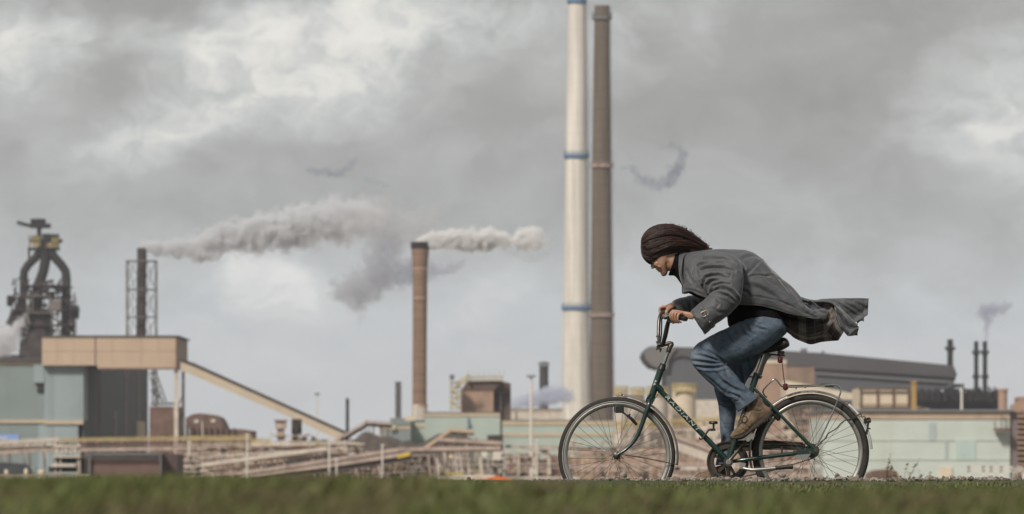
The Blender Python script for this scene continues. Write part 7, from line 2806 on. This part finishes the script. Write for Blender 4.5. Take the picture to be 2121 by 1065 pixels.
def drape(obj, strip, w_, thick, name, m_, parent, lift=0.002, y0=-0.6):
    """a flat strap laid on the camera side of a garment along photo-unit points, w_ photo units wide"""
    off = root_loc(obj)
    bvh = BVHTree.FromPolygons([v_.co + off for v_ in obj.data.vertices], [tuple(p_.vertices) for p_ in obj.data.polygons])
    c = cr(strip, 8)
    vs, fs = [], []
    nw = 6
    for i, (x_, y_) in enumerate(c):
        a = c[max(0, i - 1)]; b = c[min(len(c) - 1, i + 1)]
        t = np.array(b) - np.array(a); t /= np.linalg.norm(t)
        nn = np.array([-t[1], t[0]])
        for j in range(nw + 1):
            f_ = (j / nw - 0.5) * w_
            x1, y1 = x_ + nn[0] * f_, y_ + nn[1] * f_
            d_ = (B(x1, y1, 0.4) - B(x1, y1, y0)).normalized()
            hit = bvh.ray_cast(B(x1, y1, y0), d_)
            vs.append((hit[0] if hit[0] is not None else B(x1, y1, -0.33)) - d_ * lift)
    for i in range(len(c) - 1):
        for j in range(nw):
            fs.append((i * (nw + 1) + j, i * (nw + 1) + j + 1, (i + 1) * (nw + 1) + j + 1, (i + 1) * (nw + 1) + j))
    q_ = MB(); q_.add(vs, fs)
    o_ = part(name, q_, m_, parent, smooth='all', fix=False)
    md_ = o_.modifiers.new('s', 'SOLIDIFY'); md_.thickness = thick; md_.offset = 0
    return o_


strap = drape(slv, [(1452, 631), (1455, 641), (1460, 651), (1466, 661), (1473, 671), (1479, 678)], 8.5, 0.004, 'cuff_strap', m_coat, slv, 0.003)
cs = B(1459.5, 650, -0.372)
q = MB()
ux = (B(1465.5, 647, 0) - B(1453.5, 653, 0)).normalized(); uz = Vector((-ux.z, 0, ux.x))
hw_, hh_ = 7.2 * PX, 5.0 * PX
corn = [cs + ux * a * hw_ + uz * b * hh_ for a, b in ((-1, -0.6), (-0.7, -1), (0.7, -1), (1, -0.6), (1, 0.6), (0.7, 1), (-0.7, 1), (-1, 0.6), (-1, -0.6), (-0.7, -1))]
q.tube(corn, 1.4 * PX, 8, cap=False)
q.tube([cs - uz * hh_, cs + uz * hh_], 0.6 * PX, 8)
bk = part('buckle', q, m_buckle, strap, smooth=True)
q = MB()
for x_, y_ in ((1452.5, 638.5), (1470, 667)):
    q.lathe(B(x_, y_, -0.366), [(0.001, -0.002), (0.0035, -0.001), (0.0035, 0.004)], 10, axis='Y')
part('eyelet', q, m_buckle, strap)

# collar and lapel
def collar_sheet(side):
    sh_ = sheet([(1429, 520), (1417, 531), (1413, 547), (1411.5, 565), (1416, 578), (1423, 590)], [(1407, 524.5), (1406.5, 534), (1406.5, 550), (1407.5, 567), (1410.5, 580), (1415.5, 592)],
                lambda u, v_: side * (0.062 + 0.085 * min(1, u * 1.5) ** 0.7 * (1 - 0.30 * v_) + 0.012 + 0.010 * math.sin(3.1 * v_) - 0.045 * max(0, u - 0.6) - (0.05 * (1 - min(1, u * 3)))), 40, 14)
    return sh_


col_o = cloth('collar', [collar_sheet(-1), collar_sheet(1)], m_coat, coat, 0.005)
seam(col_o, [[(1427, 523), (1417.5, 533), (1414, 548), (1412.5, 565), (1416.5, 578), (1422, 588)]], 0.0016, 'edge', m_stitch, coat, lift=0.0, dens=14)
lap = cloth('lapel', [sheet([(1418, 588), (1424, 592), (1434, 600)], [(1415, 593), (1414, 608), (1424, 608.5)], lambda u, v_: -0.125 - 0.02 * u + 0.012 * v_, 14, 12)], m_coat, coat, 0.004)

# blown tail: back flap, near fold and lining
def ycf(u, v_):
    return 0.02 + 0.012 * math.sin(u * 7.0 + v_ * 2.2) - 0.028 * math.exp(-((v_ - (0.15 + 1.0 * u)) / 0.16) ** 2) * (1 if u < 0.75 else 0.4) + 0.008 * math.sin(v_ * 7 + u * 3) - 0.03 * u


flapC = sheet([(1651, 613), (1670, 618.5), (1687, 621.5), (1707, 619.3), (1749, 618), (1775, 617.8), (1799.5, 618.2)],
              [(1662, 640), (1684, 634), (1706, 629), (1729, 634), (1741, 662), (1768, 668), (1797, 652)], ycf, 90, 34)


def yridge(u, v_):
    return -0.035 - 0.05 * math.sin(math.pi * v_) ** 0.8 + 0.035 * u + 0.012 * math.sin(v_ * 9 + u * 4)


ridgeC = sheet([(1729, 632), (1740, 638), (1754, 652), (1766, 663), (1777, 672)], [(1729, 634), (1734, 658), (1741, 676), (1750, 690), (1757, 696)], yridge, 60, 26)
tipC = sheet([(1766, 663), (1772, 668), (1778, 679)], [(1757, 696), (1766, 695.5), (1776, 694)], lambda u, v_: -0.03 + 0.03 * u + 0.03 * math.sin(v_ * 5 + u * 4), 20, 18)
hookC = sheet([(1776, 663), (1783, 658), (1791, 656)], [(1776.5, 670), (1783, 664.5), (1789, 666)], lambda u, v_: 0.01 + 0.02 * math.sin(u * 6), 14, 8)
foldC = sheet([(1672, 624), (1678, 622), (1686, 627), (1697, 636), (1712, 645)], [(1686, 650), (1688, 648), (1692, 646), (1700, 648), (1712, 650)], lambda u, v_: -0.085 - 0.045 * u + 0.03 * math.sin(math.pi * v_) * (1 - u), 40, 20)
tail = cloth('coat_tail', [flapC, ridgeC, tipC, foldC, hookC], m_coat, coat, 0.004)
fold(tail, [([(1700, 622), (1730, 626), (1755, 640), (1775, 655)], 0.008, 3.0, 0.8), ([(1740, 625), (1765, 636), (1785, 650)], 0.006, 3.0, 0.7), ([(1757, 622), (1780, 630), (1796, 640)], 0.004, 3.0, 0.6), ([(1734, 645), (1748, 668), (1760, 688)], 0.010, 3.0, 0.9),
             ([(1790, 622), (1790, 640), (1786, 652)], 0.003, 1.6, 0.6), ([(1745, 620.5), (1797, 622)], 0.002, 1.2, 0.5)], noise_amp=0.006, noise_f=16, noise_seed=5)


def ylin(u, v_):
    return 0.035 - 0.10 * math.sin(min(1, v_ * 1.15) * math.pi * 0.55) * math.sin(math.pi * min(1, 0.15 + u)) ** 0.5 + 0.17 * max(0, v_ - 0.55) ** 1.3 + 0.012 * math.sin(u * 11 + v_ * 2) + 0.008 * math.sin(v_ * 12 - u * 4)


lin_ = cloth('lining', [sheet([(1588, 642), (1620, 644), (1660, 645), (1690, 636), (1712, 630), (1732, 629)], [(1603, 662), (1622, 680), (1645, 700), (1668, 710.5), (1682, 713.5), (1706, 708), (1737, 705.5)], ylin, 90, 44, (0.42, 0.24)),
                        sheet([(1727, 629), (1730, 640), (1734, 655), (1740, 672), (1747.5, 688)], [(1700, 668), (1712, 684), (1722, 695), (1730, 702), (1737, 705)], lambda u, v_: -0.005 + 0.06 * v_ * u, 30, 20, (0.2, 0.15)),
                        sheet([(1648, 612), (1668, 620), (1700, 624), (1732, 628)], [(1655, 650), (1680, 652), (1705, 655), (1734, 660)], lambda u, v_: 0.045 + 0.015 * math.sin(u * 9 + v_ * 3), 40, 16, (0.26, 0.12))], m_plaid, coat, 0.003)
fold(lin_, [([(1640, 690), (1680, 700), (1720, 690)], 0.008, 4, 0.8), ([(1715, 640), (1718, 660), (1708, 680)], 0.010, 3.5, 0.8), ([(1690, 672), (1712, 668), (1730, 660)], 0.008, 3.5, 0.8), ([(1610, 660), (1640, 672), (1680, 680)], 0.005, 4, 0.7)], noise_amp=0.006, noise_f=13, noise_seed=9)

# ---------------------------------------------------------------- boots
q = MB()
loft(q, [(1590, 843.5, 1596, 856, -0.10, 0.034), (1573, 833, 1588, 866, -0.10, 0.041), (1557, 838, 1578, 873, -0.102, 0.044), (1543, 849, 1569, 880, -0.104, 0.046), (1534, 862, 1558, 888, -0.107, 0.048), (1529.5, 876, 1547, 897, -0.110, 0.050),
         (1521.5, 888.5, 1536, 904, -0.112, 0.049), (1514.5, 896, 1523, 908, -0.112, 0.042), (1511.5, 902, 1514, 908, -0.112, 0.028)], 48, 8, ex=0.9, dome=2)
loft(q, [(1538, 862, 1592, 852, -0.10, 0.044), (1540, 848, 1583, 838, -0.10, 0.046), (1547, 834, 1574, 824, -0.10, 0.044), (1551, 824, 1570, 816, -0.10, 0.042)], 40, 6, dome=2)
b1 = rp('boot', q, m_boot)
remesh(b1, 0.0036, 3, 0.5)
fold(b1, [([(1534, 876), (1546, 880), (1556, 890)], 0.004, 1.6, 0.7), ([(1530, 884), (1541, 890), (1548, 896)], 0.004, 1.6, 0.7), ([(1560, 850), (1574, 852), (1582, 846)], 0.003, 1.6, 0.6)], noise_amp=0.0015, noise_f=30)
q = MB()
loft(q, [(1592, 849, 1599, 861, -0.10, 0.036), (1583, 859, 1592, 871, -0.10, 0.044), (1570, 871, 1577, 881, -0.102, 0.047), (1556, 882, 1562, 891, -0.105, 0.048), (1544, 894, 1549, 901, -0.109, 0.053), (1530, 901, 1536, 909.5, -0.112, 0.054), (1519, 904, 1522, 911.5, -0.112, 0.047), (1511, 903.5, 1512, 910.5, -0.112, 0.030)], 32, 8, ex=0.7, dome=1.5)
dn = (B(1592, 866, 0) - B(1586, 858, 0)).normalized()
for k in range(13):
    f_ = k / 12
    x_, y_ = 1594 - 74 * f_, 867 + 44 * f_ - 6 * math.sin(f_ * 3.1) * 0.3 + (2 if 0.3 < f_ < 0.8 else 0)
    q.box(B(x_, y_, -0.105) , (0.013, 0.095, 0.010), Matrix.Rotation(math.radians(33), 3, 'Y'))
so = rp('sole', q, m_sole, b1, smooth=True)
seam(b1, [[(1531, 858), (1540, 852), (1549, 851), (1548, 856), (1534, 864)], [(1534, 866), (1543, 862), (1548, 868), (1544, 875), (1535, 874)], [(1532, 872), (1538, 868), (1541, 860), (1545, 856)], [(1530, 880), (1536, 876), (1538, 870)]], 0.0030, 'laces', m_blackp, b1, lift=0.002)
seam(b1, [[(1557, 850), (1562, 847), (1569, 846), (1570, 850), (1560, 852)], [(1524, 896), (1536, 890), (1546, 880), (1552, 866), (1558, 852)], [(1575, 848), (1572, 862), (1560, 876), (1550, 884)], [(1556, 838), (1572, 840), (1582, 846)], [(1562, 856), (1568, 858), (1570, 868)]], 0.0012, 'stitching', m_darkbr, b1)
q = MB()
loft(q, [(1502, 962, 1505, 998, 0.125, 0.036), (1486, 966, 1487, 1000, 0.126, 0.043), (1470, 974.5, 1471, 1001, 0.128, 0.047), (1457, 977.5, 1458, 1001, 0.13, 0.049), (1447, 980.5, 1447, 1000, 0.13, 0.044), (1441, 986, 1441, 998, 0.13, 0.030)], 40, 8, ex=0.9, dome=2)
b2 = rp('boot', q, m_boot)
fold(b2, [([(1462, 976), (1466, 988)], 0.004, 1.8, 0.6)], noise_amp=0.002, noise_f=30)
q = MB()
loft(q, [(1506, 995, 1506, 1004, 0.125, 0.040), (1480, 997, 1480, 1005, 0.127, 0.046), (1455, 997, 1455, 1004, 0.13, 0.051), (1440, 994, 1439, 1001, 0.13, 0.034)], 30, 6, ex=0.7, dome=1.5)
rp('sole', q, m_sole, b2)

# ---------------------------------------------------------------- hair
HS = [(1327.5, 503, 1327.5, 519, 0, 0.030), (1330, 493, 1331, 530, 0, 0.062), (1338, 482, 1339, 540, 0, 0.084), (1348, 474.5, 1347.5, 545.5, 0, 0.093), (1362, 469, 1359, 541.5, 0, 0.098), (1380, 467, 1377, 534.5, 0, 0.100), (1397, 469, 1392, 528, 0, 0.098),
      (1413, 475, 1410, 524, 0, 0.090), (1430, 485, 1430, 523, 0, 0.075), (1445, 496, 1447, 522, 0, 0.056), (1458, 507, 1460, 520.5, 0, 0.035), (1467, 513.5, 1468, 518, 0, 0.016)]
q = MB()
loft(q, [(a[0] + 1.5, a[1] + 2.5, a[2] + 1, a[3] - 2.0, a[4], a[5] - 0.006) for a in HS[:-2]], 48, 8, dome=2)
hair = rp('hair', q, m_scalp)
fold(hair, [([(1350 , 480 + 8 * k), (1390, 476 + 8 * k), (1430, 496 + 4 * k)], 0.004, 2.0, 0.8) for k in range(6)])
hrow = cr(HS, 12)
nst = len(hrow)


def hair_pt(s_, th, off=0.0):
    i = min(nst - 1.001, max(0, s_ * (nst - 1)))
    j = int(i); f_ = i - j
    row = hrow[j] * (1 - f_) + hrow[j + 1] * f_
    A = B(row[0], row[1], 0); B_ = B(row[2], row[3], 0)
    C_ = (A + B_) / 2; h = (A - B_) / 2
    cs_, sn_ = math.cos(th), math.sin(th)
    p_ = C_ + h * cs_ + Vector((0, row[4] - row[5] * sn_, 0))
    return p_ + (p_ - C_).normalized() * off


hv, hf = [], []
rr = random.Random(77)
q = MB()
for i in range(3400):
    th = rr.uniform(0, 2 * math.pi)
    # more strands on the two flanks
    if rr.random() < 0.35:
        th = rr.gauss(math.pi / 2, 0.8)
    s0 = rr.uniform(0.0, 0.55) ** 1.3
    s1 = min(1.0, s0 + rr.uniform(0.3, 0.75))
    if rr.random() < 0.3:
        s1 = rr.uniform(0.9, 1.0)
    ph, am = rr.uniform(0, 6.28), rr.uniform(0.0, 0.10)
    ph2 = rr.uniform(0, 6.28)
    spread = rr.gauss(0.0, 0.009) + 0.006 * math.sin(th * 7 + 1)
    clump = 0.20 * math.sin(th * 9.0) + 0.13 * math.sin(th * 17 + 1.3) + 0.10 * math.sin(th * 31)
    off = rr.uniform(-0.005, 0.0035) + 0.005 * math.sin(th * 13) + 0.003 * math.sin(th * 29)
    n_ = 12
    pts = []
    for k in range(n_ + 1):
        s_ = s0 + (s1 - s0) * k / n_
        tt = th + clump * s_ + am * math.sin(s_ * 7 + ph) + 0.05 * math.sin(s_ * 16 + ph2)
        pts.append(hair_pt(s_, tt, off + 0.004 * math.sin(s_ * 10 + ph2) * s_ + spread * s_ ** 3 + 0.007 * s_ * math.sin(th * 5 + s_ * 7)))
    r0 = rr.uniform(0.0007, 0.0015)
    q.tube(pts, [r0 * (0.6 if k == 0 else 1.0) * (1 - 0.85 * (k / n_) ** 3) for k in range(n_ + 1)], 4, cap=False)
# loose flyaways along the top and at the nape
for i in range(420):
    s0 = rr.uniform(0.35, 0.97)
    th = rr.gauss(0.0, 0.55) if rr.random() < 0.8 else rr.uniform(0, 6.28)
    p0 = hair_pt(s0, th, -0.002)
    d = Vector((1, rr.uniform(-0.3, 0.3), rr.uniform(-0.55, 0.25))).normalized()
    L = rr.uniform(0.015, 0.050) * (0.6 if rr.random() < 0.4 else 1.0)
    cur = rr.uniform(-5.5, 5.5)
    ph = rr.uniform(0, 6)
    pts = [p0]
    for k in range(1, 9):
        f_ = k / 8
        dd = Matrix.Rotation(cur * f_ * f_ + 0.5 * math.sin(f_ * 6 + ph), 3, 'Y') @ d
        pts.append(pts[-1] + dd * L / 8)
    r0 = rr.uniform(0.0008, 0.0019)
    q.tube(pts, [r0 * (1 - 0.7 * k / 8) for k in range(9)], 4, cap=False)
# thicker curls tumbling along the windward edge
for i in range(90):
    s0 = rr.uniform(0.45, 0.97)
    th = rr.gauss(0.15, 0.45)
    p0 = hair_pt(s0, th, -0.004)
    d = Vector((1, rr.uniform(-0.2, 0.2), rr.uniform(-0.7, 0.5))).normalized()
    L = rr.uniform(0.022, 0.045)
    cur = rr.choice((-1, 1)) * rr.uniform(2.5, 6.0)
    for m_ in range(4):
        pts = [p0 + Vector((rr.uniform(-1, 1), rr.uniform(-1, 1), rr.uniform(-1, 1))) * 0.002]
        for k in range(1, 9):
            f_ = k / 8
            pts.append(pts[-1] + (Matrix.Rotation(cur * f_, 3, 'Y') @ d) * L / 8)
        q.tube(pts, [0.0015 * (1 - 0.7 * k / 8) for k in range(9)], 4, cap=False)
# pointed lock blown out over the collar
for i in range(120):
    a = rr.uniform(-1, 1)
    p0 = B(1440 + rr.uniform(-12, 8), 518 + 4 * a, -0.03 + 0.05 * rr.uniform(-1, 1))
    p3 = B(1473 + rr.uniform(-9, 3), 515 + rr.uniform(-1.5, 2.5), -0.03 + 0.012 * rr.uniform(-1, 1))
    mid = p0.lerp(p3, 0.55) - Vector((0, 0, 0.006 + rr.uniform(-0.004, 0.004)))
    pts = curve_pts([p0, mid, p3], 5)
    q.tube(pts, lerp_list([0.0014, 0.0012, 0.0004], len(pts)), 4, cap=False)
st_ = part('strands', q, m_hair, hair, smooth='all', fix=False)
st_['kind'] = 'stuff'
